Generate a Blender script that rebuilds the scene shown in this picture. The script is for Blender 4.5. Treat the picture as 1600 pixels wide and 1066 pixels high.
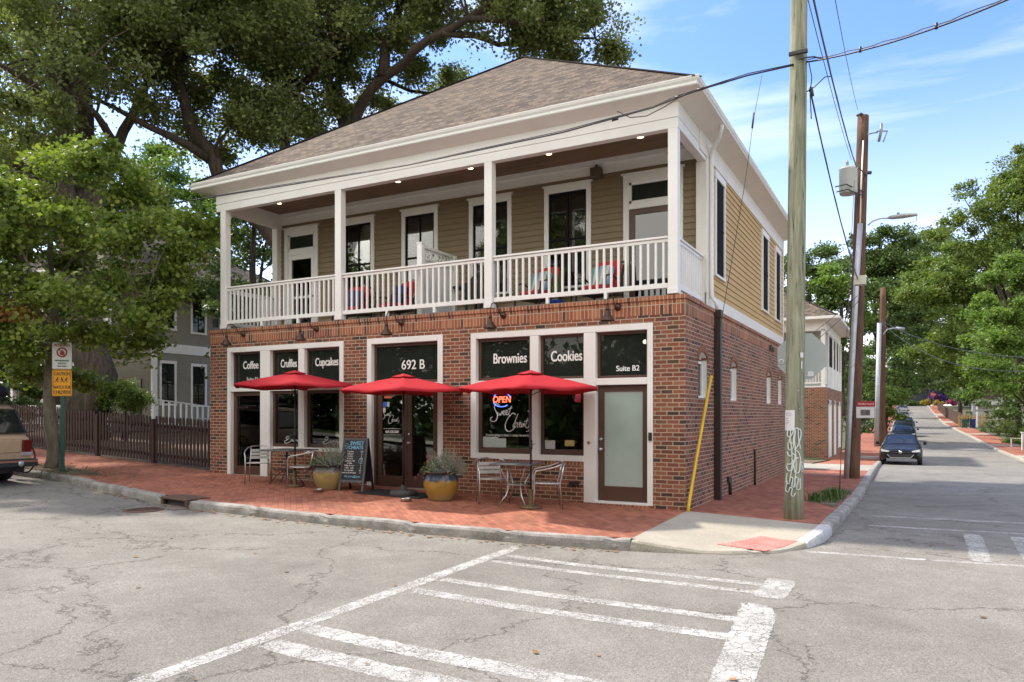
import bpy, math, random
import numpy as np
from mathutils import Vector, Matrix, noise
for o in list(bpy.data.objects): bpy.data.objects.remove(o)
R = math.radians
sc = bpy.context.scene
COL = sc.collection
random.seed(7)
RNG = np.random.default_rng(7)

# ---------------------------------------------------------------- camera
CAM = Vector((3.412, -12.525, 1.62))
cam_d = bpy.data.cameras.new('camera'); cam = bpy.data.objects.new('camera', cam_d); COL.objects.link(cam)
cam.location = CAM; cam.rotation_euler = (R(90), 0, R(28.29))
cam_d.sensor_width = 36; cam_d.lens = 36*1167/1600; cam_d.shift_y = 116/1600
cam_d.clip_start = .05; cam_d.clip_end = 3000
sc.camera = cam
# ---------------------------------------------------------------- sky, sun, exposure
SUN_EL, SUN_AZ = R(50), R(278)        # azimuth clockwise from +Y: the sun stands to the west, a little behind the building
sdir = Vector((math.sin(SUN_AZ)*math.cos(SUN_EL), math.cos(SUN_AZ)*math.cos(SUN_EL), math.sin(SUN_EL)))
w = bpy.data.worlds.new('World'); sc.world = w; w.use_nodes = True
nt = w.node_tree; nt.nodes.clear()
def N(nt, t, **k):
    n = nt.nodes.new(t)
    for a, b in k.items(): setattr(n, a, b)
    return n
sky = N(nt, 'ShaderNodeTexSky', sky_type='NISHITA'); sky.sun_disc = False
sky.sun_elevation = SUN_EL; sky.sun_rotation = SUN_AZ; sky.air_density = 1.0; sky.dust_density = .6; sky.ozone_density = 2.2
tc = N(nt, 'ShaderNodeTexCoord'); mp = N(nt, 'ShaderNodeMapping'); mp.inputs['Scale'].default_value = (1.1, 1.1, 5.0); mp.inputs['Rotation'].default_value = (.12, .18, .3)
nz = N(nt, 'ShaderNodeTexNoise'); nz.inputs['Scale'].default_value = 1.6; nz.inputs['Detail'].default_value = 9; nz.inputs['Roughness'].default_value = .56; nz.inputs['Distortion'].default_value = .5
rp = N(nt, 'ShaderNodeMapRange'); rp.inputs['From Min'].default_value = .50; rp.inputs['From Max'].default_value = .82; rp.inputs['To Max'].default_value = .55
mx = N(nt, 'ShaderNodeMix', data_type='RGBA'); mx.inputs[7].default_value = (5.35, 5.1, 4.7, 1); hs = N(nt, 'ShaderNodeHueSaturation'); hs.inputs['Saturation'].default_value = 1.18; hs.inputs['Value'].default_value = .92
sx = N(nt, 'ShaderNodeSeparateXYZ'); fill_cloud = N(nt, 'ShaderNodeMapRange', interpolation_type='SMOOTHSTEP'); fill_cloud.inputs['From Min'].default_value = .25; fill_cloud.inputs['From Max'].default_value = -.55; fill_cloud.inputs['To Max'].default_value = .85   # white cloud added to the unseen southern sky to brighten the shaded front
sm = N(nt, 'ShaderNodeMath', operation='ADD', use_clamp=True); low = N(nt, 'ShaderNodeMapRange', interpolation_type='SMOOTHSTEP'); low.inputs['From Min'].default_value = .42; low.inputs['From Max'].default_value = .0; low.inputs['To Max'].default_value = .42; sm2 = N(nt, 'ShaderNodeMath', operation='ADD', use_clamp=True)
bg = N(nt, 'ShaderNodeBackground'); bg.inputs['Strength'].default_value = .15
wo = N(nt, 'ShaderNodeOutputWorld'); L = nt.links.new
L(tc.outputs['Generated'], mp.inputs['Vector']); L(mp.outputs[0], nz.inputs['Vector']); L(nz.outputs['Fac'], rp.inputs['Value'])
L(tc.outputs['Generated'], sx.inputs[0]); L(sx.outputs[1], fill_cloud.inputs['Value']); L(rp.outputs[0], sm.inputs[0]); L(fill_cloud.outputs[0], sm.inputs[1]); L(sx.outputs[2], low.inputs['Value']); L(sm.outputs[0], sm2.inputs[0]); L(low.outputs[0], sm2.inputs[1]); L(sm2.outputs[0], mx.inputs[0]); L(sky.outputs[0], hs.inputs['Color']); tint = N(nt, 'ShaderNodeMix', data_type='RGBA', blend_type='MULTIPLY'); tint.inputs[0].default_value = 1; tint.inputs[7].default_value = (.74, .68, .78, 1); L(hs.outputs[0], tint.inputs[6]); L(tint.outputs[2], mx.inputs[6]); L(mx.outputs[2], bg.inputs[0]); L(bg.outputs[0], wo.inputs[0])
sun_d = bpy.data.lights.new('sun', 'SUN'); sun = bpy.data.objects.new('sun', sun_d); COL.objects.link(sun)
sun_d.energy = 2.1; sun_d.angle = R(2.2); sun_d.color = (1, .92, .80)
sun.rotation_euler = sdir.to_track_quat('Z', 'Y').to_euler()
sc.view_settings.view_transform = 'Standard'; sc.view_settings.look = 'None'; sc.view_settings.gamma = 1
sc.view_settings.exposure = 1.6
sc.cycles.max_bounces = 8; sc.cycles.transparent_max_bounces = 12; sc.cycles.caustics_reflective = False; sc.cycles.caustics_refractive = False

# ---------------------------------------------------------------- terrain heights
GYP = [(0,0),(6,-.07),(12,-.14),(20,-.32),(27,-.56),(34,-.68),(42,-.62),(50,-.49),(62,-.22),(80,0),(110,.46),(135,1.3),(160,2.57),(190,3.9),(230,4.3),(400,4.5)]
def gy(y):
    if y < 0: return .012*max(y, -20)
    for (a, b), (c, d) in zip(GYP, GYP[1:]):
        if y <= c: return b+(d-b)*(y-a)/(c-a)
    return 4.5
def gx(x):
    if x > 0: return 0
    if x > -11.67: return -.02*x
    return .234+.052*(-11.67-max(x, -40))
def G(x, y):                          # level of the pavement tops
    return gx(x)+gy(y)
def lerp(a, b, t): return a+(b-a)*t
def interp(tab, v):
    if v <= tab[0][0]: return tab[0][1]
    for (a, b), (c, d) in zip(tab, tab[1:]):
        if v <= c: return b+(d-b)*(v-a)/(c-a)
    return tab[-1][1]

# ---------------------------------------------------------------- mesh helper
class MB:
    def __init__(s): s.v = []; s.f = []; s.m = []; s.sm = []
    def add(s, vs, fs, mi=0, smooth=False):
        o = len(s.v); s.v += [tuple(v) for v in vs]
        for f in fs: s.f.append(tuple(i+o for i in f)); s.m.append(mi); s.sm.append(smooth)
        return s
    def box(s, x0, x1, y0, y1, z0, z1, mi=0, M=None):
        vs = [(x, y, z) for z in (z0, z1) for y in (y0, y1) for x in (x0, x1)]
        if M is not None: vs = [M @ Vector(v) for v in vs]
        return s.add(vs, [(0,2,3,1),(4,5,7,6),(0,1,5,4),(2,6,7,3),(0,4,6,2),(1,3,7,5)], mi)
    def quad(s, a, b, c, d, mi=0): return s.add([a, b, c, d], [(0,1,2,3)], mi)
    def bar(s, p, q, wx, wy, mi=0, up=(0,0,1)):        # rectangular bar between two points
        p, q = Vector(p), Vector(q); d = (q-p); l = d.length; d.normalize()
        up = Vector(up)
        if abs(d.dot(up)) > .98: up = Vector((0,1,0))
        a = d.cross(up).normalized(); b = a.cross(d)
        vs = [c+a*sx*wx/2+b*sy*wy/2 for c in (p, q) for sx, sy in ((-1,-1),(1,-1),(1,1),(-1,1))]
        return s.add(vs, [(0,3,2,1),(4,5,6,7),(0,1,5,4),(1,2,6,5),(2,3,7,6),(3,0,4,7)], mi)
    def tube(s, pts, r, n=8, mi=0, cap=True, smooth=True):
        pts = [Vector(p) for p in pts]
        if not hasattr(r, '__len__'): r = [r]*len(pts)
        rings = []; prev = None
        for i, p in enumerate(pts):
            d = (pts[min(i+1, len(pts)-1)]-pts[max(i-1, 0)])
            if d.length < 1e-9: d = Vector((0,0,1))
            d.normalize()
            if prev is None:
                a = d.cross(Vector((0,0,1)) if abs(d.z) < .9 else Vector((1,0,0))).normalized()
            else:
                a = (prev-d*prev.dot(d))
                a = a.normalized() if a.length > 1e-6 else d.orthogonal().normalized()
            prev = a; b = d.cross(a)
            rings.append([p+(a*math.cos(t)+b*math.sin(t))*r[i] for t in [2*math.pi*k/n for k in range(n)]])
        vs = [v for rg in rings for v in rg]; fs = []
        for i in range(len(rings)-1):
            for k in range(n):
                fs.append((i*n+k, i*n+(k+1)%n, (i+1)*n+(k+1)%n, (i+1)*n+k))
        s.add(vs, fs, mi, smooth)
        if cap:
            o = len(s.v)-len(vs)
            s.f.append(tuple(o+k for k in range(n))[::-1]); s.m.append(mi); s.sm.append(False)
            s.f.append(tuple(o+(len(rings)-1)*n+k for k in range(n))); s.m.append(mi); s.sm.append(False)
        return s
    def lathe(s, c, prof, n=24, mi=0, smooth=True, axis=None):      # prof: [(r, z)] ; closed where r==0
        vs = []; fs = []
        for r, z in prof:
            for k in range(n):
                t = 2*math.pi*k/n; vs.append(Vector((r*math.cos(t), r*math.sin(t), z)))
        for i in range(len(prof)-1):
            for k in range(n):
                fs.append((i*n+k, i*n+(k+1)%n, (i+1)*n+(k+1)%n, (i+1)*n+k))
        if axis is not None:
            q = Vector((0,0,1)).rotation_difference(Vector(axis)); vs = [q @ v for v in vs]
        return s.add([v+Vector(c) for v in vs], fs, mi, smooth)
    def prism(s, poly, z0, z1, mi=0, M=None):           # poly in xy
        n = len(poly); vs = [Vector((x, y, z0)) for x, y in poly]+[Vector((x, y, z1)) for x, y in poly]
        if M is not None: vs = [M @ v for v in vs]
        return s.add(vs, [tuple(range(n))[::-1], tuple(range(n, 2*n))]+[(i, (i+1)%n, n+(i+1)%n, n+i) for i in range(n)], mi)
    def build(s, name, mats, parent=None, bevel=0, loc=None, rot=None, seg=2):
        me = bpy.data.meshes.new(name); me.from_pydata([tuple(v) for v in s.v], [], s.f); 
        if not isinstance(mats, (list, tuple)): mats = [mats]
        for m in mats: me.materials.append(m)
        me.polygons.foreach_set('material_index', s.m); me.polygons.foreach_set('use_smooth', s.sm); me.update()
        o = bpy.data.objects.new(name, me); COL.objects.link(o)
        if parent is not None: o.parent = parent
        if loc is not None: o.location = loc
        if rot is not None: o.rotation_euler = rot
        if bevel:
            b = o.modifiers.new('bevel', 'BEVEL'); b.width = bevel; b.segments = seg; b.limit_method = 'ANGLE'; b.angle_limit = R(40); b.use_clamp_overlap = True
        return o
def tag(o, label=None, cat=None, group=None, kind=None):
    if label: o['label'] = label
    if cat: o['category'] = cat
    if group: o['group'] = group
    if kind: o['kind'] = kind
    return o
def empty(name, loc, label=None, cat=None, group=None, rz=0, kind=None):
    o = bpy.data.objects.new(name, None); COL.objects.link(o); o.location = loc; o.rotation_euler = (0, 0, rz); o.empty_display_size = .2
    return tag(o, label, cat, group, kind)
def copy_tree(o, parent=None):
    c = o.copy(); COL.objects.link(c)
    if parent is not None: c.parent = parent
    for ch in list(o.children): copy_tree(ch, c)
    return c

# ---------------------------------------------------------------- materials
def newmat(name):
    m = bpy.data.materials.new(name); m.use_nodes = True; nt = m.node_tree; nt.nodes.clear()
    out = N(nt, 'ShaderNodeOutputMaterial'); b = N(nt, 'ShaderNodeBsdfPrincipled'); nt.links.new(b.outputs[0], out.inputs[0])
    return m, nt, b, out
def ramp(nt, stops, interp='LINEAR'):
    r = N(nt, 'ShaderNodeValToRGB'); cr = r.color_ramp; cr.interpolation = interp
    while len(cr.elements) < len(stops): cr.elements.new(.5)
    for e, (p, c) in zip(cr.elements, stops): e.position = p; e.color = (*c, 1)
    return r
def noisetex(nt, scale, detail=4, rough=.55, coord='Object', vec=None, dist=0, mapscale=None):
    n = N(nt, 'ShaderNodeTexNoise'); n.inputs['Scale'].default_value = scale; n.inputs['Detail'].default_value = detail; n.inputs['Roughness'].default_value = rough; n.inputs['Distortion'].default_value = dist
    if vec is None:
        t = N(nt, 'ShaderNodeTexCoord'); vec = t.outputs[coord]
    if mapscale:
        mm = N(nt, 'ShaderNodeMapping'); mm.inputs['Scale'].default_value = mapscale; nt.links.new(vec, mm.inputs[0]); vec = mm.outputs[0]
    nt.links.new(vec, n.inputs['Vector']); return n
def mix(nt, a, b, fac, blend='MIX'):
    m = N(nt, 'ShaderNodeMix', data_type='RGBA', blend_type=blend)
    for s, v in ((0, fac), (6, a), (7, b)):
        if isinstance(v, tuple): m.inputs[s].default_value = (*v, 1)
        elif isinstance(v, (int, float)): m.inputs[s].default_value = v
        else: nt.links.new(v, m.inputs[s])
    return m.outputs[2]
def bump(nt, b, h, strength=.3, dist=.01):
    n = N(nt, 'ShaderNodeBump'); n.inputs['Strength'].default_value = strength; n.inputs['Distance'].default_value = dist
    nt.links.new(h, n.inputs['Height']); nt.links.new(n.outputs[0], b.inputs['Normal'])
_mats = {}
def M_(name, col, rough=.5, metal=0, var=.12, vscale=3, bmp=0, bscale=60, spec=.5, coord='Object', dirt=None):
    if name in _mats: return _mats[name]
    m, nt, b, out = newmat(name)
    n = noisetex(nt, vscale, 6, .6, coord)
    lo = tuple(c*(1-var) for c in col); hi = tuple(min(1, c*(1+var)) for c in col)
    r = ramp(nt, [(.3, lo), (.7, hi)]); nt.links.new(n.outputs['Fac'], r.inputs[0]); c = r.outputs[0]
    if dirt:
        d = noisetex(nt, 1.3, 8, .7, coord, mapscale=(1, 1, .35)); dr = ramp(nt, [(.5, (0,0,0)), (.72, (1,1,1))]); nt.links.new(d.outputs['Fac'], dr.inputs[0])
        mf = N(nt, 'ShaderNodeMath', operation='MULTIPLY'); mf.inputs[1].default_value = dirt; nt.links.new(dr.outputs[0], mf.inputs[0])
        c = mix(nt, c, (col[0]*.5, col[1]*.46, col[2]*.4), mf.outputs[0])
    nt.links.new(c, b.inputs['Base Color']); b.inputs['Roughness'].default_value = rough; b.inputs['Metallic'].default_value = metal
    b.inputs['Specular IOR Level'].default_value = spec
    if bmp:
        h = noisetex(nt, bscale, 4, .6, coord); bump(nt, b, h.outputs['Fac'], bmp, .004)
    _mats[name] = m; return m

def uvw(nt, mode):
    """wall coordinates in metres taken from position: (horizontal, z) by which way the wall faces"""
    g = N(nt, 'ShaderNodeNewGeometry'); sp = N(nt, 'ShaderNodeSeparateXYZ'); nt.links.new(g.outputs['Position'], sp.inputs[0])
    sn = N(nt, 'ShaderNodeSeparateXYZ'); nt.links.new(g.outputs['True Normal'], sn.inputs[0])
    ab = N(nt, 'ShaderNodeMath', operation='ABSOLUTE'); nt.links.new(sn.outputs[0], ab.inputs[0])
    gt = N(nt, 'ShaderNodeMath', operation='GREATER_THAN'); gt.inputs[1].default_value = .6; nt.links.new(ab.outputs[0], gt.inputs[0])
    mh = N(nt, 'ShaderNodeMix', data_type='FLOAT'); nt.links.new(gt.outputs[0], mh.inputs[0]); nt.links.new(sp.outputs[0], mh.inputs[2]); nt.links.new(sp.outputs[1], mh.inputs[3])
    az = N(nt, 'ShaderNodeMath', operation='ABSOLUTE'); nt.links.new(sn.outputs[2], az.inputs[0])
    gz = N(nt, 'ShaderNodeMath', operation='GREATER_THAN'); gz.inputs[1].default_value = .7; nt.links.new(az.outputs[0], gz.inputs[0])
    mv = N(nt, 'ShaderNodeMix', data_type='FLOAT'); nt.links.new(gz.outputs[0], mv.inputs[0]); nt.links.new(sp.outputs[2], mv.inputs[2]); nt.links.new(sp.outputs[1], mv.inputs[3])
    cb = N(nt, 'ShaderNodeCombineXYZ')
    a, b_ = (mh.outputs[0], mv.outputs[0]) if mode == 'run' else (mv.outputs[0], mh.outputs[0])
    nt.links.new(a, cb.inputs[0]); nt.links.new(b_, cb.inputs[1])
    return cb.outputs[0], g
def brickmat(name, mode='run', cols=None, mortar=(.45,.365,.27), bw=.21, rh=.0735, ms=.0085, offset=.5):
    m, nt, b, out = newmat(name); vec, g = uvw(nt, mode)
    wob = noisetex(nt, 7, 3, .6, vec=vec); 
    sub = N(nt, 'ShaderNodeVectorMath', operation='SUBTRACT'); sub.inputs[1].default_value = (.5,.5,.5); nt.links.new(wob.outputs['Color'], sub.inputs[0])
    scl = N(nt, 'ShaderNodeVectorMath', operation='SCALE'); scl.inputs['Scale'].default_value = .012; nt.links.new(sub.outputs[0], scl.inputs[0])
    addv = N(nt, 'ShaderNodeVectorMath', operation='ADD'); nt.links.new(vec, addv.inputs[0]); nt.links.new(scl.outputs[0], addv.inputs[1])
    t = N(nt, 'ShaderNodeTexBrick'); t.offset = offset; t.inputs['Scale'].default_value = 1; t.inputs['Brick Width'].default_value = bw; t.inputs['Row Height'].default_value = rh
    t.inputs['Mortar Size'].default_value = ms; t.inputs['Mortar Smooth'].default_value = .25; t.inputs['Bias'].default_value = 0
    t.inputs['Color1'].default_value = (0,0,0,1); t.inputs['Color2'].default_value = (1,1,1,1); t.inputs['Mortar'].default_value = (.5,.5,.5,1)
    nt.links.new(addv.outputs[0], t.inputs['Vector'])
    cols = cols or [(0,(.05,.036,.031)),(.13,(.08,.046,.035)),(.2,(.15,.056,.036)),(.42,(.21,.076,.046)),(.6,(.26,.098,.057)),(.78,(.225,.075,.043)),(.92,(.29,.125,.073)),(1,(.12,.062,.048))]
    r = ramp(nt, cols); nt.links.new(t.outputs['Color'], r.inputs[0])
    n1 = noisetex(nt, 45, 5, .65, vec=vec); n2 = noisetex(nt, .9, 5, .6, vec=vec)
    r1 = ramp(nt, [(.25,(.72,.72,.72)),(.75,(1.25,1.2,1.15))]); nt.links.new(n1.outputs['Fac'], r1.inputs[0])
    r2 = ramp(nt, [(.3,(.82,.82,.83)),(.7,(1.14,1.12,1.1))]); nt.links.new(n2.outputs['Fac'], r2.inputs[0])
    c = mix(nt, r.outputs[0], r1.outputs[0], 1, 'MULTIPLY')
    mo = mix(nt, mortar, r1.outputs[0], .6, 'MULTIPLY')
    c = mix(nt, c, mo, t.outputs['Fac']); c = mix(nt, c, r2.outputs[0], 1, 'MULTIPLY')
    nt.links.new(c, b.inputs['Base Color']); b.inputs['Roughness'].default_value = .88
    inv = N(nt, 'ShaderNodeMath', operation='SUBTRACT'); inv.inputs[0].default_value = 1; nt.links.new(t.outputs['Fac'], inv.inputs[1])
    ad = N(nt, 'ShaderNodeMath', operation='MULTIPLY_ADD'); nt.links.new(n1.outputs['Fac'], ad.inputs[0]); ad.inputs[1].default_value = .35; nt.links.new(inv.outputs[0], ad.inputs[2])
    bump(nt, b, ad.outputs[0], .8, .008)
    return m
def groundmat(name, kind):
    m, nt, b, out = newmat(name); g = N(nt, 'ShaderNodeNewGeometry'); P = g.outputs['Position']
    if kind == 'asphalt':
        big = noisetex(nt, .28, 5, .6, vec=P); mid = noisetex(nt, 2.3, 6, .6, vec=P); fine = noisetex(nt, 95, 3, .75, vec=P); agg = N(nt, 'ShaderNodeTexVoronoi'); agg.inputs['Scale'].default_value = 75; nt.links.new(P, agg.inputs[0])
        r = ramp(nt, [(.3,(.190,.180,.160)),(.7,(.262,.249,.224))]); nt.links.new(big.outputs['Fac'], r.inputs[0])
        r2 = ramp(nt, [(.3,(.86,.86,.86)),(.72,(1.1,1.1,1.1))]); nt.links.new(mid.outputs['Fac'], r2.inputs[0])
        r3 = ramp(nt, [(.28,(.38,.38,.38)),(.5,(.98,.98,.98)),(.75,(1.6,1.6,1.56))]); nt.links.new(fine.outputs['Fac'], r3.inputs[0])
        r4 = ramp(nt, [(0,(.62,.62,.62)),(.5,(1,1,1)),(1,(1.25,1.24,1.2))]); nt.links.new(agg.outputs['Color'], r4.inputs[0])
        c = mix(nt, r.outputs[0], r2.outputs[0], 1, 'MULTIPLY'); c = mix(nt, c, r3.outputs[0], 1, 'MULTIPLY'); c = mix(nt, c, r4.outputs[0], .8, 'MULTIPLY')
        # cracks: edges of two warped cell patterns, kept only here and there
        for sc_, wd, thr, dist in ((.33, .007, .36, 1.3), (1.0, .011, .57, .8)):
            wv = noisetex(nt, 1.1, 6, .7, vec=P); sb = N(nt, 'ShaderNodeVectorMath', operation='SUBTRACT'); sb.inputs[1].default_value = (.5,.5,.5); nt.links.new(wv.outputs['Color'], sb.inputs[0])
            sl = N(nt, 'ShaderNodeVectorMath', operation='SCALE'); sl.inputs['Scale'].default_value = dist; nt.links.new(sb.outputs[0], sl.inputs[0])
            av = N(nt, 'ShaderNodeVectorMath', operation='ADD'); nt.links.new(P, av.inputs[0]); nt.links.new(sl.outputs[0], av.inputs[1])
            vo = N(nt, 'ShaderNodeTexVoronoi', feature='DISTANCE_TO_EDGE'); vo.inputs['Scale'].default_value = sc_; nt.links.new(av.outputs[0], vo.inputs[0])
            rr = ramp(nt, [(wd*.35,(1,1,1)),(wd,(0,0,0))]); nt.links.new(vo.outputs['Distance'], rr.inputs[0])
            mk = noisetex(nt, .42, 4, .6, vec=P); mr = ramp(nt, [(thr,(0,0,0)),(thr+.06,(1,1,1))]); nt.links.new(mk.outputs['Fac'], mr.inputs[0])
            f = N(nt, 'ShaderNodeMath', operation='MULTIPLY'); nt.links.new(rr.outputs[0], f.inputs[0]); nt.links.new(mr.outputs[0], f.inputs[1])
            f2 = N(nt, 'ShaderNodeMath', operation='MULTIPLY'); f2.inputs[1].default_value = .78; nt.links.new(f.outputs[0], f2.inputs[0])
            c = mix(nt, c, (.06,.055,.045), f2.outputs[0])
        st = noisetex(nt, .9, 8, .72, vec=P, mapscale=(1, .45, 1)); sr = ramp(nt, [(.56,(0,0,0)),(.78,(.36,.36,.36))]); nt.links.new(st.outputs['Fac'], sr.inputs[0])
        c = mix(nt, c, (.10,.095,.085), sr.outputs[0])
        nt.links.new(c, b.inputs['Base Color']); b.inputs['Roughness'].default_value = .93; b.inputs['Specular IOR Level'].default_value = .25
        bump(nt, b, fine.outputs['Fac'], .5, .006)
    elif kind == 'paint':
        n1 = noisetex(nt, 3.2, 8, .75, vec=P); n2 = noisetex(nt, 60, 3, .7, vec=P)
        wv = noisetex(nt, 3.5, 4, .7, vec=P); sl = N(nt, 'ShaderNodeVectorMath', operation='SCALE'); sl.inputs['Scale'].default_value = .25; nt.links.new(wv.outputs['Color'], sl.inputs[0])
        av = N(nt, 'ShaderNodeVectorMath', operation='ADD'); nt.links.new(P, av.inputs[0]); nt.links.new(sl.outputs[0], av.inputs[1])
        vo = N(nt, 'ShaderNodeTexVoronoi', feature='DISTANCE_TO_EDGE'); vo.inputs['Scale'].default_value = 7; nt.links.new(av.outputs[0], vo.inputs[0])
        cr = ramp(nt, [(.012,(1,1,1)),(.035,(0,0,0))]); nt.links.new(vo.outputs['Distance'], cr.inputs[0])
        crm = N(nt, 'ShaderNodeMath', operation='MULTIPLY'); crm.inputs[1].default_value = .95; nt.links.new(cr.outputs[0], crm.inputs[0])
        w1 = ramp(nt, [(.38,(0,0,0)),(.56,(1,1,1))]); nt.links.new(n1.outputs['Fac'], w1.inputs[0])
        w2 = ramp(nt, [(.40,(0,0,0)),(.62,(1,1,1))]); nt.links.new(n2.outputs['Fac'], w2.inputs[0])
        wm = N(nt, 'ShaderNodeMath', operation='MULTIPLY'); nt.links.new(w1.outputs[0], wm.inputs[0]); nt.links.new(w2.outputs[0], wm.inputs[1])
        ws = N(nt, 'ShaderNodeMath', operation='MAXIMUM'); nt.links.new(wm.outputs[0], ws.inputs[0]); nt.links.new(crm.outputs[0], ws.inputs[1])
        pc = ramp(nt, [(.3,(.40,.39,.365)),(.7,(.53,.52,.49))]); nt.links.new(n2.outputs['Fac'], pc.inputs[0])
        nt.links.new(pc.outputs[0], b.inputs['Base Color']); at_ = N(nt, 'ShaderNodeAttribute'); at_.attribute_name = 'edge'
        ne = noisetex(nt, 9, 5, .7, vec=P); em = N(nt, 'ShaderNodeMath', operation='MULTIPLY_ADD'); nt.links.new(ne.outputs['Fac'], em.inputs[0]); em.inputs[1].default_value = .10; em.inputs[2].default_value = -.042
        eg = N(nt, 'ShaderNodeMath', operation='GREATER_THAN'); nt.links.new(em.outputs[0], eg.inputs[0]); nt.links.new(at_.outputs['Fac'], eg.inputs[1])
        wx_ = N(nt, 'ShaderNodeMath', operation='MAXIMUM'); nt.links.new(eg.outputs[0], wx_.inputs[0]); nt.links.new(ws.outputs[0], wx_.inputs[1])
        tp_ = N(nt, 'ShaderNodeBsdfTransparent'); ms_ = N(nt, 'ShaderNodeMixShader'); nt.links.new(wx_.outputs[0], ms_.inputs[0]); nt.links.new(b.outputs[0], ms_.inputs[1]); nt.links.new(tp_.outputs[0], ms_.inputs[2]); nt.links.new(ms_.outputs[0], out.inputs[0]); b.inputs['Roughness'].default_value = .8; bump(nt, b, n2.outputs['Fac'], .3, .003)
    elif kind == 'pavers':
        mp = N(nt, 'ShaderNodeMapping'); mp.inputs['Rotation'].default_value = (0, 0, R(45)); nt.links.new(P, mp.inputs[0])
        t = N(nt, 'ShaderNodeTexBrick'); t.offset = .5; t.inputs['Scale'].default_value = 1; t.inputs['Brick Width'].default_value = .2; t.inputs['Row Height'].default_value = .1
        t.inputs['Mortar Size'].default_value = .003; t.inputs['Mortar Smooth'].default_value = .4; t.inputs['Color1'].default_value = (0,0,0,1); t.inputs['Color2'].default_value = (1,1,1,1); t.inputs['Mortar'].default_value = (.5,.5,.5,1)
        nt.links.new(mp.outputs[0], t.inputs['Vector'])
        r = ramp(nt, [(0,(.25,.09,.056)),(.3,(.34,.13,.08)),(.7,(.40,.16,.098)),(1,(.30,.105,.066))]); nt.links.new(t.outputs['Color'], r.inputs[0])
        n1 = noisetex(nt, .9, 7, .65, vec=P); r1 = ramp(nt, [(.3,(.72,.70,.70)),(.7,(1.18,1.17,1.16))]); nt.links.new(n1.outputs['Fac'], r1.inputs[0])
        n2 = noisetex(nt, 55, 4, .7, vec=P); r2 = ramp(nt, [(.3,(.8,.8,.8)),(.7,(1.2,1.2,1.2))]); nt.links.new(n2.outputs['Fac'], r2.inputs[0])
        c = mix(nt, r.outputs[0], (.13,.065,.045), t.outputs['Fac']); c = mix(nt, c, r1.outputs[0], 1, 'MULTIPLY'); c = mix(nt, c, r2.outputs[0], 1, 'MULTIPLY')
        n3 = noisetex(nt, 5, 7, .75, vec=P); r3 = ramp(nt, [(.52,(0,0,0)),(.72,(.7,.7,.7))]); nt.links.new(n3.outputs['Fac'], r3.inputs[0]); c = mix(nt, c, (.13,.085,.065), r3.outputs[0])
        nt.links.new(c, b.inputs['Base Color']); b.inputs['Roughness'].default_value = .9; b.inputs['Specular IOR Level'].default_value = .3
        inv = N(nt, 'ShaderNodeMath', operation='SUBTRACT'); inv.inputs[0].default_value = 1; nt.links.new(t.outputs['Fac'], inv.inputs[1]); bump(nt, b, inv.outputs[0], .5, .004)
    else:
        tabs = dict(concrete=((.30,.275,.225),(.42,.39,.32),.8,70), granite=((.19,.18,.165),(.40,.38,.35),4,50), dirt=((.06,.045,.028),(.22,.165,.10),2.2,30), lawn=((.035,.075,.015),(.09,.16,.03),1.5,50), tactile=((.62,.17,.15),(.78,.27,.23),3,60), earth=((.05,.055,.025),(.13,.12,.06),.8,20))
        lo, hi, s1, s2 = tabs[kind]
        n1 = noisetex(nt, s1, 8, .65, vec=P); r = ramp(nt, [(.32,lo),(.68,hi)]); nt.links.new(n1.outputs['Fac'], r.inputs[0])
        n2 = noisetex(nt, s2, 4, .7, vec=P); r2 = ramp(nt, [(.3,(.7,.7,.7)),(.7,(1.28,1.28,1.28))]); nt.links.new(n2.outputs['Fac'], r2.inputs[0])
        c = mix(nt, r.outputs[0], r2.outputs[0], 1, 'MULTIPLY')
        if kind in ('granite', 'concrete'):
            n3 = noisetex(nt, 1.7, 7, .7, vec=P); r3 = ramp(nt, [(.52,(0,0,0)),(.72,(.6,.6,.6))]); nt.links.new(n3.outputs['Fac'], r3.inputs[0]); c = mix(nt, c, (.10,.085,.06) if kind == 'granite' else (.28,.25,.19), r3.outputs[0])
        nt.links.new(c, b.inputs['Base Color']); b.inputs['Roughness'].default_value = .92; bump(nt, b, n2.outputs['Fac'], .8, .012 if kind != 'concrete' else .003)
    return m
def woodmat(name, lo, hi, rough=.8, sc_=(14,14,.7), crack=True):
    m, nt, b, out = newmat(name); n = noisetex(nt, 1, 9, .65, mapscale=sc_, dist=.6); r = ramp(nt, [(.3,lo),(.68,hi)]); nt.links.new(n.outputs['Fac'], r.inputs[0])
    n2 = noisetex(nt, 1, 5, .6, mapscale=(30,30,.9), dist=1.2); r2 = ramp(nt, [(.34,(.22,.21,.18)),(.42,(1,1,1))]); nt.links.new(n2.outputs['Fac'], r2.inputs[0])
    n3 = noisetex(nt, 1.1, 3, .5); r3 = ramp(nt, [(.3,(.8,.85,.8)),(.7,(1.15,1.1,1.1))]); nt.links.new(n3.outputs['Fac'], r3.inputs[0])
    c = mix(nt, r.outputs[0], r3.outputs[0], 1, 'MULTIPLY')
    if crack: c = mix(nt, c, r2.outputs[0], 1, 'MULTIPLY')
    nt.links.new(c, b.inputs['Base Color']); b.inputs['Roughness'].default_value = rough; bump(nt, b, n.outputs['Fac'], .6, .02)
    return m
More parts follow.
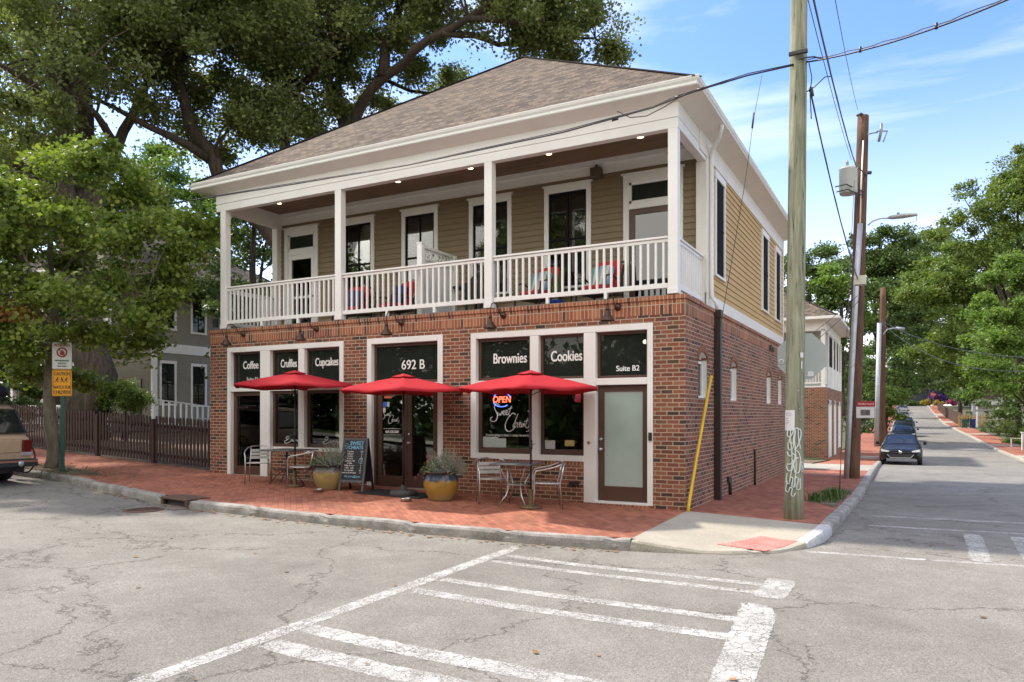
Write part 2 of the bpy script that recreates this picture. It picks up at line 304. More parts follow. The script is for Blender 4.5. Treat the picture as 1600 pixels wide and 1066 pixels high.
def glassmat(name, tint=(1,1,1), refl=1.0, rough=.01, boost=1.0):
    m = bpy.data.materials.new(name); m.use_nodes = True; nt = m.node_tree; nt.nodes.clear(); out = N(nt, 'ShaderNodeOutputMaterial')
    tr = N(nt, 'ShaderNodeBsdfTransparent'); tr.inputs[0].default_value = (*tint, 1); gl = N(nt, 'ShaderNodeBsdfGlossy'); gl.inputs['Roughness'].default_value = rough; gl.inputs[0].default_value = (refl, refl, refl, 1)
    fr = N(nt, 'ShaderNodeFresnel'); fr.inputs[0].default_value = 1.5; ml = N(nt, 'ShaderNodeMath', operation='MULTIPLY', use_clamp=True); ml.inputs[1].default_value = 1.7*boost; nt.links.new(fr.outputs[0], ml.inputs[0])
    nn = noisetex(nt, .8, 2, .5); bp = N(nt, 'ShaderNodeBump'); bp.inputs['Strength'].default_value = .12; bp.inputs['Distance'].default_value = .02; nt.links.new(nn.outputs['Fac'], bp.inputs['Height']); nt.links.new(bp.outputs[0], gl.inputs['Normal'])
    mx = N(nt, 'ShaderNodeMixShader'); nt.links.new(ml.outputs[0], mx.inputs[0]); nt.links.new(tr.outputs[0], mx.inputs[1]); nt.links.new(gl.outputs[0], mx.inputs[2]); nt.links.new(mx.outputs[0], out.inputs[0])
    return m
def emitmat(name, col, s):
    m, nt, b, out = newmat(name); b.inputs['Base Color'].default_value = (*col, 1); b.inputs['Emission Color'].default_value = (*col, 1); b.inputs['Emission Strength'].default_value = s; return m
def leafmat(name, cols, trans=.35):
    m = bpy.data.materials.new(name); m.use_nodes = True; nt = m.node_tree; nt.nodes.clear(); out = N(nt, 'ShaderNodeOutputMaterial')
    g = N(nt, 'ShaderNodeNewGeometry'); r = ramp(nt, cols); 
    n = noisetex(nt, .55, 3, .6, vec=g.outputs['Position']); ma = N(nt, 'ShaderNodeMath', operation='MULTIPLY_ADD'); ma.inputs[1].default_value = .55; ma.inputs[2].default_value = -.05
    nt.links.new(g.outputs['Random Per Island'], ma.inputs[0]); ad = N(nt, 'ShaderNodeMath', operation='ADD'); 
    m2 = N(nt, 'ShaderNodeMath', operation='MULTIPLY'); m2.inputs[1].default_value = .55; nt.links.new(n.outputs['Fac'], m2.inputs[0]); nt.links.new(ma.outputs[0], ad.inputs[0]); nt.links.new(m2.outputs[0], ad.inputs[1])
    nt.links.new(ad.outputs[0], r.inputs[0])
    p = N(nt, 'ShaderNodeBsdfPrincipled'); p.inputs['Roughness'].default_value = .5; p.inputs['Specular IOR Level'].default_value = .35; nt.links.new(r.outputs[0], p.inputs['Base Color'])
    t = N(nt, 'ShaderNodeBsdfTranslucent'); nt.links.new(mix(nt, r.outputs[0], (1.25,1.35,.6), .9, 'MULTIPLY'), t.inputs[0])
    mx = N(nt, 'ShaderNodeMixShader'); mx.inputs[0].default_value = trans; nt.links.new(p.outputs[0], mx.inputs[1]); nt.links.new(t.outputs[0], mx.inputs[2]); nt.links.new(mx.outputs[0], out.inputs[0])
    return m

BRICK = brickmat('brick'); 
_sc = [(0,(.06,.04,.035)),(.12,(.14,.055,.035)),(.3,(.26,.09,.045)),(.55,(.36,.13,.06)),(.8,(.31,.10,.05)),(1,(.42,.18,.09))]
SOLDIER = brickmat('soldier_brick', 'stand', cols=_sc, bw=.235, rh=.0735, offset=0)
ASPH = groundmat('asphalt', 'asphalt'); PAINT = groundmat('road_paint', 'paint'); PAVE = groundmat('brick_pavers', 'pavers'); CONC = groundmat('concrete', 'concrete')
GRAN = groundmat('granite', 'granite'); DIRT = groundmat('dirt', 'dirt'); LAWN = groundmat('lawn', 'lawn'); TACT = groundmat('tactile', 'tactile'); EARTH = groundmat('earth', 'earth')
WHITE = M_('white_paint', (.78,.78,.76), .42, var=.03, vscale=2, dirt=.12); TRIM = M_('warm_white_paint', (.76,.74,.70), .45, var=.03, dirt=.15)
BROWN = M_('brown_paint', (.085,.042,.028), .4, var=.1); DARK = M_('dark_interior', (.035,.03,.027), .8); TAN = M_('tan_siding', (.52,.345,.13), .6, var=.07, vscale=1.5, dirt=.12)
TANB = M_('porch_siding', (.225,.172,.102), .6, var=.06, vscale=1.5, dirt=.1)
CEIL = woodmat('porch_ceiling', (.13,.07,.038), (.25,.14,.08), .5, (.7,12,12), False)
GLASS = glassmat('window_glass', (.88,.90,.89), boost=.85); FILM = glassmat('transom_glass', (.45,.50,.46), boost=.75)
_nt = FILM.node_tree; _o = [n for n in _nt.nodes if n.type == 'OUTPUT_MATERIAL'][0]; _s = _o.inputs[0].links[0].from_socket; _d = N(_nt, 'ShaderNodeBsdfDiffuse'); _d.inputs[0].default_value = (.042,.052,.044,1); _m = N(_nt, 'ShaderNodeMixShader'); _m.inputs[0].default_value = .45; _nt.links.new(_s, _m.inputs[1]); _nt.links.new(_d.outputs[0], _m.inputs[2]); _nt.links.new(_m.outputs[0], _o.inputs[0]); SCREEN = M_('insect_screen', (.016,.016,.018), .9, spec=.1)
FROST = M_('frosted_glass', (.36,.45,.42), .16, var=.05, spec=.9); BRONZE = M_('bronze_metal', (.07,.038,.026), .38, metal=.6, var=.2); STEEL = M_('steel', (.55,.55,.56), .3, metal=1, var=.1, vscale=8)
BLACK = M_('black_metal', (.018,.018,.02), .45); BULB = emitmat('lamp_glow', (1,.66,.32), 7); LETTER = M_('white_lettering', (.85,.85,.83), .5, var=.02)
DGREY = M_('dark_grey', (.05,.05,.052), .7)
# ---------------------------------------------------------------- ground, streets, pavements
CURB_L = [(-60,-2.9),(-30,-2.9),(-16,-2.8),(-13,-2.65),(-11.6,-2.9),(-10.16,-3.19),(-9.08,-3.43),(-7.9,-3.62),(-5.46,-3.65),(-3.16,-3.51),(-1.52,-3.37),(.10,-3.07)]
CURB_C = [(.10,-3.07),(.75,-2.93),(1.35,-2.72),(1.85,-2.38),(2.15,-1.85),(2.29,-1.25),(2.33,-.6)]
CURB_S = [(2.33,-.6),(2.36,1.4),(2.40,5),(2.31,11),(2.15,20),(2.0,30),(1.75,50),(1.52,62),(1.28,80),(.87,110),(.64,135),(.23,160),(.04,190),(0,230)]
CURB_R = [(8.9,-2),(8.6,10),(8.5,24),(8.42,34),(8.03,50),(7.82,62),(7.58,80),(7.17,110),(6.94,135),(6.53,160),(6.34,190),(6.3,230)]
def ramp_drop(x, y):
    d = math.hypot(x-1.55, y+2.55)
    return -.105*max(0, min(1, (1.5-d)/.9))
def resample(pl, step):
    out = [pl[0]]
    for (a, b), (c, d) in zip(pl, pl[1:]):
        n = max(1, int(math.hypot(c-a, d-b)/step+.5))
        for i in range(1, n+1): out.append((a+(c-a)*i/n, b+(d-b)*i/n))
    return out
def normals(pl, side):
    ns = []
    for i in range(len(pl)):
        a = pl[max(0, i-1)]; b = pl[min(len(pl)-1, i+1)]; dx, dy = b[0]-a[0], b[1]-a[1]; l = math.hypot(dx, dy) or 1
        ns.append((dy/l*side, -dx/l*side))
    return ns
def sheet(name, rows, mat, dz=0, zf=G, kind='structure', skirt=0):
    """rows: list of equal-length lists of (x, y)"""
    mb = MB(); n = len(rows[0]); vs = [(x, y, zf(x, y)+dz) for r in rows for x, y in r]
    fs = [(i*n+j, i*n+j+1, (i+1)*n+j+1, (i+1)*n+j) for i in range(len(rows)-1) for j in range(n-1)]
    mb.add(vs, fs)
    o = mb.build(name, mat); me = o.data
    if me.polygons[0].normal.z < 0: me.flip_normals()
    return tag(o, kind=kind)
def grid(x0, x1, nx, y0, y1, ny): return [[(x0+(x1-x0)*i/nx, y0+(y1-y0)*j/ny) for i in range(nx+1)] for j in range(ny+1)]
# broad terrain to the horizon
xs = [-1500,-600,-250,-120,-70]+list(range(-50, 51, 5))+[70,120,250,600,1500]; ys = [-1500,-500,-200,-90,-50]+list(range(-30, 231, 5))+[260,330,500,900,1500]
sheet('terrain', [[(x, y) for x in xs] for y in ys], EARTH, -.32)
sheet('yard', grid(-60, -.3, 40, .28, 30, 20), DIRT, -.02)
sheet('yard', [[(lerp(interp([(b, a) for a, b in CURB_R], y)+1.75, 60, t/10), y) for t in range(11)] for y in range(-2, 231, 4)], EARTH, -.03)
sheet('yard', [[(lerp(-60, interp([(b, a) for a, b in CURB_S], y)-2.6, t/10), y) for t in range(11)] for y in range(30, 231, 4)], EARTH, -.04)
sheet('yard', grid(-80, 80, 20, -40, -17.6, 6), LAWN, -.02)
sheet('pavement', grid(-80, 80, 60, -17.6, -15.2, 2), CONC, 0)
# carriageways
sheet('road', grid(-80, 80, 80, -16, 1.5, 14), ASPH, -.14)
sheet('road', [[(x, y) for x in (-2,0,1.5,3,5,7,9,10.8)] for y in [1.5,3,5,6,9,12,16,20,24,27,30,34,38,42,46,50,56,62,70,80,95,110,120,135,150,160,175,190,200,210,220,230,260]], ASPH, -.14)
sheet('road', grid(-60, 60, 30, 200, 212, 4), ASPH, -.13)
# pavements and kerbs
def strip(name, outer, inner, mat, dz=0, k=6, extra=None):
    zf = (lambda x, y: G(x, y)+ramp_drop(x, y)) if extra else G
    rows = [[(lerp(a[0], b[0], j/k), lerp(a[1], b[1], j/k)) for j in range(k+1)] for a, b in zip(outer, inner)]
    return sheet(name, rows, mat, dz, zf)
KW = .15
def kerb(name, pl, side, step, mat, inset=KW, drop=False):
    """a run of granite kerb stones: rough top arris, irregular face, open joints"""
    pl = resample(pl, step); ns = normals(pl, side); mb = MB(); prev = None; run = 0; rows = []
    for i, (p, nn) in enumerate(zip(pl, ns)):
        if i: run += math.hypot(p[0]-pl[i-1][0], p[1]-pl[i-1][1])
        jx = noise.noise(Vector((run*2.3, 1.7, side)))*.018; jz = noise.noise(Vector((run*1.1, 5.1, side)))*.010
        joint = (run % 1.55) < step*.9
        z = G(*p)+.008+jz+(ramp_drop(*p) if drop else 0)-(.022 if joint else 0)
        def at(d, zz): return (p[0]+nn[0]*d, p[1]+nn[1]*d, zz)
        rz = noise.noise(Vector((run*5, 9, 2)))*.012
        rows.append([at(-inset, z), at(-.05, z+rz*.4), at(-.012+jx*.5, z-.006+rz), at(.008+jx-(.015 if joint else 0), z-.035), at(.014+jx*1.3, z-.085), at(.012+jx, z-.26)])
    n = 6; vs = [v for r in rows for v in r]; fs = [(i*n+j, i*n+j+1, (i+1)*n+j+1, (i+1)*n+j) for i in range(len(rows)-1) for j in range(n-1)]
    mb.add(vs, fs); o = mb.build(name, mat)
    return tag(o, kind='structure')
def offset(pl, d, side):
    ns = normals(pl, side); return [(p[0]-n[0]*d, p[1]-n[1]*d) for p, n in zip(pl, ns)]
DR = (-8.75, -7.85)                                  # gap in the kerb for the storm drain
cl1 = [p for p in CURB_L if p[0] < DR[0]]+[(DR[0], interp(CURB_L, DR[0]))]; cl2 = [(DR[1], interp(CURB_L, DR[1]))]+[p for p in CURB_L if p[0] > DR[1]]
kerb('kerb', cl1, 1, .12, GRAN); kerb('kerb', cl2, 1, .12, GRAN); kerb('kerb', CURB_C[:5], 1, .1, CONC, drop=True); kerb('kerb', CURB_C[4:], 1, .1, M_('painted_kerb', (.46,.46,.47), .8, var=.3, vscale=9, bmp=.5), drop=True); kerb('kerb', CURB_S, 1, .14, GRAN); kerb('kerb', CURB_R, -1, .3, CONC)
oL = offset(resample(CURB_L, .8), KW-.01, 1); strip('pavement', oL, [(x, .3 if x < -11.67 else .05) for x, y in oL[:-1]]+[(.03, .05)], PAVE, 0)
oC = offset(resample(CURB_C, .15), KW-.01, 1); inn = [(.0+.03*math.cos(t), 0) for t in np.linspace(0, 1, len(oC))]
strip('concrete_pavement', oC, inn, CONC, .002, 14, True)
oS = offset(resample(CURB_S, .5), KW-.01, 1)
def inner_s(p):
    return (0-.05 if p[1] < 27 else -.6 if p[1] < 40 else p[0]-2.3, max(0, p[1]) if p[1] > 1 else lerp(0, 1, (p[1]+.6)/1.6))
rowsS = [(a, inner_s(a)) for a in oS]
def clip_rows(y0, y1): 
    r = [q for q in rowsS if y0 <= q[0][1] <= y1]; return [q[0] for q in r], [q[1] for q in r]
a, b_ = clip_rows(-1, 14.6); strip('pavement', a, b_, PAVE)
a, b_ = clip_rows(14.4, 19.6); strip('concrete_pavement', a, b_, CONC, .003)
a, b_ = clip_rows(19.4, 230); strip('pavement', a, b_, PAVE, 0)
sheet('concrete_pavement', grid(-9, 0, 9, 14.6, 19.4, 4), CONC, -.005)
oR = offset(resample(CURB_R, 1.), KW-.01, -1); strip('pavement', oR, [(x+1.7, y) for x, y in oR], PAVE)
for y0, y1 in ((36,38.2),(49.5,51),(68,71),(88,92),(112,118),(140,147)):
    q = [p for p in offset(resample(CURB_R, .25), KW-.01, -1) if y0 <= p[1] <= y1]; strip('concrete_pavement', q, [(x+1.7, y) for x, y in q], CONC, .006)
# tactile pad, with its domes
tp = [(1.05,-2.30),(1.52,-1.62),(2.02,-1.78),(1.72,-2.52)]
def zr(x, y): return G(x, y)+ramp_drop(x, y)
mb = MB(); k = 26
P2 = lambda u, v: (lerp(lerp(tp[0][0], tp[1][0], v), lerp(tp[3][0], tp[2][0], v), u), lerp(lerp(tp[0][1], tp[1][1], v), lerp(tp[3][1], tp[2][1], v), u))
vs = [(*P2(i/8, j/8), zr(*P2(i/8, j/8))+.009) for j in range(9) for i in range(9)]; mb.add(vs, [(j*9+i, j*9+i+1, (j+1)*9+i+1, (j+1)*9+i) for j in range(8) for i in range(8)])
for i in range(15):
    for j in range(15):
        x, y = P2((i+.5)/15, (j+.5)/15); mb.lathe((x, y, zr(x, y)+.008), [(.014,0),(.010,.005),(.0,.006)], 6)
o = mb.build('tactile_pad', TACT); tag(o, 'pink tactile warning pad with raised domes in the concrete corner ramp', 'tactile paving')
# painted lines
def paint(poly, dz=.004, name='road_marking'):
    # polygon given as left/right edge lists -> fine strips that follow the road
    (a, b, c, d) = poly; n = 14
    long_ = math.hypot(d[0]-a[0], d[1]-a[1]) > math.hypot(b[0]-a[0], b[1]-a[1]); n, k = (16, 6) if long_ else (6, 16)
    P4 = lambda u, v: (lerp(lerp(a[0], b[0], u), lerp(d[0], c[0], u), v), lerp(lerp(a[1], b[1], u), lerp(d[1], c[1], u), v))
    rows = [[P4(j/k, i/n) for j in range(k+1)] for i in range(n+1)]; o = sheet(name, rows, PAINT, -.14+dz*.6)
    at_ = o.data.attributes.new('edge', 'FLOAT', 'POINT'); w1_ = math.hypot(b[0]-a[0], b[1]-a[1]); w2_ = math.hypot(d[0]-a[0], d[1]-a[1]); at_.data.foreach_set('value', [min(min(j, k-j)/k*w1_, min(i, n-i)/n*w2_) for i in range(n+1) for j in range(k+1)]); return o
paint([(-1.39,-3.55),(-1.20,-3.55),(-1.20,-11.5),(-1.39,-11.5)])
for (ya, yb), (yc, yd) in (((-4.17,-4.33),(-4.55,-4.70)),((-5.62,-5.80),(-6.16,-6.36)),((-7.66,-7.90),(-8.10,-8.36)),((-9.9,-10.15),(-10.4,-10.65))):
    sk = .02
    paint([(-1.19,ya+.06),(2.25 if ya > -6 else 1.95,ya+sk),(2.25 if ya > -6 else 1.95,yb+sk),(-1.19,yb+.06)]); paint([(-1.19,yc+.06),(2.2 if ya > -6 else 1.95,yc+sk),(2.2 if ya > -6 else 1.95,yd+sk),(-1.19,yd+.06)])
paint([(1.93,-5.05),(2.29,-5.05),(2.78,-11.5),(2.56,-11.5)], .007)
paint([(1.98,-3.9),(2.3,-3.9),(2.3,-4.8),(1.98,-4.8)], .007)
for y0, y1 in ((2.05,2.26),(.62,.80)): paint([(2.72,y1),(8.3,y1+.5),(8.3,y0+.5),(2.72,y0)])
paint([(2.15,-2.16),(3.56,-2.06),(3.56,-1.93),(2.15,-2.02)]); paint([(3.56,-2.06),(8.2,-1.6),(8.2,-1.46),(3.56,-1.93)])
for x in (4.05,4.62,5.6,6.6,7.6): paint([(x,.45),(x+.24,.45),(x+.2,-1.85),(x-.04,-1.85)], .007)
# storm drain let into the kerb, and its cover
dx = (DR[0]+DR[1])/2; dy = interp(CURB_L, dx); dz = G(dx, dy)
t = empty('storm_drain', (dx, dy, dz), 'rusty iron storm drain inlet let into the granite kerb', 'storm drain')
RUST = M_('rusty_iron', (.10,.055,.038), .8, var=.35, vscale=9)
mb = MB(); hw = .46
mb.box(-hw, hw, -.02, .42, -.012, .014); mb.box(-hw, -hw+.09, -.035, .03, -.16, .0); mb.box(hw-.09, hw, -.035, .03, -.16, .0); mb.box(-hw, hw, -.04, .0, -.03, .008)
mb.build('inlet_hood', RUST, t, .008)
MB().box(-hw+.08, hw-.08, .05, .40, -.19, -.02).build('opening', DGREY, t); MB().box(-hw-.05, hw+.02, -.30, -.03, -.15, -.137).build('sill_plate', M_('drain_concrete', (.16,.14,.12), .9, var=.2), t)
t.rotation_euler.z = math.atan2(interp(CURB_L, dx+.4)-interp(CURB_L, dx-.4), .8)
mb = MB(); mb.lathe((0,0,0), [(0,.004),(.28,.004),(.30,.0),(.33,-.002),(.33,-.03)], 28)
for i in range(-4, 5):
    mb.box(i*.06-.012, i*.06+.012, -math.sqrt(.07-.0036*i*i), math.sqrt(.07-.0036*i*i), .003, .008)
tag(mb.build('manhole_cover', RUST, loc=(-8.35,-4.15,G(-8.35,-4.15)-.13)), 'round iron cover in the road beside the storm drain', 'manhole cover')
tag(MB().box(-.35,.35,-.12,.12,0,.006).build('patch', M_('tar_patch',(.06,.06,.06),.9), loc=(3.6,31.5,G(3.6,31.5)-.136)), kind='structure')
# bare earth and grass pockets
def blob_sheet(name, cx, cy, rx, ry, mat, dz, rz=0):
    mb = MB(); n = 40; vs = [(cx, cy, G(cx, cy)+dz+.03)]
    for ring in (.55, 1):
        for k in range(n):
            t = 2*math.pi*k/n; rr = ring*(1+.12*noise.noise(Vector((math.cos(t)*2+cx, math.sin(t)*2, 3))))
            x = cx+rx*rr*math.cos(t)*math.cos(rz)-ry*rr*math.sin(t)*math.sin(rz); y = cy+rx*rr*math.cos(t)*math.sin(rz)+ry*rr*math.sin(t)*math.cos(rz)
            vs.append((x, y, G(x, y)+dz+(.025 if ring < 1 else .003)))
    fs = [(0, 1+k, 1+(k+1)%n) for k in range(n)]+[(1+k, 1+n+k, 1+n+(k+1)%n, 1+(k+1)%n) for k in range(n)]
    return tag(mb.add(vs, fs).build(name, mat), kind='structure')
blob_sheet('bare_soil', -14.3, -2.15, 1.5, .42, DIRT, .004)
o = sheet('planting_bed', [[(1.62,2.6),(1.9,2.4),(2.18,1.9)],[(1.66,4.4),(1.95,4.4),(2.2,4.4)],[(1.72,6.1),(1.98,6.1),(2.2,6.1)]], DIRT, .006)
def grass_tufts(name, spots, n, h, mat, label, cat, kind=None, group=None, spread=.12):
    mb = MB(); z = 0
    for cx, cy in spots:
        z = G(cx, cy)
        for i in range(n):
            a = random.uniform(0, 6.28); r = abs(random.gauss(0, spread)); x, y = cx+r*math.cos(a), cy+r*math.sin(a); hh = h*random.uniform(.5, 1.1); ln = random.uniform(.1, .6)*hh; b = random.uniform(0, 6.28)
            wv = Vector((math.cos(b+1.57), math.sin(b+1.57), 0))*.006; p0 = Vector((x, y, z)); p1 = p0+Vector((math.cos(b)*ln*.35, math.sin(b)*ln*.35, hh*.6)); p2 = p0+Vector((math.cos(b)*ln, math.sin(b)*ln, hh))
            mb.add([p0-wv, p0+wv, p1+wv*.8, p1-wv*.8, p2], [(0,1,2,3),(3,2,4)])
    o = mb.build(name, mat); return tag(o, label, cat, group, kind)
GRASSM = M_('grass_blades', (.07,.12,.025), .6, var=.4, vscale=12)
grass_tufts('grass_tuft', [(2.0,3.5)], 260, .26, GRASSM, 'clump of grass in the planting bed close to the kerb, nearer the road', 'grass tuft', group='grass clumps at the kerb bed', spread=.12)
grass_tufts('grass_tuft', [(1.75,2.95)], 200, .2, GRASSM, 'low dark clump of grass at the middle of the planting bed by the green pole', 'grass tuft', group='grass clumps at the kerb bed', spread=.13)
sp = [(random.uniform(1.7,2.15), random.uniform(2.6,5.9)) for _ in range(60)]; grass_tufts('grass', sp, 14, .07, GRASSM, 'short weeds growing in the planting bed', 'grass', 'stuff', spread=.08)
sp = [(random.gauss(-14.2,.9), random.gauss(-2.2,.25)) for _ in range(110)]; grass_tufts('grass', sp, 10, .05, GRASSM, 'sparse weeds around the foot of the street tree', 'grass', 'stuff', spread=.08)
def leaf_litter(name, pts, size, mat, label):
    mb = MB()
    for x, y, z in pts:
        a = random.uniform(0, 6.28); s = size*random.uniform(.6, 1.4); t = random.uniform(-.5, .5)
        u = Vector((math.cos(a), math.sin(a), t*.5))*s; v = Vector((-math.sin(a), math.cos(a), -t*.3))*s*.6; p = Vector((x, y, z+.008+abs(t)*s*.5))
        mb.add([p-u, p-v, p+u, p+v], [(0,1,2,3)])
    return tag(mb.build(name, mat), label, 'fallen leaves', kind='stuff')
LITTER = M_('dead_leaves', (.24,.14,.06), .8, var=.5, vscale=8)
pts = []
for _ in range(420):
    x = random.uniform(-22, -11.7); y = .25-abs(random.gauss(0, .16)); pts.append((x, y, G(x, y)))
for _ in range(260):
    x = random.uniform(-12, .0); y = interp(CURB_L, x)-.06-abs(random.gauss(0, .09)); pts.append((x, y, G(x, y)-.138))
for _ in range(500):
    x = random.gauss(-14.3, 1.3); y = random.gauss(-2.0, .45)
    if y > interp(CURB_L, x)+.05: pts.append((x, y, G(x, y)+.03))
for _ in range(34):
    x = random.uniform(-14, 6); y = random.uniform(-9, -3.9); pts.append((x, y, G(x, y)-.138))
for _ in range(900):
    x = random.uniform(-26, -12); y = random.uniform(.5, 8); pts.append((x, y, G(x, y)-.01))
leaf_litter('fallen_leaves', pts, .035, LITTER, 'brown fallen leaves scattered along the fence, the kerb and the road')
# ---------------------------------------------------------------- the corner building
# origin of all coordinates: foot of its street corner; front wall y = 0, side wall x = 0
BL = empty('corner_building', (-5.84, 5.7, 0), 'two storey brick and tan clapboard corner shop building with a white upstairs porch', 'building')
BL.location = (0, 0, 0)
X0, Y1 = -11.67, 11.55
def wall_cells(u0, u1, z0, z1, ops):
    us = sorted({u0, u1}|{u for o in ops for u in o[:2]}); zs = sorted({z0, z1}|{z for o in ops for z in o[2:4]})
    for a, b in zip(us, us[1:]):
        run = None
        for c, d in zip(zs, zs[1:]):
            inside = any(o[0] <= (a+b)/2 <= o[1] and o[2] <= (c+d)/2 <= o[3] for o in ops)
            if inside:
                if run: yield a, b, run[0], run[1]; run = None
            else: run = (run[0], d) if run else (c, d)
        if run: yield a, b, run[0], run[1]
FRONT = [(-11.0,-9.72,-1,3.2),(-9.74,-7.5,.84,3.2),(-6.78,-4.94,-1,3.2),(-4.2,-1.7,.80,3.2),(-1.72,-.6,-.04,3.2)]
SIDE = [(.88,1.52,1.93,2.62),(3.56,4.18,1.93,2.62),(7.95,8.57,1.93,2.62),(9.85,10.45,1.93,2.62)]
mb = MB()
for a, b, c, d in wall_cells(X0, 0, -.4, 3.36, FRONT): mb.box(a, b, 0, .3, c, d)
arch = MB()
for a, b, c, d in wall_cells(.3, Y1, -.6, 3.36, [(s[0], s[1], s[2], s[3]+.16) for s in SIDE]): mb.box(-.3, 0, a, b, c, d)
for s in SIDE:                                        # brick spandrels above the arched heads
    cy = (s[0]+s[1])/2; hw = (s[1]-s[0])/2; zt = s[3]+.16; n = 12
    for k in range(n):
        y0 = s[0]+2*hw*k/n; y1 = s[0]+2*hw*(k+1)/n
        za = s[3]+.16*math.sqrt(max(0, 1-((y0-cy)/hw)**2)); zb = s[3]+.16*math.sqrt(max(0, 1-((y1-cy)/hw)**2))
        if min(za, zb) < zt-.001: mb.add([(0,y0,za),(0,y1,zb),(0,y1,zt),(0,y0,zt),(-.3,y0,za),(-.3,y1,zb),(-.3,y1,zt),(-.3,y0,zt)], [(0,1,2,3),(0,4,5,1),(7,6,5,4)])
    arch = MB()
    for k in range(11):                               # arch ring of upright bricks, standing proud
        t0 = math.pi*(k/11); t1 = math.pi*((k+.86)/11); r0, r1 = (hw+.005, .165), (hw+.10, .27)
        q = [(.018, cy-math.cos(t)*r[0], s[3]+math.sin(t)*r[1]-.0) for t, r in ((t0,r0),(t1,r0),(t1,r1),(t0,r1))]
        arch.add(q+[(-.01, b_, c_) for a_, b_, c_ in q], [(0,1,2,3),(0,4,5,1),(1,5,6,2),(2,6,7,3),(3,7,4,0)])
    arch.build('window_arch', M_('arch_brick', (.25,.115,.06), .9, var=.3, vscale=9, bmp=.4), BL)
mb.box(X0, X0+.3, .3, Y1, -.2, 3.36); mb.box(X0+.3, -.3, Y1-.3, Y1, -.5, 3.36)
mb.build('brick_wall', BRICK, BL)
mb = MB(); mb.box(X0-.004, .004, -.004, .3, 3.355, 3.60); mb.box(-.3, .004, .3, Y1, 3.355, 3.60); mb.box(X0-.004, X0+.3, .3, Y1, 3.355, 3.6)
mb.build('soldier_course', SOLDIER, BL)
mb = MB(); mb.box(X0-.03, .03, -.03, .3, 3.602, 3.676); mb.box(-.3, .03, .3, Y1, 3.602, 3.676); mb.box(X0-.03, X0+.3, .3, Y1, 3.602, 3.676)
mb.build('brick_cap', SOLDIER, BL, .006)
MB().box(-4.1,-1.7,-.012,.05,.705,.778).build('brick_sill', SOLDIER, BL); MB().box(-9.7,-7.5,-.012,.05,.75,.82).build('brick_sill', SOLDIER, BL); MB().box(-1.66,-.6,-.03,.12,-.06,.045).build('brick_sill', SOLDIER, BL)
MB().box(-11.0,-9.7,-.03,.3,.05,.215).box(-9.7,-7.45,-.02,.0,.05,.19).box(-6.74,-4.98,-.02,.3,-.1,.118).build('threshold', CONC, BL)

def _letters_curve(txt, x, z, y, h, parent, bold=.0, sx=1., mat=None, name='lettering', sp=1.0, shear=0, rot=(R(90),0,0), font=None):
    c = bpy.data.curves.new(name, 'FONT'); c.body = txt; c.size = h*1.38; c.align_x = 'CENTER'; c.align_y = 'CENTER'; c.extrude = .0012; c.offset = bold; c.space_character = sp; c.shear = shear
    c.materials.append(mat or LETTER); o = bpy.data.objects.new(name, c); COL.objects.link(o); o.location = (x, y, z); o.rotation_euler = rot; o.scale = (sx, 1, 1); o.parent = parent; return o
def stroke(pts, r, parent, mat, name='lettering', y=0):
    """a hand-drawn stroke on the glass: smooth curve through (x, z) points"""
    c = bpy.data.curves.new(name, 'CURVE'); c.dimensions = '3D'; c.bevel_depth = r; c.bevel_resolution = 1; c.resolution_u = 6
    for line in pts:
        s = c.splines.new('BEZIER'); s.bezier_points.add(len(line)-1)
        for b, p in zip(s.bezier_points, line):
            b.co = (p[0], y, p[1]); b.handle_left_type = b.handle_right_type = 'AUTO'; b.radius = p[2] if len(p) > 2 else 1
    c.materials.append(mat); o = bpy.data.objects.new(name, c); COL.objects.link(o); o.parent = parent; return to_mesh(o)
def to_mesh(o):
    """replace a curve or text object by a plain mesh object with the same name and place"""
    bpy.context.view_layer.update(); dg = bpy.context.evaluated_depsgraph_get(); me = bpy.data.meshes.new_from_object(o.evaluated_get(dg)); nm = o.name.split('.')[0]; par = o.parent; loc, rot, scl = o.location.copy(), o.rotation_euler.copy(), o.scale.copy()
    bpy.data.objects.remove(o); n_ = bpy.data.objects.new(nm, me); COL.objects.link(n_); n_.parent = par; n_.location, n_.rotation_euler, n_.scale = loc, rot, scl; return n_
def letters(*a, **k):
    a = list(a); bold = a[6] if len(a) > 6 else k.get('bold', 0)
    if len(a) > 6: a[6] = 0
    k.pop('bold', None); o = to_mesh(_letters_curve(*a, **k))
    if bold > .002:                      # embolden: two slightly shifted strikes
        me = o.data; n = len(me.vertices); co = np.empty(n*3); me.vertices.foreach_get('co', co); co = co.reshape(-1, 3); fs = [tuple(p.vertices) for p in me.polygons]; V = []; F = []
        for i, (dx, dy) in enumerate(((-.7,-.35),(0,.35),(.7,-.35),(.35,.35),(-.35,.0))): V += [tuple(c+np.array([dx*bold*1.6, dy*bold*1.2, .0004*i])) for c in co]; F += [tuple(v+n*i for v in f) for f in fs]
        m2 = bpy.data.meshes.new(me.name); m2.from_pydata(V, [], F); m2.materials.append(me.materials[0]); o.data = m2
    return o
GY = .13                                             # glass plane of the shopfront
def pane(parent, x0, x1, z0, z1, fr=.07, mat=GLASS, frmat=BROWN, y=GY, name='glass', botf=None):
    bf = botf or fr
    f = MB(); f.box(x0, x0+fr, y-.05, y+.03, z0, z1).box(x1-fr, x1, y-.05, y+.03, z0, z1).box(x0+fr, x1-fr, y-.05, y+.03, z1-fr, z1).box(x0+fr, x1-fr, y-.05, y+.03, z0, z0+bf)
    w_ = f.build('window', frmat, parent, .004)
    MB().box(x0+fr-.005, x1-fr+.005, y-.008, y, z0+bf-.005, z1-fr+.005).build(name, mat, w_)
    return w_
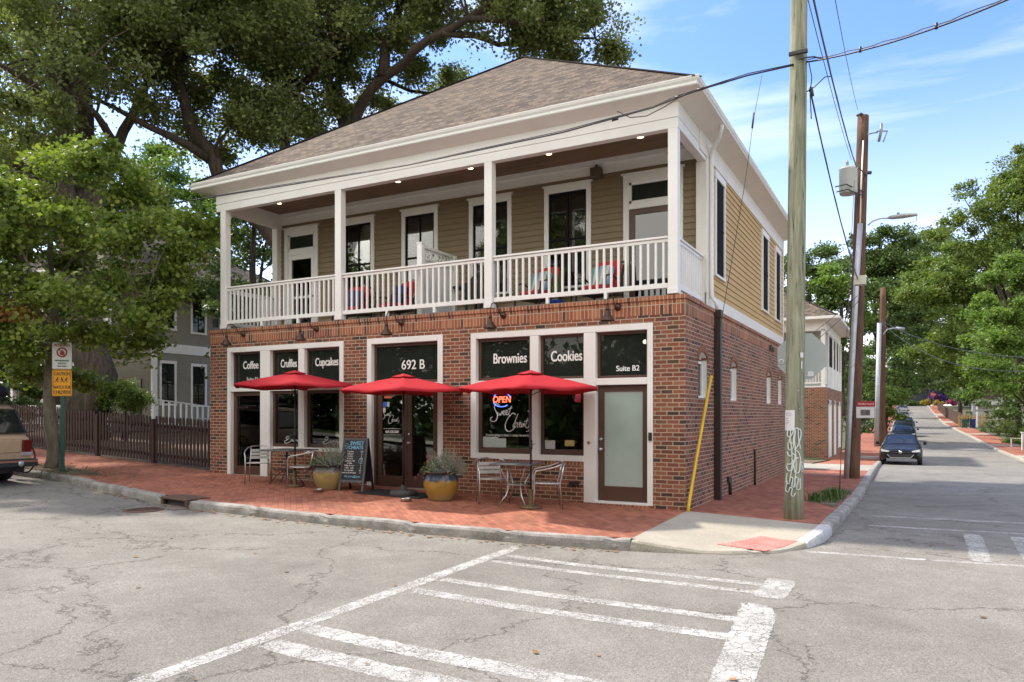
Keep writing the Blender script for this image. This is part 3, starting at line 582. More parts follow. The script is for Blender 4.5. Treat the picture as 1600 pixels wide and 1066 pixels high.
# ---- left shopfront
sf = MB(); y0 = -.022
def trim_ring(mb, x0, x1, z0, z1, t, bars=(), sill=True, y0=-.022, y1=.14):
    mb.box(x0, x0+t, y0, y1, z0, z1).box(x1-t, x1, y0, y1, z0, z1).box(x0+t, x1-t, y0, y1, z1-t, z1)
    for b in bars: mb.box(*b)
    return mb
t = .11
f = MB(); f.box(-11.06,-10.95,y0,.14,.205,3.225).box(-7.58,-7.47,y0,.14,.80,3.225).box(-10.95,-7.58,y0,.14,3.115,3.225)
f.box(-9.97,-9.74,y0+.004,.15,.19,3.115).box(-9.74,-9.66,y0+.004,.15,.90,3.115).box(-8.78,-8.60,y0+.004,.15,.90,3.115); f.box(-10.95,-9.97,y0+.01,.15,2.18,2.30); f.box(-9.66,-8.78,y0+.01,.15,2.18,2.30); f.box(-8.60,-7.58,y0+.01,.15,2.18,2.30)
f.box(-9.74,-7.58,y0-.012,.15,.815,.90)
sh = f.build('shopfront_frame', WHITE, BL, .006)
w1 = pane(BL,-10.95,-9.97,2.30,3.115,.05,FILM); letters('Coffee', -10.42, 2.80, GY-.012, .185, w1, .007, .74); letters('Suite B1', -10.36, 2.47, GY-.012, .09, w1, .002, .95)
w2 = pane(BL,-9.66,-8.78,2.30,3.115,.05,FILM); letters('Cruffles', -9.20, 2.80, GY-.012, .185, w2, .007, .62)
w3 = pane(BL,-8.60,-7.58,2.30,3.115,.05,FILM); letters('Cupcakes', -8.06, 2.80, GY-.012, .185, w3, .007, .68)
d1 = pane(BL,-10.95,-9.97,.215,2.18,.10,GLASS,botf=.2); d1.name = 'shop_door'
w4 = pane(BL,-9.66,-8.78,.90,2.18,.07,GLASS); w5 = pane(BL,-8.60,-7.58,.90,2.18,.07,GLASS)
for wv_, cx in ((w4,-9.05),(w5,-7.88)):
    stroke([[(cx-.17,1.06),(cx-.23,1.10),(cx-.15,1.125),(cx-.21,1.05),(cx-.28,1.01),(cx-.1,1.02),(cx-.05,1.06),(cx-.02,1.02),(cx+.02,1.06),(cx+.05,1.02),(cx+.09,1.06),(cx+.13,1.02),(cx+.18,1.04)]], .007, wv_, LETTER, y=GY-.013)
# ---- middle entrance
f = MB(); trim_ring(f,-6.82,-4.90,.10,3.24,.12); f.box(-6.70,-5.02,y0+.01,.15,2.17,2.29); f.build('shopfront_frame', WHITE, BL, .006)
w6 = pane(BL,-6.70,-5.02,2.29,3.12,.06,FILM); letters('692 B', -5.72, 2.66, GY-.012, .20, w6, .004, .92)
def door_leaf(x0, x1, z0, z1, gl, fr=.13, bot=.26, y=GY, hand=None, mat=BROWN):
    m = MB(); m.box(x0, x0+fr, y-.03, y+.02, z0, z1).box(x1-fr, x1, y-.03, y+.02, z0, z1).box(x0+fr, x1-fr, y-.03, y+.02, z1-fr, z1).box(x0+fr, x1-fr, y-.03, y+.02, z0, z0+bot)
    d = m.build('door', mat, BL, .004); MB().box(x0+fr-.004, x1-fr+.004, y-.006, y, z0+bot-.004, z1-fr+.004).build('glass', gl, d)
    if hand is not None:
        for zz in (z0+.92, z0+1.10):
            h = MB(); h.lathe((hand, y-.03, zz), [(.0,0),(.028,.0),(.028,.012),(.012,.016),(.012,.035),(.027,.045),(.027,.06),(0,.066)] if zz < z0+1 else [(0,0),(.028,0),(.028,.018),(.018,.024),(0,.026)], 14, axis=(0,-1,0)); h.build('handle' if zz < z0+1 else 'lock', STEEL, d)
    return d
MB().box(-6.70,-6.64,GY-.06,GY+.03,.12,2.17).box(-6.64,-5.08,GY-.06,GY+.03,2.158,2.17).box(-5.08,-5.02,GY-.06,GY+.03,.12,2.17).build('door_frame', BROWN, BL)
dl = door_leaf(-6.63,-5.865,.125,2.155,GLASS,.12,.22); dr = door_leaf(-5.855,-5.09,.125,2.155,GLASS,.12,.22,hand=-5.80)
# ---- right shopfront
f = MB(); f.box(-4.24,-4.12,y0,.14,.78,3.22).box(-.66,-.56,y0,.14,.05,3.22).box(-4.12,-.66,y0,.14,3.11,3.22).box(-4.12,-1.85,y0-.012,.15,.78,.885)
f.box(-2.94,-2.76,y0+.004,.15,.885,3.11).box(-1.85,-1.62,y0+.004,.15,.045,3.11).box(-4.12,-2.94,y0+.01,.15,2.17,2.29).box(-2.76,-1.85,y0+.01,.15,2.17,2.29).box(-1.62,-.66,y0+.01,.15,2.16,2.28).box(-1.64,-.64,y0-.01,.15,.046,.085)
f.build('shopfront_frame', WHITE, BL, .006)
w7 = pane(BL,-4.12,-2.94,2.29,3.11,.06,FILM); letters('Brownies', -3.44, 2.71, GY-.012, .20, w7, .007, .71)
w8 = pane(BL,-2.76,-1.85,2.29,3.11,.05,FILM); letters('Cookies', -2.25, 2.71, GY-.012, .20, w8, .007, .69)
w9 = pane(BL,-1.62,-.66,2.28,3.11,.05,FILM); letters('Suite B2', -1.06, 2.45, GY-.012, .10, w9, .003, .95)
w10 = pane(BL,-4.12,-2.94,.885,2.17,.07,GLASS,botf=.10); w11 = pane(BL,-2.76,-1.85,.885,2.17,.06,GLASS,botf=.10)
door_leaf(-1.61,-.67,.09,2.155,FROST,.11,.26,hand=-1.555)
# neon OPEN and script lettering on the window
RED = emitmat('red_neon', (1,.10,.05), 1.6); BLUE = emitmat('blue_neon', (.08,.15,1), 1.2)
op = letters('OPEN', -3.62, 1.92, GY-.015, .125, w10, .001, .9, RED, 'neon_word', shear=.12)
stroke([[(-3.62+.2*math.cos(a), 1.92+.135*math.sin(a)) for a in np.linspace(.35, 2.6, 9)]], .008, w10, BLUE, 'neon_ring', GY-.014); stroke([[(-3.62+.2*math.cos(a), 1.92+.135*math.sin(a)) for a in np.linspace(3.6, 5.4, 8)]], .008, w10, BLUE, 'neon_ring', GY-.014)
def sweet(cx, cz, s, parent, r=.006):
    def T(l): return [(cx+p[0]*s, cz+p[1]*s)+((p[2],) if len(p) > 2 else ()) for p in l]
    L_ = [[(-.02,1.02),(-.14,1.10),(-.26,.98),(-.20,.80),(-.12,.62,1.5),(-.16,.42,1.5),(-.34,.34),(-.46,.44),(-.36,.54)],
          [(-.10,.74),(-.06,.60),(0,.68),(.03,.60),(.10,.76),(.14,.66)],
          [(.14,.66),(.22,.74),(.20,.80),(.15,.72),(.20,.62),(.28,.68),(.36,.76),(.33,.82),(.29,.72),(.34,.62),(.42,.68)],
          [(.56,1.0),(.48,.80),(.44,.62),(.50,.58)],[(.40,.86),(.60,.92)],
          [(.74,.62),(.66,.70),(.52,.62),(.34,.40),(.26,.14,1.5),(.34,-.04,1.5),(.50,-.06),(.66,.04),(.76,.14)],
          [(.86,.66),(.74,.36),(.66,.10),(.74,.26),(.84,.30),(.82,.14),(.88,.10)],
          [(.92,.20),(1.0,.26),(.97,.32),(.92,.24),(.97,.12),(1.04,.16),(1.12,.26),(1.06,.24),(1.04,.14),(1.12,.14),(1.16,.26),(1.16,.14)],
          [(1.34,.50),(1.24,.24),(1.24,.10),(1.32,.08)],[(1.16,.34),(1.36,.40)],[(1.34,.08),(1.44,.26),(1.42,.10),(1.34,-.04),(1.26,-.06)],[(1.52,.06),(1.53,.07)]]
    stroke([T(l) for l in L_], r, parent, LETTER, 'script_lettering', GY-.014)
sweet(-3.66, 1.34, .46, w10, .0058); letters("if you're going to cheat, it better be worth it", -3.48, 1.235, GY-.012, .05, w10, .001, .80, shear=.2)
sweet(-6.42, 1.46, .24, dl, .0035); letters('404-530-0081', -6.23, 1.27, GY-.04, .06, dl, .003, .8); MB().box(-6.47,-6.0,GY-.041,GY-.038,1.335,1.342).build('printed_line', LETTER, dl); MB().box(-6.47,-6.0,GY-.041,GY-.038,1.205,1.212).build('printed_line', LETTER, dl)
def sticker(parent, x0, x1, z0, z1, col, nm='sticker', y=GY-.012): return MB().box(x0, x1, y-.002, y, z0, z1).build(nm, M_('sticker_%d%d%d' % tuple(int(c*99) for c in col), col, .6, var=.12, vscale=30), parent)
sticker(dl,-6.47,-6.27,1.98,2.03,(.55,.12,.06),y=GY-.008); sticker(dl,-6.5,-6.40,1.80,1.90,(.05,.14,.5),y=GY-.008); sticker(dl,-6.39,-6.33,1.80,1.90,(.5,.5,.5),y=GY-.008); sticker(dl,-6.5,-6.43,1.68,1.78,(.6,.57,.5),y=GY-.008)
sticker(w10,-4.04,-3.52,1.0,1.17,(.42,.48,.44),'paper_notice'); sticker(w10,-4.04,-3.70,1.17,1.20,(.42,.48,.44),'paper_notice'); sticker(w11,-2.69,-2.48,.99,1.15,(.55,.58,.58),'paper_notice'); sticker(w11,-2.28,-2.09,1.05,1.16,(.5,.40,.14),'paper_notice')
sticker(w11,-2.07,-1.96,1.86,2.06,(.5,.03,.09),'paper_notice'); sticker(dr,-5.27,-5.19,1.98,2.06,(.55,.55,.5),y=GY-.008)
MB().box(-.63,-.57,-.055,-.02,1.18,1.32).build('door_bell', BLACK, BL, .006)
MB().lathe((-1.74,-.02,1.13),[(0,0),(.028,0),(.03,.012),(0,.014)],16,axis=(0,-1,0)).build('house_number', M_('brass',(.45,.33,.14),.4,metal=.7), BL)
m = MB(); m.box(-2.12,-1.94,-.07,-.0,.34,.42); m.lathe((-2.03,-.07,.38),[(0,0),(.02,0),(.02,.03),(0,.03)],10,axis=(0,-1,0)); m.build('tap_box', BLACK, BL, .005)
# interior seen through the glass
wl = M_('cafe_wall', (.24,.20,.15), .8); flo = M_('cafe_floor', (.06,.04,.03), .4); cnt = woodmat('counter_wood', (.16,.09,.04), (.30,.18,.09), .5, (.7,12,12), False)
m = MB(); m.box(-11.3,-.35,6.2,6.3,-.1,3.45,0).box(-1.84,-1.74,.3,6.2,-.1,3.45,0).box(-11.3,-.35,.3,6.3,3.42,3.5,0).box(-11.36,-11.3,.3,6.3,-.1,3.45,0).box(-.36,-.3,.3,6.3,-.1,3.45,0); m.box(-11.3,-.35,.3,6.2,-.05,.10,1)
inter = m.build('interior', [wl, flo], BL)
MB().box(-9.9,-7.4,.19,.50,1.13,1.17).build('window_shelf', cnt, BL)
m = MB(); m.box(-8.0,-5.2,3.8,4.4,.1,1.15,0); m.build('counter', cnt, BL)
MB().box(-4.3,-2.0,4.4,4.6,.9,1.9).box(-4.3,-2.0,4.2,4.6,.1,1.0).box(-7.4,-6.2,5.9,6.1,1.2,2.4).build('shelving', M_('shelf_dark',(.12,.10,.08),.7), BL)
BL_b = MB()
for x, y, z in ((-5.3,1.2,3.0),(-3.45,1.25,3.02),(-1.1,1.2,3.02)): BL_b.lathe((x,y,z),[(0,-.045),(.035,-.03),(.045,0),(.03,.03),(0,.05)],12)
BL_b.build('ceiling_bulb', emitmat('shop_bulb',(1,.9,.75),6), BL)
mug = MB(); mug.lathe((0,0,0),[(0,.003),(.036,.003),(.04,.0),(.042,.09),(.038,.09),(.036,.01),(0,.01)],16); mug.tube([(.04,0,.075),(.065,0,.07),(.068,0,.04),(.042,0,.02)],.006,6)
MUG = M_('mug_white',(.7,.7,.68),.3)
mg = mug.build('mug', MUG, loc=(-8.28,.27,1.172)); tag(mg,'white mug on the shelf inside the Cupcakes window, leftmost of the three mugs','mug','mugs on the window shelf')
for x, l in ((-8.10,'white mug on the shelf inside the Cupcakes window, middle of the three mugs'),(-7.72,'white mug on the shelf inside the Cupcakes window, beside the laptop')):
    c = mg.copy(); COL.objects.link(c); c.location.x = x; c['label'] = l
tag(MB().lathe((0,0,0),[(0,0),(.06,0),(.06,.23),(0,.23)],18).build('paper_roll', MUG, loc=(-8.43,.28,1.172)), 'white paper towel roll standing on the window shelf', 'paper roll')
m = MB(); m.box(-.12,.12,-.08,.08,0,.012); m.bar((-.0,.07,.01),(.0,.14,.2),.24,.008); tag(m.build('laptop', DGREY, loc=(-7.92,.30,1.172), rot=(0,0,R(70))), 'small dark laptop standing open on the window shelf', 'laptop')
tag(MB().box(-.16,.16,-.01,.01,0,.26).build('menu_card', MUG, loc=(-9.15,.28,1.172), rot=(R(-10),0,0)), 'white card stand on the shelf inside the Cruffles window', 'card')
tag(MB().box(-.1,.1,-.06,.06,0,.13).build('napkin_box', MUG, loc=(-9.45,.27,1.172), bevel=.02), 'white napkin box on the shelf inside the Cruffles window', 'box')
# ---- side windows in brick
for s in SIDE:
    cy = (s[0]+s[1])/2; hw = (s[1]-s[0])/2; x = -.13; m = MB(); fw = .05
    n = 12; out = [(s[0], s[2]), (s[1], s[2]), (s[1], s[3])]+[(cy+hw*math.cos(math.pi*k/n), s[3]+.16*math.sin(math.pi*k/n)) for k in range(1, n)]+[(s[0], s[3])]
    # white reveal lining and arched head board
    e_ = .005; out = [(cy+(a-cy)*(1-e_/hw), b-(e_ if b > s[3]-.01 else -e_)) for a, b in out]; vs = [(-.006, a, b) for a, b in out]+[(x, a, b) for a, b in out]; nn = len(out); m.add(vs, [(i, (i+1)%nn, nn+(i+1)%nn, nn+i) for i in range(nn)])
    hb = [p for p in out if p[1] >= s[3]-.001]; m.add([(x+.02, a, b) for a, b in hb], [tuple(range(len(hb)))])
    m.box(x-.01, x+.045, s[0], s[0]+fw, s[2], s[3]).box(x-.01, x+.045, s[1]-fw, s[1], s[2], s[3]).box(x-.01, x+.045, s[0]+fw, s[1]-fw, s[3]-.05, s[3]).box(x-.01, x+.045, s[0]+fw, s[1]-fw, s[2], s[2]+fw)
    wn = m.build('arched_window', WHITE, BL); MB().box(x-.005, x+.01, s[0]+fw, s[1]-fw, s[2]+fw, s[3]-.05).build('glass', FILM, wn)
# ---- upper storey
ZF = 3.70; WX = -.13; PY = 2.0; ZB = 6.53
def siding(u0, u1, z0, z1, ops, put, mb, pitch=.128, base=3.98):
    for a, b, c, d in wall_cells(u0, u1, z0, z1, ops):
        k = math.floor((c-base)/pitch)
        while base+k*pitch < d-1e-6:
            lo = max(c, base+k*pitch); hi = min(d, base+(k+1)*pitch)
            f = lambda z: .020*(1-(z-(base+k*pitch))/pitch)+.004
            mb.add([put(a, f(lo), lo), put(b, f(lo), lo), put(b, f(hi), hi), put(a, f(hi), hi)], [(0,1,2,3)])
            if lo > c+1e-6 or abs(lo-c) < 1e-6: mb.add([put(a, .002, lo), put(b, .002, lo), put(b, f(lo), lo), put(a, f(lo), lo)], [(0,1,2,3)])
            k += 1
UW = [(-9.23,-8.22),(-7.39,-6.35),(-5.50,-4.40),(-3.60,-2.52)]; UD = [(-11.2,-10.04),(-1.81,-.58)]
bops = [(a+.05, b-.05, 4.33, 6.45) for a, b in UW]+[(a+.05, b-.05, 3.6, 6.45) for a, b in UD]
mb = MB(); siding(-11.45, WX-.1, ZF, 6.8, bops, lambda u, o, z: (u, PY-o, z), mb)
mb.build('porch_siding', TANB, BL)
sops = [(2.54,3.42,4.46,6.40),(7.80,8.78,4.42,6.38),(9.92,10.88,4.40,6.36)]
mb = MB(); siding(PY+.12, Y1-.12, 3.98, 6.98, sops, lambda u, o, z: (WX+o, u, z), mb)
mb.build('side_siding', TAN, BL)
mb = MB(); siding(2.2, Y1-.1, 3.98, 6.98, [], lambda u, o, z: (-11.5-o, u, z), mb); siding(-11.4, WX, 3.98, 6.98, [], lambda u, o, z: (u, Y1-.05+o, z), mb); mb.build('side_siding', TAN, BL)
mb = MB(); mb.box(WX, WX+.03, PY-.05, Y1, 3.66, 3.985); mb.build('band_board', TRIM, BL, .005); mb = MB(); mb.box(WX-.1, WX+.034, Y1-.12, Y1-.0, 3.985, 6.598); mb.build('corner_trim', TRIM, BL, .005); mb = MB(); mb.box(WX-.02, WX+.032, PY-.09, PY+.13, 3.985, 6.598); mb.box(WX-.18, WX-.02, PY-.09, PY-.0, ZF, ZB); mb.build('corner_trim', TRIM, BL, .005)
MB().box(-11.50,-11.33, PY-.17, PY-.0, ZF, ZB).build('corner_trim', TRIM, BL, .005); MB().box(-11.53,-11.5, PY, Y1, 3.66, 3.985).build('band_board', TRIM, BL)
mb = MB()
mb.box(WX-.02, WX+.036, 1.4, Y1+.02, 6.60, 6.98)            # side frieze
mb.build('side_frieze', TRIM, BL, .005)
# porch floor, ceiling, beams
MB().box(-11.5, WX, -.0+.06, PY, 3.60, 3.70).build('porch_floor', M_('porch_floor',(.20,.20,.19),.6), BL)
MB().box(-11.35, WX-.05, .14, PY, 6.90, 6.93).build('porch_ceiling', CEIL, BL)
mb = MB(); mb.box(-11.45, WX+.01, .0, .16, ZB, 6.70).box(-11.46, WX+.014, -.006, .16, 6.706, 6.96)       # front beam with its reveal line
mb.box(WX-.15, WX+.01, .16, PY, ZB, 6.70).box(WX-.15, WX+.014, .16, PY, 6.706, 6.98); mb.box(-11.45,-11.30,.16,PY,ZB,6.96)
mb.box(-11.3, WX-.15, PY-.05, PY-.0, 6.62, 6.90).box(-11.3, WX-.15, PY-.12, PY-.05, 6.80, 6.90).box(-11.3, WX-.15, .16, .22, 6.78, 6.90)
mb.build('porch_beam', WHITE, BL, .005)
for x in (-11.37+.14, -7.64, -3.86, -.215):
    m = MB(); m.box(x-.085, x+.085, .0, .165, 3.76, ZB).box(x-.095, x+.095, -.008, .173, 3.70, 3.80); m.build('porch_post', WHITE, BL, .006)
def railing(p, q, n, legs):
    p, q = Vector(p), Vector(q); m = MB(); d = q-p
    m.bar(p+Vector((0,0,.985)), q+Vector((0,0,.985)), .10, .035).bar(p+Vector((0,0,.935)), q+Vector((0,0,.935)), .045, .055).bar(p+Vector((0,0,.155)), q+Vector((0,0,.155)), .05, .085)
    for i in range(legs):
        c = p+d*(i+1)/(legs+1); m.box(c.x-.03, c.x+.03, c.y-.03, c.y+.03, c.z+.0, c.z+.12)
    r_ = m.build('railing', WHITE, BL, .004)
    b = MB()
    for i in range(n):
        c = p+d*(i+.7)/(n+.4); b.box(c.x-.019, c.x+.019, c.y-.019, c.y+.019, c.z+.19, c.z+.91)
    b.build('balusters', WHITE, r_)
for a, b in ((-11.14,-7.73),(-7.55,-3.95),(-3.77,-.30)): railing((a,.075,3.70), (b,.075,3.70), 25, 2)
railing((WX-.07,.17,3.70), (WX-.07,PY-.1,3.70), 13, 1); railing((-11.4,.17,3.70), (-11.4,PY-.17,3.70), 13, 1)
# soffit, gutter, roof
OH = .30; ex0, ex1, ey0, ey1 = X0-OH-.1, OH, -OH, Y1+OH
ix0, ix1, iy0, iy1 = -11.5, WX, 0, Y1
o4 = [(ex0,ey0),(ex1,ey0),(ex1,ey1),(ex0,ey1)]; i4 = [(ix0,iy0),(ix1,iy0),(ix1,iy1),(ix0,iy1)]
m = MB()
for k in range(4):
    a, b = o4[k], o4[(k+1)%4]; c, d = i4[k], i4[(k+1)%4]
    m.quad((*c,6.95),(*d,6.95),(*b,7.06),(*a,7.06))
m.build('soffit', TRIM, BL)
def ring(mb, off0, off1, z0, z1, mi=0):
    a = [(ex0-off1,ey0-off1),(ex1+off1,ey0-off1),(ex1+off1,ey1+off1),(ex0-off1,ey1+off1)]; b = [(ex0-off0,ey0-off0),(ex1+off0,ey0-off0),(ex1+off0,ey1+off0),(ex0-off0,ey1+off0)]
    for k in range(4):
        p, q, r_, s = a[k], a[(k+1)%4], b[(k+1)%4], b[k]
        mb.add([(*p,z0),(*q,z0),(*r_,z0),(*s,z0),(*p,z1),(*q,z1),(*r_,z1),(*s,z1)], [(0,3,2,1),(4,5,6,7),(0,1,5,4),(2,3,7,6)], mi)
m = MB(); ring(m, -.14, -.10, 7.04, 7.20); m.build('fascia', WHITE, BL)
m = MB()                                            # ogee gutter profile swept round the eaves
prof = [(-.10,7.075),(-.045,7.075),(-.03,7.095),(-.03,7.13),(.0,7.165),(.006,7.19),(.012,7.195),(.012,7.215),(-.004,7.215),(-.006,7.2),(-.10,7.19)]
for k in range(4):
    vs = []
    for off, z in prof:
        c4 = [(ex0-off,ey0-off),(ex1+off,ey0-off),(ex1+off,ey1+off),(ex0-off,ey1+off)]; vs += [(*c4[k],z),(*c4[(k+1)%4],z)]
    m.add(vs, [(2*i,2*i+1,2*i+3,2*i+2) for i in range(len(prof)-1)])
m.build('gutter', WHITE, BL)
m, nt, b, out = newmat('shingles'); g = N(nt, 'ShaderNodeTexCoord')
SHG = m; t_ = N(nt, 'ShaderNodeTexBrick'); t_.offset = .37; t_.inputs['Scale'].default_value = 1; t_.inputs['Brick Width'].default_value = .19; t_.inputs['Row Height'].default_value = .125; t_.inputs['Mortar Size'].default_value = .006; t_.inputs['Color1'].default_value = (0,0,0,1); t_.inputs['Color2'].default_value = (1,1,1,1); t_.inputs['Mortar'].default_value = (0,0,0,1); t_.inputs['Mortar Smooth'].default_value = .3
nt.links.new(g.outputs['UV'], t_.inputs['Vector']); r = ramp(nt, [(0,(.07,.056,.045)),(.5,(.122,.098,.077)),(1,(.185,.148,.112))]); nt.links.new(t_.outputs['Color'], r.inputs[0]); n2 = noisetex(nt, 90, 3, .7, 'UV'); r2 = ramp(nt, [(.3,(.6,.6,.6)),(.7,(1.35,1.35,1.35))]); nt.links.new(n2.outputs['Fac'], r2.inputs[0])
n3 = noisetex(nt, 1.4, 5, .6, 'UV', mapscale=(1,2.5,1)); r3 = ramp(nt, [(.3,(.72,.73,.76)),(.7,(1.22,1.18,1.15))]); nt.links.new(n3.outputs['Fac'], r3.inputs[0])
c = mix(nt, r.outputs[0], (.03,.025,.022), t_.outputs['Fac']); c = mix(nt, c, r2.outputs[0], 1, 'MULTIPLY'); c = mix(nt, c, r3.outputs[0], 1, 'MULTIPLY'); nt.links.new(c, b.inputs['Base Color']); b.inputs['Roughness'].default_value = .95; b.inputs['Specular IOR Level'].default_value = .2
sepu = N(nt, 'ShaderNodeSeparateXYZ'); nt.links.new(g.outputs['UV'], sepu.inputs[0]); md = N(nt, 'ShaderNodeMath', operation='FRACT'); dv = N(nt, 'ShaderNodeMath', operation='DIVIDE'); dv.inputs[1].default_value = .135; nt.links.new(sepu.outputs[1], dv.inputs[0]); nt.links.new(dv.outputs[0], md.inputs[0])
iv = N(nt, 'ShaderNodeMath', operation='SUBTRACT'); iv.inputs[0].default_value = 1; nt.links.new(md.outputs[0], iv.inputs[1]); ad = N(nt, 'ShaderNodeMath', operation='MULTIPLY_ADD'); nt.links.new(t_.outputs['Color'], ad.inputs[0]); ad.inputs[1].default_value = .5; nt.links.new(iv.outputs[0], ad.inputs[2]); bump(nt, b, ad.outputs[0], .9, .018)
def hip_roof(name, parent, x0, x1, y0, y1, z0, ridge, mat, thick=.06):
    """ridge: list of one or two (x, y, z) points"""
    a, b = ridge[0], ridge[-1]; c4 = [Vector((x0,y0,z0)),Vector((x1,y0,z0)),Vector((x1,y1,z0)),Vector((x0,y1,z0))]; A, B = Vector(a), Vector(b)
    along_x = abs(B.x-A.x) > abs(B.y-A.y)
    fs = [[c4[0],c4[1],B,A],[c4[1],c4[2],B],[c4[2],c4[3],A,B],[c4[3],c4[0],A]] if along_x else [[c4[0],c4[1],A],[c4[1],c4[2],B,A],[c4[2],c4[3],B],[c4[3],c4[0],A,B]]
    mb = MB(); uvs = []
    for f in fs:
        if (f[-1]-f[0]).length < 1e-6: f = f[:-1]
        if len(f) == 4 and (f[2]-f[3]).length < 1e-5: f = f[:3]
        e = (f[1]-f[0]).normalized(); nrm = (f[1]-f[0]).cross(f[2]-f[0]).normalized(); up = nrm.cross(e)
        mb.add(f, [tuple(range(len(f)))]); uvs += [((p-f[0]).dot(e), (p-f[0]).dot(up)) for p in f]
    o = mb.build(name, mat, parent); uv = o.data.uv_layers.new(name='UVMap')
    for i, l in enumerate(o.data.loops): uv.data[i].uv = uvs[i] if i < len(uvs) else (0, 0)
    hips = [(c4[0],A),(c4[1],B if along_x else A),(c4[2],B),(c4[3],A if along_x else B)]+([(A,B)] if (A-B).length > .1 else [])
    h = MB()
    for p, q in hips: h.bar(p+Vector((0,0,-.002)), q+Vector((0,0,-.002)), .17, .02)
    h.build('ridge_cap', mat, o); return o
hip_roof('roof', BL, ex0+.02, ex1-.02, ey0+.02, ey1-.02, 7.20, [(-5.95,5.62,11.42)], SHG)
# downspout with elbows on the side
WHT = WHITE; m = MB(); y = 2.10
m.tube([(.24,1.62,7.08),(.24,1.64,7.0),(.16,1.78,6.86),(-.02,2.02,6.76),(-.055,2.1,6.62),(-.055,2.1,5),(-.055,2.1,4.05),(-.05,2.11,3.92),(.03,2.14,3.80),(.05,2.15,3.66)], .042, 10); m.build('downspout', WHITE, BL)
m = MB(); m.box(.005,.125,2.07,2.21,-.10,3.62); m.box(.003,.14,2.05,2.23,3.5,3.66); m.build('downspout_boot', M_('dark_brown_metal',(.03,.02,.018),.5), BL, .01)
# porch windows and doors
def up_window(x0, x1, z0, z1, curtain=False):
    y = PY; m = MB(); c = .105; m.box(x0, x0+c, y-.045, y+.05, z0, z1-.14).box(x1-c, x1, y-.045, y+.05, z0, z1-.14).box(x0-.0, x1+.0, y-.05, y+.05, z1-.14, z1).box(x0-.04, x1+.04, y-.075, y+.05, z1, z1+.035).box(x0-.03, x1+.03, y-.08, y+.05, z0-.05, z0)
    w_ = m.build('porch_window', WHITE, BL, .005); a, b = x0+c, x1-c; m = MB(); zz = (z0+z1-.14)/2
    m.box(a, a+.035, y-.02, y+.03, z0, z1-.14).box(b-.035, b, y-.02, y+.03, z0, z1-.14).box(a, b, y-.02, y+.03, z0, z0+.05).box(a, b, y-.02, y+.03, z1-.18, z1-.14).box(a, b, y-.022, y+.03, zz-.02, zz+.02).box((a+b)/2-.012,(a+b)/2+.012,y-.018,y+.03,z0,z1-.14)
    m.build('sash', SCREEN, w_); MB().box(a, b, y+.0, y+.01, z0, z1-.14).build('glass', GLASS, w_)
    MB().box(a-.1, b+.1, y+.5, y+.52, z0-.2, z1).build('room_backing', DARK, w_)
    if curtain:
        m = MB(); n = 16
        for k in range(n):
            x_ = a+.02+k*.018; t0 = k/n
            m.add([(x_, y+.06+.02*math.sin(k*2.2), z1-.15),(x_+.018, y+.06+.02*math.sin((k+1)*2.2), z1-.15),(a+.02+(k+1)*.010, y+.06+.02*math.sin((k+1)*2.2), z0+.6),(a+.02+k*.010, y+.06+.02*math.sin(k*2.2), z0+.6)], [(0,1,2,3)], 0, True)
        m.build('curtain', M_('curtain',(.42,.40,.30),.8), w_)
    return w_
for i, (a, b) in enumerate(UW): up_window(a, b, 4.35, 6.50, i == 0)
def up_door(x0, x1, mat, gl, brown):
    y = PY; m = MB(); c = .12; z1 = 6.50; m.box(x0, x0+c, y-.045, y+.05, ZF, z1-.16).box(x1-c, x1, y-.045, y+.05, ZF, z1-.16).box(x0, x1, y-.05, y+.05, z1-.16, z1).box(x0-.04, x1+.04, y-.075, y+.05, z1, z1+.035).box(x0+c, x1-c, y-.03, y+.05, 5.80, 5.92)
    fr = m.build('door_surround', WHITE, BL, .005); a, b = x0+c, x1-c
    m = MB(); m.box(a, a+.05, y-.02, y+.03, 5.92, 6.34).box(b-.05, b, y-.02, y+.03, 5.92, 6.34).box(a, b, y-.02, y+.03, 6.29, 6.34).box(a, b, y-.02, y+.03, 5.92, 5.97); tr = m.build('transom_window', WHITE, BL); MB().box(a+.05, b-.05, y, y+.01, 5.97, 6.29).build('glass', FILM, tr)
    m = MB(); f_ = .12; m.box(a, a+f_, y-.02, y+.03, ZF+.03, 5.80).box(b-f_, b, y-.02, y+.03, ZF+.03, 5.80).box(a+f_, b-f_, y-.02, y+.03, 5.68, 5.80).box(a+f_, b-f_, y-.02, y+.03, ZF+.03, ZF+.28); m.box(a+f_, b-f_, y-.018, y+.02, 4.66, 4.72) if not brown else None
    d = m.build('door', mat, BL, .004); MB().box(a+f_, b-f_, y, y+.01, ZF+.28, 5.68).build('glass', gl, d); MB().lathe(((a+.06) if brown else (b-.06),y-.02,4.7),[(0,0),(.028,0),(.02,.03),(.03,.05),(0,.065)],12,axis=(0,-1,0)).build('handle', STEEL, d)
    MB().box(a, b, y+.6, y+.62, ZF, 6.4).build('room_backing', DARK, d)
MIR = glassmat('reflective_door_glass', (.35,.37,.36), boost=1.5)
up_door(*UD[0], WHITE, GLASS, False); up_door(*UD[1], BROWN, MIR, True)
# side windows above
for a, b, c_, d_ in sops:
    m = MB(); x = WX+.02; t_ = .09; m.box(x-.02, x+.04, a, a+t_, c_, d_-.02).box(x-.02, x+.04, b-t_, b, c_, d_-.02).box(x-.02, x+.046, a-.03, b+.03, d_-.02, d_+.13).box(x-.02, x+.05, a-.02, b+.02, c_-.05, c_)
    w_ = m.build('side_window', WHITE, BL, .004); MB().box(x-.02, x+.015, a+t_, b-t_, c_, d_-.02).box(x+.012, x+.024, a+t_, b-t_, (c_+d_)/2-.02, (c_+d_)/2+.02).build('insect_screen', SCREEN, w_)
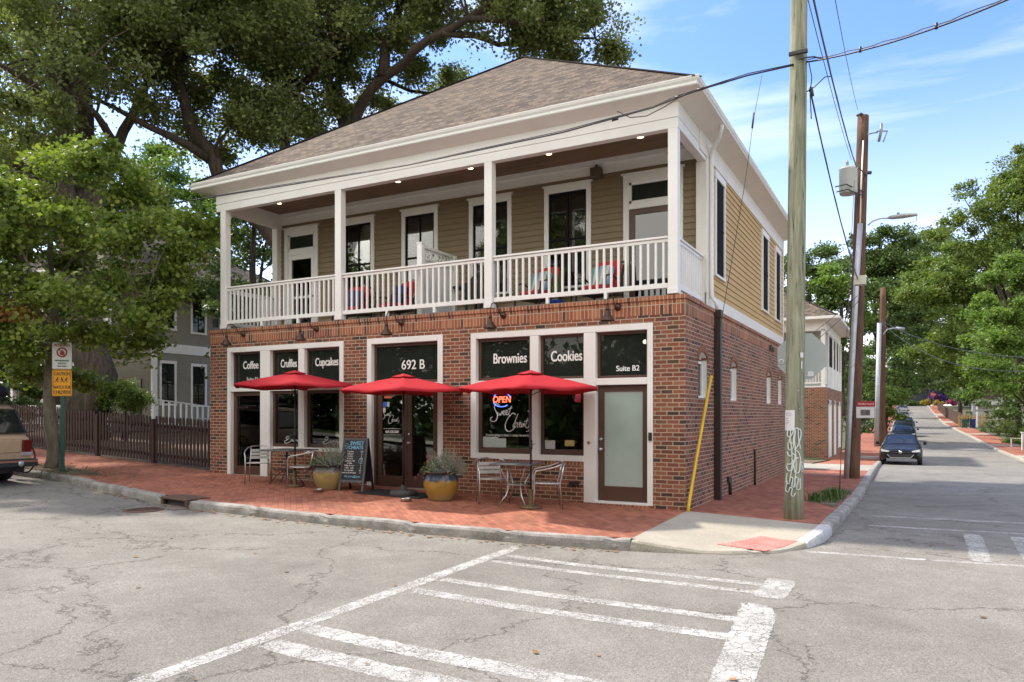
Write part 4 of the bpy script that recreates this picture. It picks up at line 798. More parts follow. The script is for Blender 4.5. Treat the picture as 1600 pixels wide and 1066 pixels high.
# recessed lights, speaker
for x in (-10.51,-8.65,-6.85,-4.93,-3.08,-1.16):
    o = MB().lathe((x,1.1,6.9),[(.085,-.001),(.085,-.008),(.06,-.012),(.055,.02)],20).build('recessed_light', WHITE, BL); MB().lathe((x,1.1,6.9),[(0,-.004),(.058,-.004)],16).build('bulb', BULB, o)
m = MB(); m.box(-2.47,-2.25,1.78,1.98,6.52,6.72); m.bar((-2.36,1.85,6.72),(-2.36,1.9,6.80),.05,.03); m.build('porch_speaker', M_('brown_box',(.10,.075,.05),.6), BL, .01)
# conduit stubs and vent on the side wall
m = MB(); m.tube([(.03,6.15,-.08),(.03,6.15,.75),(.0,6.1,.80)],.022,8); m.tube([(.04,3.35,-.05),(.04,3.35,.32)],.03,8); m.box(0,.05,3.2,3.35,.22,.34); m.tube([(.03,11.5,-.1),(.03,11.5,3)],.02,8); m.build('wall_pipe', M_('dark_brown_metal',(.03,.02,.018),.5), BL)
MB().box(.0,.06,8.3,8.42,3.36,3.5).box(.0,.06,8.62,8.85,3.36,3.46).build('wall_vent', DGREY, BL)
m = MB(); m.box(-11.56,-11.45,-.02,.06,3.75,3.95); m.lathe((-11.44,-.03,4.05),[(0,0),(.035,0),(.035,.05),(0,.06)],10,axis=(0,-1,0)); m.build('porch_camera', BLACK, BL)
# ---------------------------------------------------------------- things on and by the front pavement
def gz(x, y): return G(x, y)
# gooseneck barn lamps
def barn_lamp():
    r = empty('wall_lamp', (0,0,0), 'x', 'wall lamp', 'gooseneck lamps over the shopfronts')
    MB().lathe((0,0,0),[(0,0),(.065,0),(.065,.01),(.055,.025),(.05,.03),(.05,.05),(.0,.055)],20,axis=(0,-1,0)).build('wall_plate', BRONZE, r)
    MB().tube([(0,-.04,0),(0,-.12,0),(0,-.17,.03),(0,-.22,.12),(0,-.29,.185),(0,-.38,.20),(0,-.46,.16),(0,-.50,.08),(0,-.505,0),(0,-.505,-.06)],.011,8).build('gooseneck_arm', BRONZE, r)
    sh = MB().lathe((0,-.505,-.06),[(0,.03),(.02,.03),(.024,.0),(.034,-.02),(.034,-.05),(.026,-.06),(.038,-.08),(.042,-.11),(.055,-.125),(.075,-.16),(.125,-.225),(.128,-.235),(.122,-.235),(.07,-.165),(.0,-.13)],24).build('lamp_shade', BRONZE, r)
    MB().lathe((0,-.505,-.22),[(0,-.02),(.025,-.005),(.03,.02),(.02,.05)],12).build('bulb', M_('frosted_bulb',(.6,.58,.5),.3), sh)
    return r
lamp0 = barn_lamp()
for i, (x, l) in enumerate(((-10.52,'bronze gooseneck lamp above the Coffee window, at the building\'s far corner'),(-8.24,'bronze gooseneck lamp above the Cruffles and Cupcakes windows'),(-5.92,'bronze gooseneck lamp above the 692 B double doors'),(-3.51,'bronze gooseneck lamp above the Brownies window'),(-1.20,'bronze gooseneck lamp above the Suite B2 door'))):
    o = lamp0 if i == 0 else copy_tree(lamp0); o.location = (x, -.004, 3.53); o['label'] = l
# market umbrellas
def fabric(name, col):
    m, nt, b, out = newmat(name); n = noisetex(nt, 1.6, 4, .6); r = ramp(nt, [(.3, tuple(c*.9 for c in col)), (.7, tuple(min(1, c*1.08) for c in col))]); nt.links.new(n.outputs['Fac'], r.inputs[0]); nt.links.new(r.outputs[0], b.inputs['Base Color']); b.inputs['Roughness'].default_value = .85; b.inputs['Specular IOR Level'].default_value = .15
    n2 = noisetex(nt, 3.5, 3, .6); bump(nt, b, n2.outputs['Fac'], .35, .03)
    t = N(nt, 'ShaderNodeBsdfTranslucent'); t.inputs[0].default_value = (*col, 1); mx = N(nt, 'ShaderNodeMixShader'); mx.inputs[0].default_value = .3; nt.links.new(b.outputs[0], mx.inputs[1]); nt.links.new(t.outputs[0], mx.inputs[2]); nt.links.new(mx.outputs[0], out.inputs[0]); return m
REDC = fabric('red_canopy', (.50,.032,.045))
def umbrella(x, y, top, rad, rot, label, foot, n=6, sag=.06):
    z0 = gz(x, y); H = top-z0; r = empty('market_umbrella', (x, y, z0), label, 'umbrella', 'red umbrellas over the pavement', rz=rot)
    MB().tube([(0,0,.05),(0,0,H-.05)],.019,10).build('pole', BLACK, r)
    m = MB(); m.tube([(0,0,1.0),(0,0,1.16)],.028,10); m.tube([(.03,0,1.08),(.09,0,1.10)],.006,6); m.build('crank', BLACK, r)
    seg = 8; ze = H-.36
    m = MB(); vs = []; rings = 7
    for i in range(rings+1):
        f = i/rings; zz = (H-.10)-( (H-.10)-ze)*(f**1.12)
        for k in range(n*seg):
            a = 2*math.pi*k/(n*seg); w_ = (k % seg)/seg; c = math.cos(math.pi/n)/math.cos((w_-.5)*2*math.pi/n)
            rr = rad*f*c; dz = -sag*math.sin(w_*math.pi)**.7*f*(1-f*.35)+.010*noise.noise(Vector((k*.55+x*3,i*.8,y)))*f*2
            if i == 0: rr = .10*c; 
            vs.append((rr*math.cos(a), rr*math.sin(a), zz+dz))
    N_ = n*seg
    # valance lip
    for k in range(N_):
        v = vs[rings*N_+k]; vs.append((v[0]*1.003, v[1]*1.003, v[2]-.035-.01*math.sin(k*1.3)))
    m.add(vs, [(i*N_+k, i*N_+(k+1)%N_, (i+1)*N_+(k+1)%N_, (i+1)*N_+k) for i in range(rings+1) for k in range(N_)], 0, True)
    can = m.build('canopy', REDC, r); so = can.modifiers.new('thick', 'SOLIDIFY'); so.thickness = .004
    m = MB(); vs = []
    for i in range(4):
        f = i/3
        for k in range(N_):
            a = 2*math.pi*k/N_; w_ = (k % seg)/seg; c = math.cos(math.pi/n)/math.cos((w_-.5)*2*math.pi/n); vs.append((.25*f*c*math.cos(a), .25*f*c*math.sin(a), H-.05-.065*f-.012*math.sin(w_*math.pi)*f))
    m.add(vs, [(i*N_+k, i*N_+(k+1)%N_, (i+1)*N_+(k+1)%N_, (i+1)*N_+k) for i in range(3) for k in range(N_)], 0, True); vc = m.build('vent_cap', REDC, can); so = vc.modifiers.new('thick','SOLIDIFY'); so.thickness = .004
    for k in range(n):
        a = 2*math.pi*k/n; R_ = lambda f: Vector((rad*f*math.cos(a), rad*f*math.sin(a), (H-.10)-((H-.10)-ze)*(f**1.12)-.015)); q = MB(); q.tube([R_(.04),R_(.35),R_(.7),R_(.985)],.006,5); q.tube([R_(.5), Vector((0,0,ze-.12))],.005,5); q.build('rib', BLACK, r)
    if foot == 'disc': MB().lathe((0,0,0),[(0,0),(.25,0),(.262,.02),(.262,.07),(.24,.10),(.06,.115),(.05,.2),(.0,.2)],32).build('base', DGREY, r)
    else: MB().lathe((0,0,0),[(0,0),(.20,0),(.20,.03),(.04,.05),(.035,.32),(0,.32)],24).build('base', M_('brown_base',(.12,.075,.035),.5), r)
    return r
umbrella(-7.89,-1.02,2.60,1.30,R(14),'faded red umbrella over the table by the Coffee and Cruffles windows','post')
umbrella(-5.13,-1.0,2.46,1.27,R(5),'faded red umbrella on a black disc base before the double doors','disc')
umbrella(-2.36,-1.12,2.44,1.30,R(-8),'faded red umbrella over the table under the Brownies and Cookies windows','post')
# aluminium cafe chairs
ALU = M_('brushed_aluminium', (.62,.62,.63), .28, metal=1, var=.12, vscale=14)
def cafe_chair():
    r = empty('cafe_chair', (0,0,0), 'x', 'chair', 'aluminium chairs at the cafe tables'); tr = .0125
    for s in (-1, 1):
        MB().tube([(s*.26,-.25,0),(s*.25,-.235,.30),(s*.255,-.235,.58),(s*.27,-.20,.645),(s*.285,-.10,.665),(s*.285,.08,.70),(s*.26,.2,.745),(s*.18,.265,.775),(s*.0,.285,.785)],tr,8).build('arm_frame', ALU, r)
        MB().tube([(s*.235,.25,0),(s*.215,.20,.42),(s*.20,.245,.60),(s*.20,.275,.765)],tr,8).build('back_leg', ALU, r)
    m = MB(); m.tube([(-.235,-.21,.43),(.235,-.21,.43)],.010,8).tube([(-.235,-.21,.43),(-.21,.2,.42)],.010,8).tube([(.235,-.21,.43),(.21,.2,.42)],.010,8).tube([(-.21,.2,.42),(.21,.2,.42)],.010,8); m.build('seat_frame', ALU, r)
    m = MB()
    for k in range(6): y = -.19+k*.072; m.box(-.225+.004*k,.225-.004*k,y-.03,y+.03,.436-.002*k,.446-.002*k)
    m.build('seat', ALU, r, .004)
    m = MB()
    for k in range(3):
        z = .53+k*.075; vs = []
        for i in range(9):
            u = i/8*2-1; y = .228+(z-.5)*.17+.03*(1-u*u)
            vs += [(u*.195, y, z-.03),(u*.195, y, z+.03),(u*.195, y+.006, z-.03),(u*.195, y+.006, z+.03)]
        fs = []
        for i in range(8): a = i*4; fs += [(a,a+4,a+5,a+1),(a+2,a+3,a+7,a+6),(a+1,a+5,a+7,a+3),(a,a+2,a+6,a+4)]
        m.add(vs, fs, 0, False)
    m.build('backrest', ALU, r)
    return r
ch0 = cafe_chair()
for i, (x, y, rz, l) in enumerate(((-9.02,-.93,R(40),'aluminium chair with slatted back, nearest the brown door under Coffee'),(-7.62,-1.08,R(-62),'aluminium chair between the Cupcakes table and the yellow planter'),(-3.28,-.88,R(40),'aluminium chair beside the blue and yellow pot, at the Brownies table'),(-2.16,-.90,R(-60),'aluminium chair seen from its side, nearest the Suite B2 door'))):
    o = ch0 if i == 0 else copy_tree(ch0); o.location = (x, y, gz(x, y)); o.rotation_euler.z = rz; o['label'] = l
# tables
TOPM = M_('speckled_table_top', (.11,.115,.12), .45, var=.3, vscale=90)
def cafe_table(x, y, size, rz, label, legmat, folding):
    r = empty('cafe_table', (x, y, gz(x, y)), label, 'table', 'cafe tables under the umbrellas', rz=rz); h = .74; s = size/2
    MB().box(-s, s, -s, s, h-.03, h).build('tabletop', TOPM, r, .012)
    if folding:
        for a in (45, 135, 225, 315):
            c, s_ = math.cos(R(a)), math.sin(R(a)); MB().tube([(c*.30,s_*.30,.71),(c*.29,s_*.29,.6),(c*.17,s_*.17,.40),(c*.15,s_*.15,.33),(c*.2,s_*.2,.18),(c*.36,s_*.36,.0)],.012,7).build('leg', legmat, r)
        MB().lathe((0,0,.36),[(0,0),(.19,0),(.19,.012),(0,.012)],24).build('lower_shelf', legmat, r)
    else:
        MB().tube([(0,0,.05),(0,0,.71)],.02,8).build('leg', legmat, r); MB().box(-.25,.25,-.15,.15,.30,.315).build('lower_shelf', legmat, r)
        for a in (30, 150, 210, 330): c, s_ = math.cos(R(a)), math.sin(R(a)); MB().tube([(0,0,.34),(c*.2,s_*.2,.2),(c*.36,s_*.36,0)],.01,6).build('foot', legmat, r)
    return r
cafe_table(-8.32,-.82,.80,R(4),'dark square cafe table below the Cruffles window',BLACK,False)
cafe_table(-2.74,-.92,.76,R(8),'speckled square table with curved steel legs below the Brownies window',STEEL,True)
# glazed planters
def glazed(name, top, body):
    m, nt, b, out = newmat(name); g = N(nt, 'ShaderNodeTexCoord'); s = N(nt, 'ShaderNodeSeparateXYZ'); nt.links.new(g.outputs['Object'], s.inputs[0]); n = noisetex(nt, 7, 5, .7, mapscale=(1,1,.35)); a = N(nt, 'ShaderNodeMath', operation='MULTIPLY_ADD'); a.inputs[1].default_value = .22; nt.links.new(n.outputs['Fac'], a.inputs[0]); nt.links.new(s.outputs[2], a.inputs[2])
    r = ramp(nt, [(.0,(.30,.25,.16)),(.30,body),(.46,body),(.50,top),(.60,(.03,.035,.05)),(.64,(.07,.022,.016))]); nt.links.new(a.outputs[0], r.inputs[0]); n2 = noisetex(nt, 3, 5, .6); r2 = ramp(nt, [(.3,(.7,.7,.72)),(.7,(1.15,1.1,1.05))]); nt.links.new(n2.outputs['Fac'], r2.inputs[0]); nt.links.new(mix(nt, r.outputs[0], r2.outputs[0], 1, 'MULTIPLY'), b.inputs['Base Color']); b.inputs['Roughness'].default_value = .22; return m
LAV = M_('lavender_leaf', (.26,.30,.24), .8, var=.3, vscale=20); GRN = M_('plant_green', (.09,.15,.03), .6, var=.4, vscale=14); PUR = M_('purple_leaf', (.10,.03,.035), .5, var=.5, vscale=16); PNK = M_('pink_leaf', (.30,.11,.08), .5, var=.4, vscale=16)
def sprig_bush(name, parent, c, rx, rz_, n, L_, mat, leaf=.018, per=12, droop=.0):
    mb = MB()
    for i in range(n):
        a = random.uniform(0, 6.28); el = random.uniform(.15, 1.45); d = Vector((math.cos(a)*math.cos(el), math.sin(a)*math.cos(el), math.sin(el))); l = L_*random.uniform(.55, 1.05); p0 = Vector(c)+Vector((d.x*rx*.5, d.y*rx*.5, 0)); pts = [p0+Vector((d.x*rx*t, d.y*rx*t, d.z*l*t-droop*t*t)) for t in (0, .5, 1)]
        mb.tube(pts, .0025, 3, cap=False)
        for k in range(per):
            t = .25+.75*k/per; p = p0+Vector((d.x*rx*t, d.y*rx*t, d.z*l*t-droop*t*t)); v = Vector((random.gauss(0,1), random.gauss(0,1), random.gauss(.6,1))).normalized()*leaf*random.uniform(.7,1.6); s_ = v.cross(Vector((random.gauss(0,1),random.gauss(0,1),random.gauss(0,1)))).normalized()*leaf*.32
            mb.add([p, p+v*.5+s_, p+v, p+v*.5-s_], [(0,1,2,3)])
    return mb.build(name, mat, parent)
def planter(x, y, label, mat, sc_=1, l2=''):
    r = empty('planter', (x, y, gz(x, y)), label, 'planter', 'glazed planters beside the double doors')
    MB().lathe((0,0,0),[(0,0),(.20,0),(.215,.02),(.29,.16),(.325,.30),(.32,.40),(.285,.475),(.29,.495),(.315,.505),(.318,.525),(.30,.53),(.27,.50),(.26,.45),(0,.45)],40).build('pot', mat, r)
    MB().lathe((0,0,0),[(0,.462),(.265,.455)],20).build('soil', DIRT, r)
    sprig_bush('silver_shrub', r, (.10,.02,.46), .30, 1, 190, .52, LAV, .02, 16); sprig_bush('green_plant', r, (-.16,-.06,.46), .16, 1, 70, .26, GRN, .05, 9); sprig_bush('purple_plant', r, (-.15,-.05,.46), .24, 1, 50, .18, PUR, .05, 8, .14); sprig_bush('pink_plant', r, (-.2,.05,.46), .18, 1, 30, .42, PNK, .045, 9)
    r.scale = (sc_,)*3; return r
random.seed(11)
planter(-6.98,-1.02,'yellow glazed pot of silvery shrub between the aluminium chair and the chalkboard', glazed('glaze_ochre', (.18,.15,.12), (.34,.26,.10)), .96)
planter(-4.20,-1.12,'blue rimmed yellow pot of silvery shrub, right of the double doors', glazed('glaze_blue', (.05,.075,.13), (.36,.22,.05)), 1.0)
# trailing succulent on the pot, bowls
bowl = MB(); bowl.lathe((0,0,0),[(0,.004),(.075,.004),(.08,0),(.105,.0),(.098,.055),(.105,.06),(.098,.062),(.085,.055),(.075,.012),(0,.012)],28)
b0 = bowl.build('metal_bowl', STEEL, loc=(-6.84,-1.47,gz(-6.84,-1.47))); tag(b0,'steel pet bowl on the bricks before the yellow pot by the chalkboard','bowl','pet bowls on the pavement')
c = b0.copy(); COL.objects.link(c); c.location = (-4.62,-1.62,gz(-4.62,-1.62)); c['label'] = 'steel pet bowl on the bricks at the corner of the black doormat'
# doormat
m = MB(); m.box(-.78,.78,-.40,.40,.004,.016)
for k in range(24): m.box(-.74+k*.063,-.74+k*.063+.03,-.36,.36,.016,.021)
o = m.build('doormat', M_('rubber_mat', (.025,.025,.027), .85, var=.2, vscale=20), loc=(-5.38,-.86,gz(-5.38,-.86)), bevel=.004); o.rotation_euler = (.0, math.atan(.02), 0); tag(o,'black rubber mat on the bricks before the double doors','doormat')
# chalkboard
ab = empty('chalkboard_sign', (-6.40,-.86,gz(-6.4,-.86)), 'grey framed folding chalkboard menu between the planter and the doors', 'chalkboard', rz=R(8)); hh = 1.06; w_ = .285
CHF = M_('weathered_grey_wood', (.085,.085,.09), .7, var=.2, vscale=10)
for s, nm in ((-1, 'front_panel'), (1, 'back_panel')):
    Mx = Matrix.Translation((0,0,hh)) @ Matrix.Rotation(s*R(11), 4, 'X') @ Matrix.Translation((0,0,-hh*1.015)); m = MB()
    m.box(-w_,-w_+.045,-.012,.012,0,hh,0,Mx).box(w_-.045,w_,-.012,.012,0,hh,0,Mx).box(-w_,w_,-.014,.014,hh-.05,hh,0,Mx).box(-w_,w_,-.014,.014,.17,.22,0,Mx); fp = m.build(nm, CHF if s < 0 else BLACK, ab)
    MB().box(-w_+.04,w_-.04,-.004,.004,.21,hh-.04,0,Mx).build('board', M_('chalk_black',(.022,.025,.03),.75,var=.3), fp)
    if s < 0:
        CH = M_('chalk_white',(.75,.75,.72),.9); CB = M_('chalk_blue',(.22,.50,.68),.9)
        def ct(t, x, z, h, mat, sx=1, b=0):
            o = letters(t, 0, 0, 0, h, fp, b, sx, mat, 'chalk_writing'); o.matrix_local = Mx @ Matrix.Translation((x,-.0065,z)) @ Matrix.Rotation(R(90),4,'X') @ Matrix.Diagonal((sx,1,1,1))
        ct('SWEET', .04,.955,.075,CB,1,.003); ct('CHEATS', .02,.868,.07,CB,.95,.003)
        for k,(a,b_) in enumerate((('Cupcakes','3.50'),('Cake jars','6'),('Cookies','3'),('Brownies','3.75'),('Cinnamon rolls','4'),('Cruffles','5'),('Muffins & more','3'),('Coffee   Latte','4'),('Hot chocolate','3.5'),('Sweet tea & lemonade','3'))):
            ct(a,-.09,.79-k*.047,.034,CH,.8); ct(b_,.17,.79-k*.047,.034,CH,.8)
        ct('We have pup cups', .0,.29,.04,CB,.85,.001)
        st = [[(-.20,.95),(-.22,.92),(-.19,.90),(-.16,.92),(-.18,.95),(-.20,.95)],[(-.22,.90),(-.19,.84),(-.16,.90)],[(.12,.62),(.16,.66),(.20,.63),(.21,.58),(.16,.56),(.12,.58),(.12,.62)],[(.02,.285),(.06,.31),(.1,.29),(.06,.27),(.02,.285)]]
        o = stroke(st, .004, fp, CB, 'chalk_drawing'); o.matrix_local = Mx @ Matrix.Translation((0,-.006,0))
MB().bar((-w_+.02,-.09,.5),(-w_+.02,.09,.5),.008,.012).build('brace', BLACK, ab)
# ---------------------------------------------------------------- porch things
CUSH = M_('red_cushion', (.50,.02,.03), .8, var=.1); DWD = M_('dark_wood', (.04,.022,.015), .5)
def stripes(name, cols):
    m, nt, b, out = newmat(name); g = N(nt, 'ShaderNodeTexCoord'); s = N(nt, 'ShaderNodeSeparateXYZ'); nt.links.new(g.outputs['Object'], s.inputs[0]); f = N(nt, 'ShaderNodeMath', operation='MULTIPLY_ADD'); f.inputs[1].default_value = 2.4; f.inputs[2].default_value = .5; nt.links.new(s.outputs[0], f.inputs[0]); r = ramp(nt, [(i/len(cols), c) for i, c in enumerate(cols)], 'CONSTANT'); nt.links.new(f.outputs[0], r.inputs[0]); nt.links.new(r.outputs[0], b.inputs['Base Color']); b.inputs['Roughness'].default_value = .9; return m
STR = stripes('striped_pillow', [(.10,.32,.34),(.6,.58,.45),(.10,.12,.12),(.25,.33,.50),(.6,.58,.45),(.12,.38,.42),(.55,.53,.40),(.2,.28,.45)]); NAVY = M_('navy_cushion', (.02,.035,.14), .85)
def puff(mb, x0, x1, y0, y1, z0, z1, Mx=None, n=8, k=.5):
    """soft box cushion"""
    vs, fs = [], []
    cx, cy, cz = (x0+x1)/2, (y0+y1)/2, (z0+z1)/2; hx, hy, hz = (x1-x0)/2, (y1-y0)/2, (z1-z0)/2; e = .32
    def sg(v, p): return math.copysign(abs(v)**p, v)
    for i in range(n+1):
        ph = -math.pi/2+math.pi*i/n
        for j in range(n*2):
            th = 2*math.pi*j/(n*2); p = Vector((cx+hx*sg(math.cos(ph),e)*sg(math.cos(th),e), cy+hy*sg(math.cos(ph),e)*sg(math.sin(th),e), cz+hz*sg(math.sin(ph),e))); vs.append(Mx @ p if Mx is not None else p)
    for i in range(n):
        for j in range(n*2): fs.append((i*2*n+j, i*2*n+(j+1)%(2*n), (i+1)*2*n+(j+1)%(2*n), (i+1)*2*n+j))
    return mb.add(vs, fs, 0, True)
def armchair(pil):
    r = empty('porch_armchair', (0,0,0), 'x', 'armchair', 'red cushioned armchairs on the upstairs porch')
    Mb = Matrix.Translation((0,.22,.46)) @ Matrix.Rotation(R(-18),4,'X')
    puff(MB(), -.28,.28,-.30,.26,.34,.46).build('seat_cushion', CUSH, r); puff(MB(), -.28,.28,-.06,.06,-.04,.58,Mb).build('back_cushion', CUSH, r)
    for s in (-1, 1): MB().tube([(s*.33,-.34,0),(s*.33,-.32,.40),(s*.33,-.30,.60),(s*.33,-.1,.66),(s*.33,.16,.58),(s*.33,.34,.45),(s*.33,.36,0)],.02,7).build('arm', DWD, r)
    m = MB(); m.box(-.33,.33,-.32,.30,.29,.33); m.bar((-.3,.24,.4),(-.3,.5,1.0),.04,.03).bar((.3,.24,.4),(.3,.5,1.0),.04,.03).bar((-.3,.5,1.0),(.3,.5,1.0),.05,.03); m.build('frame', DWD, r)
    p = MB(); puff(p, -.24,.24,-.06,.06,-.22,.24); p.build('throw_pillow', pil, r, loc=(0,.10,.66), rot=(R(-20),0,R(4))); return r
a0 = armchair(STR)
for i, (x, y, rz, l) in enumerate(((-3.42,1.28,R(-14),'red armchair with striped pillow beside the tall porch window, further from the corner'),(-2.06,1.28,R(-10),'red armchair with striped pillow on the porch, nearest the brown door'))):
    o = a0 if i == 0 else copy_tree(a0); o.location = (x, y, 3.70); o.rotation_euler.z = rz; o['label'] = l
a1 = armchair(NAVY)
for i, (x, y, rz, l) in enumerate(((-8.30,1.25,R(12),'red armchair with navy pillow just right of the second porch post'),(-7.05,1.25,R(-20),'red armchair with navy pillow beside the white privacy screen'))):
    o = a1 if i == 0 else copy_tree(a1); o.location = (x, y, 3.70); o.rotation_euler.z = rz; o['label'] = l
for x, l in ((-2.78,'small dark round side table between the two armchairs with striped pillows'),(-7.68,'small dark round side table between the two armchairs with navy pillows')):
    t = empty('side_table', (x,1.55,3.70), l, 'side table', 'side tables on the upstairs porch'); MB().lathe((0,0,0),[(0,.42),(.2,.42),(.2,.445),(0,.445)],24).build('tabletop', DWD, t); MB().tube([(0,0,0),(0,0,.42)],.02,8).lathe((0,0,0),[(0,0),(.14,0),(.14,.02),(0,.03)],18).build('pedestal', DWD, t)
pt = empty('potted_plant', (-2.86,.95,3.70), 'spiky green plant in a blue pot on the porch floor between armchairs', 'potted plant'); MB().lathe((0,0,0),[(0,0),(.10,0),(.15,.18),(.155,.2),(.135,.2),(.12,.17),(0,.17)],22).build('pot', M_('blue_glaze',(.02,.05,.30),.3), pt)
m = MB()
for i in range(46):
    a = random.uniform(0,6.28); l = random.uniform(.45,.78); s_ = Vector((-math.sin(a),math.cos(a),0))*.011; b = Vector((math.cos(a)*.05,math.sin(a)*.05,.17)); q = Vector((math.cos(a)*.14,math.sin(a)*.14,.17+l*.65)); e = Vector((math.cos(a)*.27,math.sin(a)*.27,.17+l)); m.add([b-s_,b+s_,q+s_,q-s_,e],[(0,1,2,3),(3,2,4)])
m.build('leaves', GRN, pt)
# privacy screen
s_ = empty('privacy_screen', (-5.62,0,3.70), 'white panelled privacy screen with diamond lattice top dividing the porch', 'privacy screen')
MB().box(-.06,.06,.20,.32,0,1.50).box(-.07,.07,.19,.33,1.48,1.51).build('post', WHITE, s_, .005); MB().box(-.06,.06,1.46,1.56,0,1.46).build('post', WHITE, s_, .005)
m = MB()
for k in range(9): m.box(-.02,.02,.325+k*.126,.325+k*.126+.122,.05,1.18)
m.build('board_panel', WHITE, s_)
m = MB(); m.box(-.045,.045,.32,1.46,1.17,1.215).box(-.045,.045,.32,1.46,1.41,1.46)
for k in range(9):
    y = .325+k*.126
    m.bar((-.01,y,1.21),(-.01,y+.126,1.41),.014,.03,up=(1,0,0)).bar((.01,y,1.41),(.01,y+.126,1.21),.014,.03,up=(1,0,0))
m.build('lattice', WHITE, s_)
m = MB(); m.box(-.20,.20,-.24,.24,.46,.80); m.lathe((0,0,.8),[(.2,0),(.2,.05),(.12,.16),(0,.2)],18); m.box(-.55,-.2,-.2,.2,.72,.76); 
for a, b_ in ((-.17,-.2),(.17,-.2),(-.17,.2),(.17,.2)): m.box(a-.02,a+.02,b_-.02,b_+.02,0,.46)
m.build('grill', BLACK, loc=(-5.02,1.55,3.70)); tag(bpy.data.objects['grill'],'black barbecue grill standing behind the white privacy screen','grill')
# ---------------------------------------------------------------- picket fence
FEN = M_('maroon_stain', (.042,.019,.015), .75, var=.35, vscale=5, bmp=.3)
fn = empty('picket_fence', (-12.0,.32,gz(-12,.32)), 'dark maroon picket fence running from the brick building behind the street tree', 'fence')
PX_ = [-11.86,-14.25,-16.65,-19.05,-21.5,-24,-26.5,-29,-31.5]
fo = Vector((-12.0,.32,gz(-12,.32)))
for i, x in enumerate(PX_): z = gz(x, .32); MB().box(x-.055-fo.x,x+.055-fo.x,-.02,.09,z-.15-fo.z,z+1.16-fo.z).build('post', FEN, fn, .006)
for a, b_ in zip(PX_, PX_[1:]):
    m = MB(); za, zb = gz(a,.32)-fo.z, gz(b_,.32)-fo.z
    for h in (.22, .98): m.bar((a-fo.x,.05,za+h),(b_-fo.x,.05,zb+h),.04,.085)
    n = int((a-b_)/.127)
    for k in range(1, n):
        x = a+(b_-a)*k/n; z = gz(x,.32)-fo.z; w2 = .037; X = x-fo.x; j = random.uniform(-.012,.012); y0, y1 = .005, .025
        m.prism([(X-w2,z+.05),(X+w2,z+.05),(X+w2,z+1.20+j),(X+.012,z+1.245+j),(X-.012,z+1.245+j),(X-w2,z+1.20+j)],0,.02,0,Matrix(((1,0,0,0),(0,0,-1,.025),(0,1,0,0),(0,0,0,1))))
    m.build('picket_panel', FEN, fn)
fb = empty('board_fence', (-.12,14.2,gz(0,14.2)), 'short dark brown board fence between the building and the green pole', 'fence')
m = MB()
for k in range(8): y = k*.17-.4; m.box(-.02,.0,y,y+.155,0,1.25+(.02 if k % 2 else 0))
m.build('boards', DWD, fb); MB().box(-.1,.02,.95,1.05,-.1,1.35).build('post', DWD, fb)
# ---------------------------------------------------------------- street sign
sgx, sgy = -13.63, -2.42; sz = gz(sgx, sgy); sg = empty('street_sign', (sgx, sgy, sz), 'green post with a white warning sign above a yellow caution sign', 'street sign', rz=R(38))
GRP = M_('green_post', (.018,.075,.055), .5); m = MB(); m.box(-.03,.03,-.012,.0,-.1,2.9).box(-.042,-.03,-.012,.016,-.1,2.9).box(.03,.042,-.012,.016,-.1,2.9); m.build('post', GRP, sg)
YEL = M_('yellow_sign', (.75,.33,.015), .4, var=.05); WSG = M_('white_sign', (.62,.63,.60), .4, var=.04); SBK = M_('sign_black', (.02,.02,.02), .5); SRD = M_('sign_red', (.33,.03,.03), .5); SGR = M_('sign_green', (.03,.15,.06), .5)
def rrect(w, h, r, n=5):
    p = []
    for cx, cy, a0_ in ((w/2-r,h/2-r,0),(-w/2+r,h/2-r,90),(-w/2+r,-h/2+r,180),(w/2-r,-h/2+r,270)):
        for k in range(n+1): a = R(a0_+90*k/n); p.append((cx+r*math.cos(a), cy+r*math.sin(a)))
    return p
FX = Matrix(((1,0,0,0),(0,0,-1,0),(0,1,0,0),(0,0,0,1)))
def plate(name, parent, w, h, z, mat, y=-.02, r=.03): 
    m = MB(); m.prism(rrect(w,h,r),0,.004,0,FX); return m.build(name, mat, parent, loc=(0,y,z))
p1 = plate('caution_plate', sg, .41, .60, 2.05, YEL); p2 = plate('warning_plate', sg, .41, .60, 2.665, WSG)
def sgl(t, p, x, z, h, mat, sx=.8, b=.004): return letters(t, x, z, -.006, h, p, b, sx, mat)
def frame_line(p, w, h, mat, t=.008):
    m = MB(); m.box(-w/2,w/2,-.0065,-.0045,h/2-t,h/2).box(-w/2,w/2,-.0065,-.0045,-h/2,-h/2+t).box(-w/2,-w/2+t,-.0065,-.0045,-h/2+t,h/2-t).box(w/2-t,w/2,-.0065,-.0045,-h/2+t,h/2-t); m.build('border', mat, p)
def sg_t(t, p, z, h, mat, sx): o = letters(t, 0, 0, 0, h, p, .003, sx, mat); o.location = (0, -.0055, z)
sg_t('CAUTION', p1, .20, .075, SBK, .70); sg_t('WATCH FOR', p1, -.105, .075, SBK, .58); sg_t('CHILDREN', p1, -.215, .08, SBK, .64); frame_line(p1, .375, .565, SBK)
m = MB()
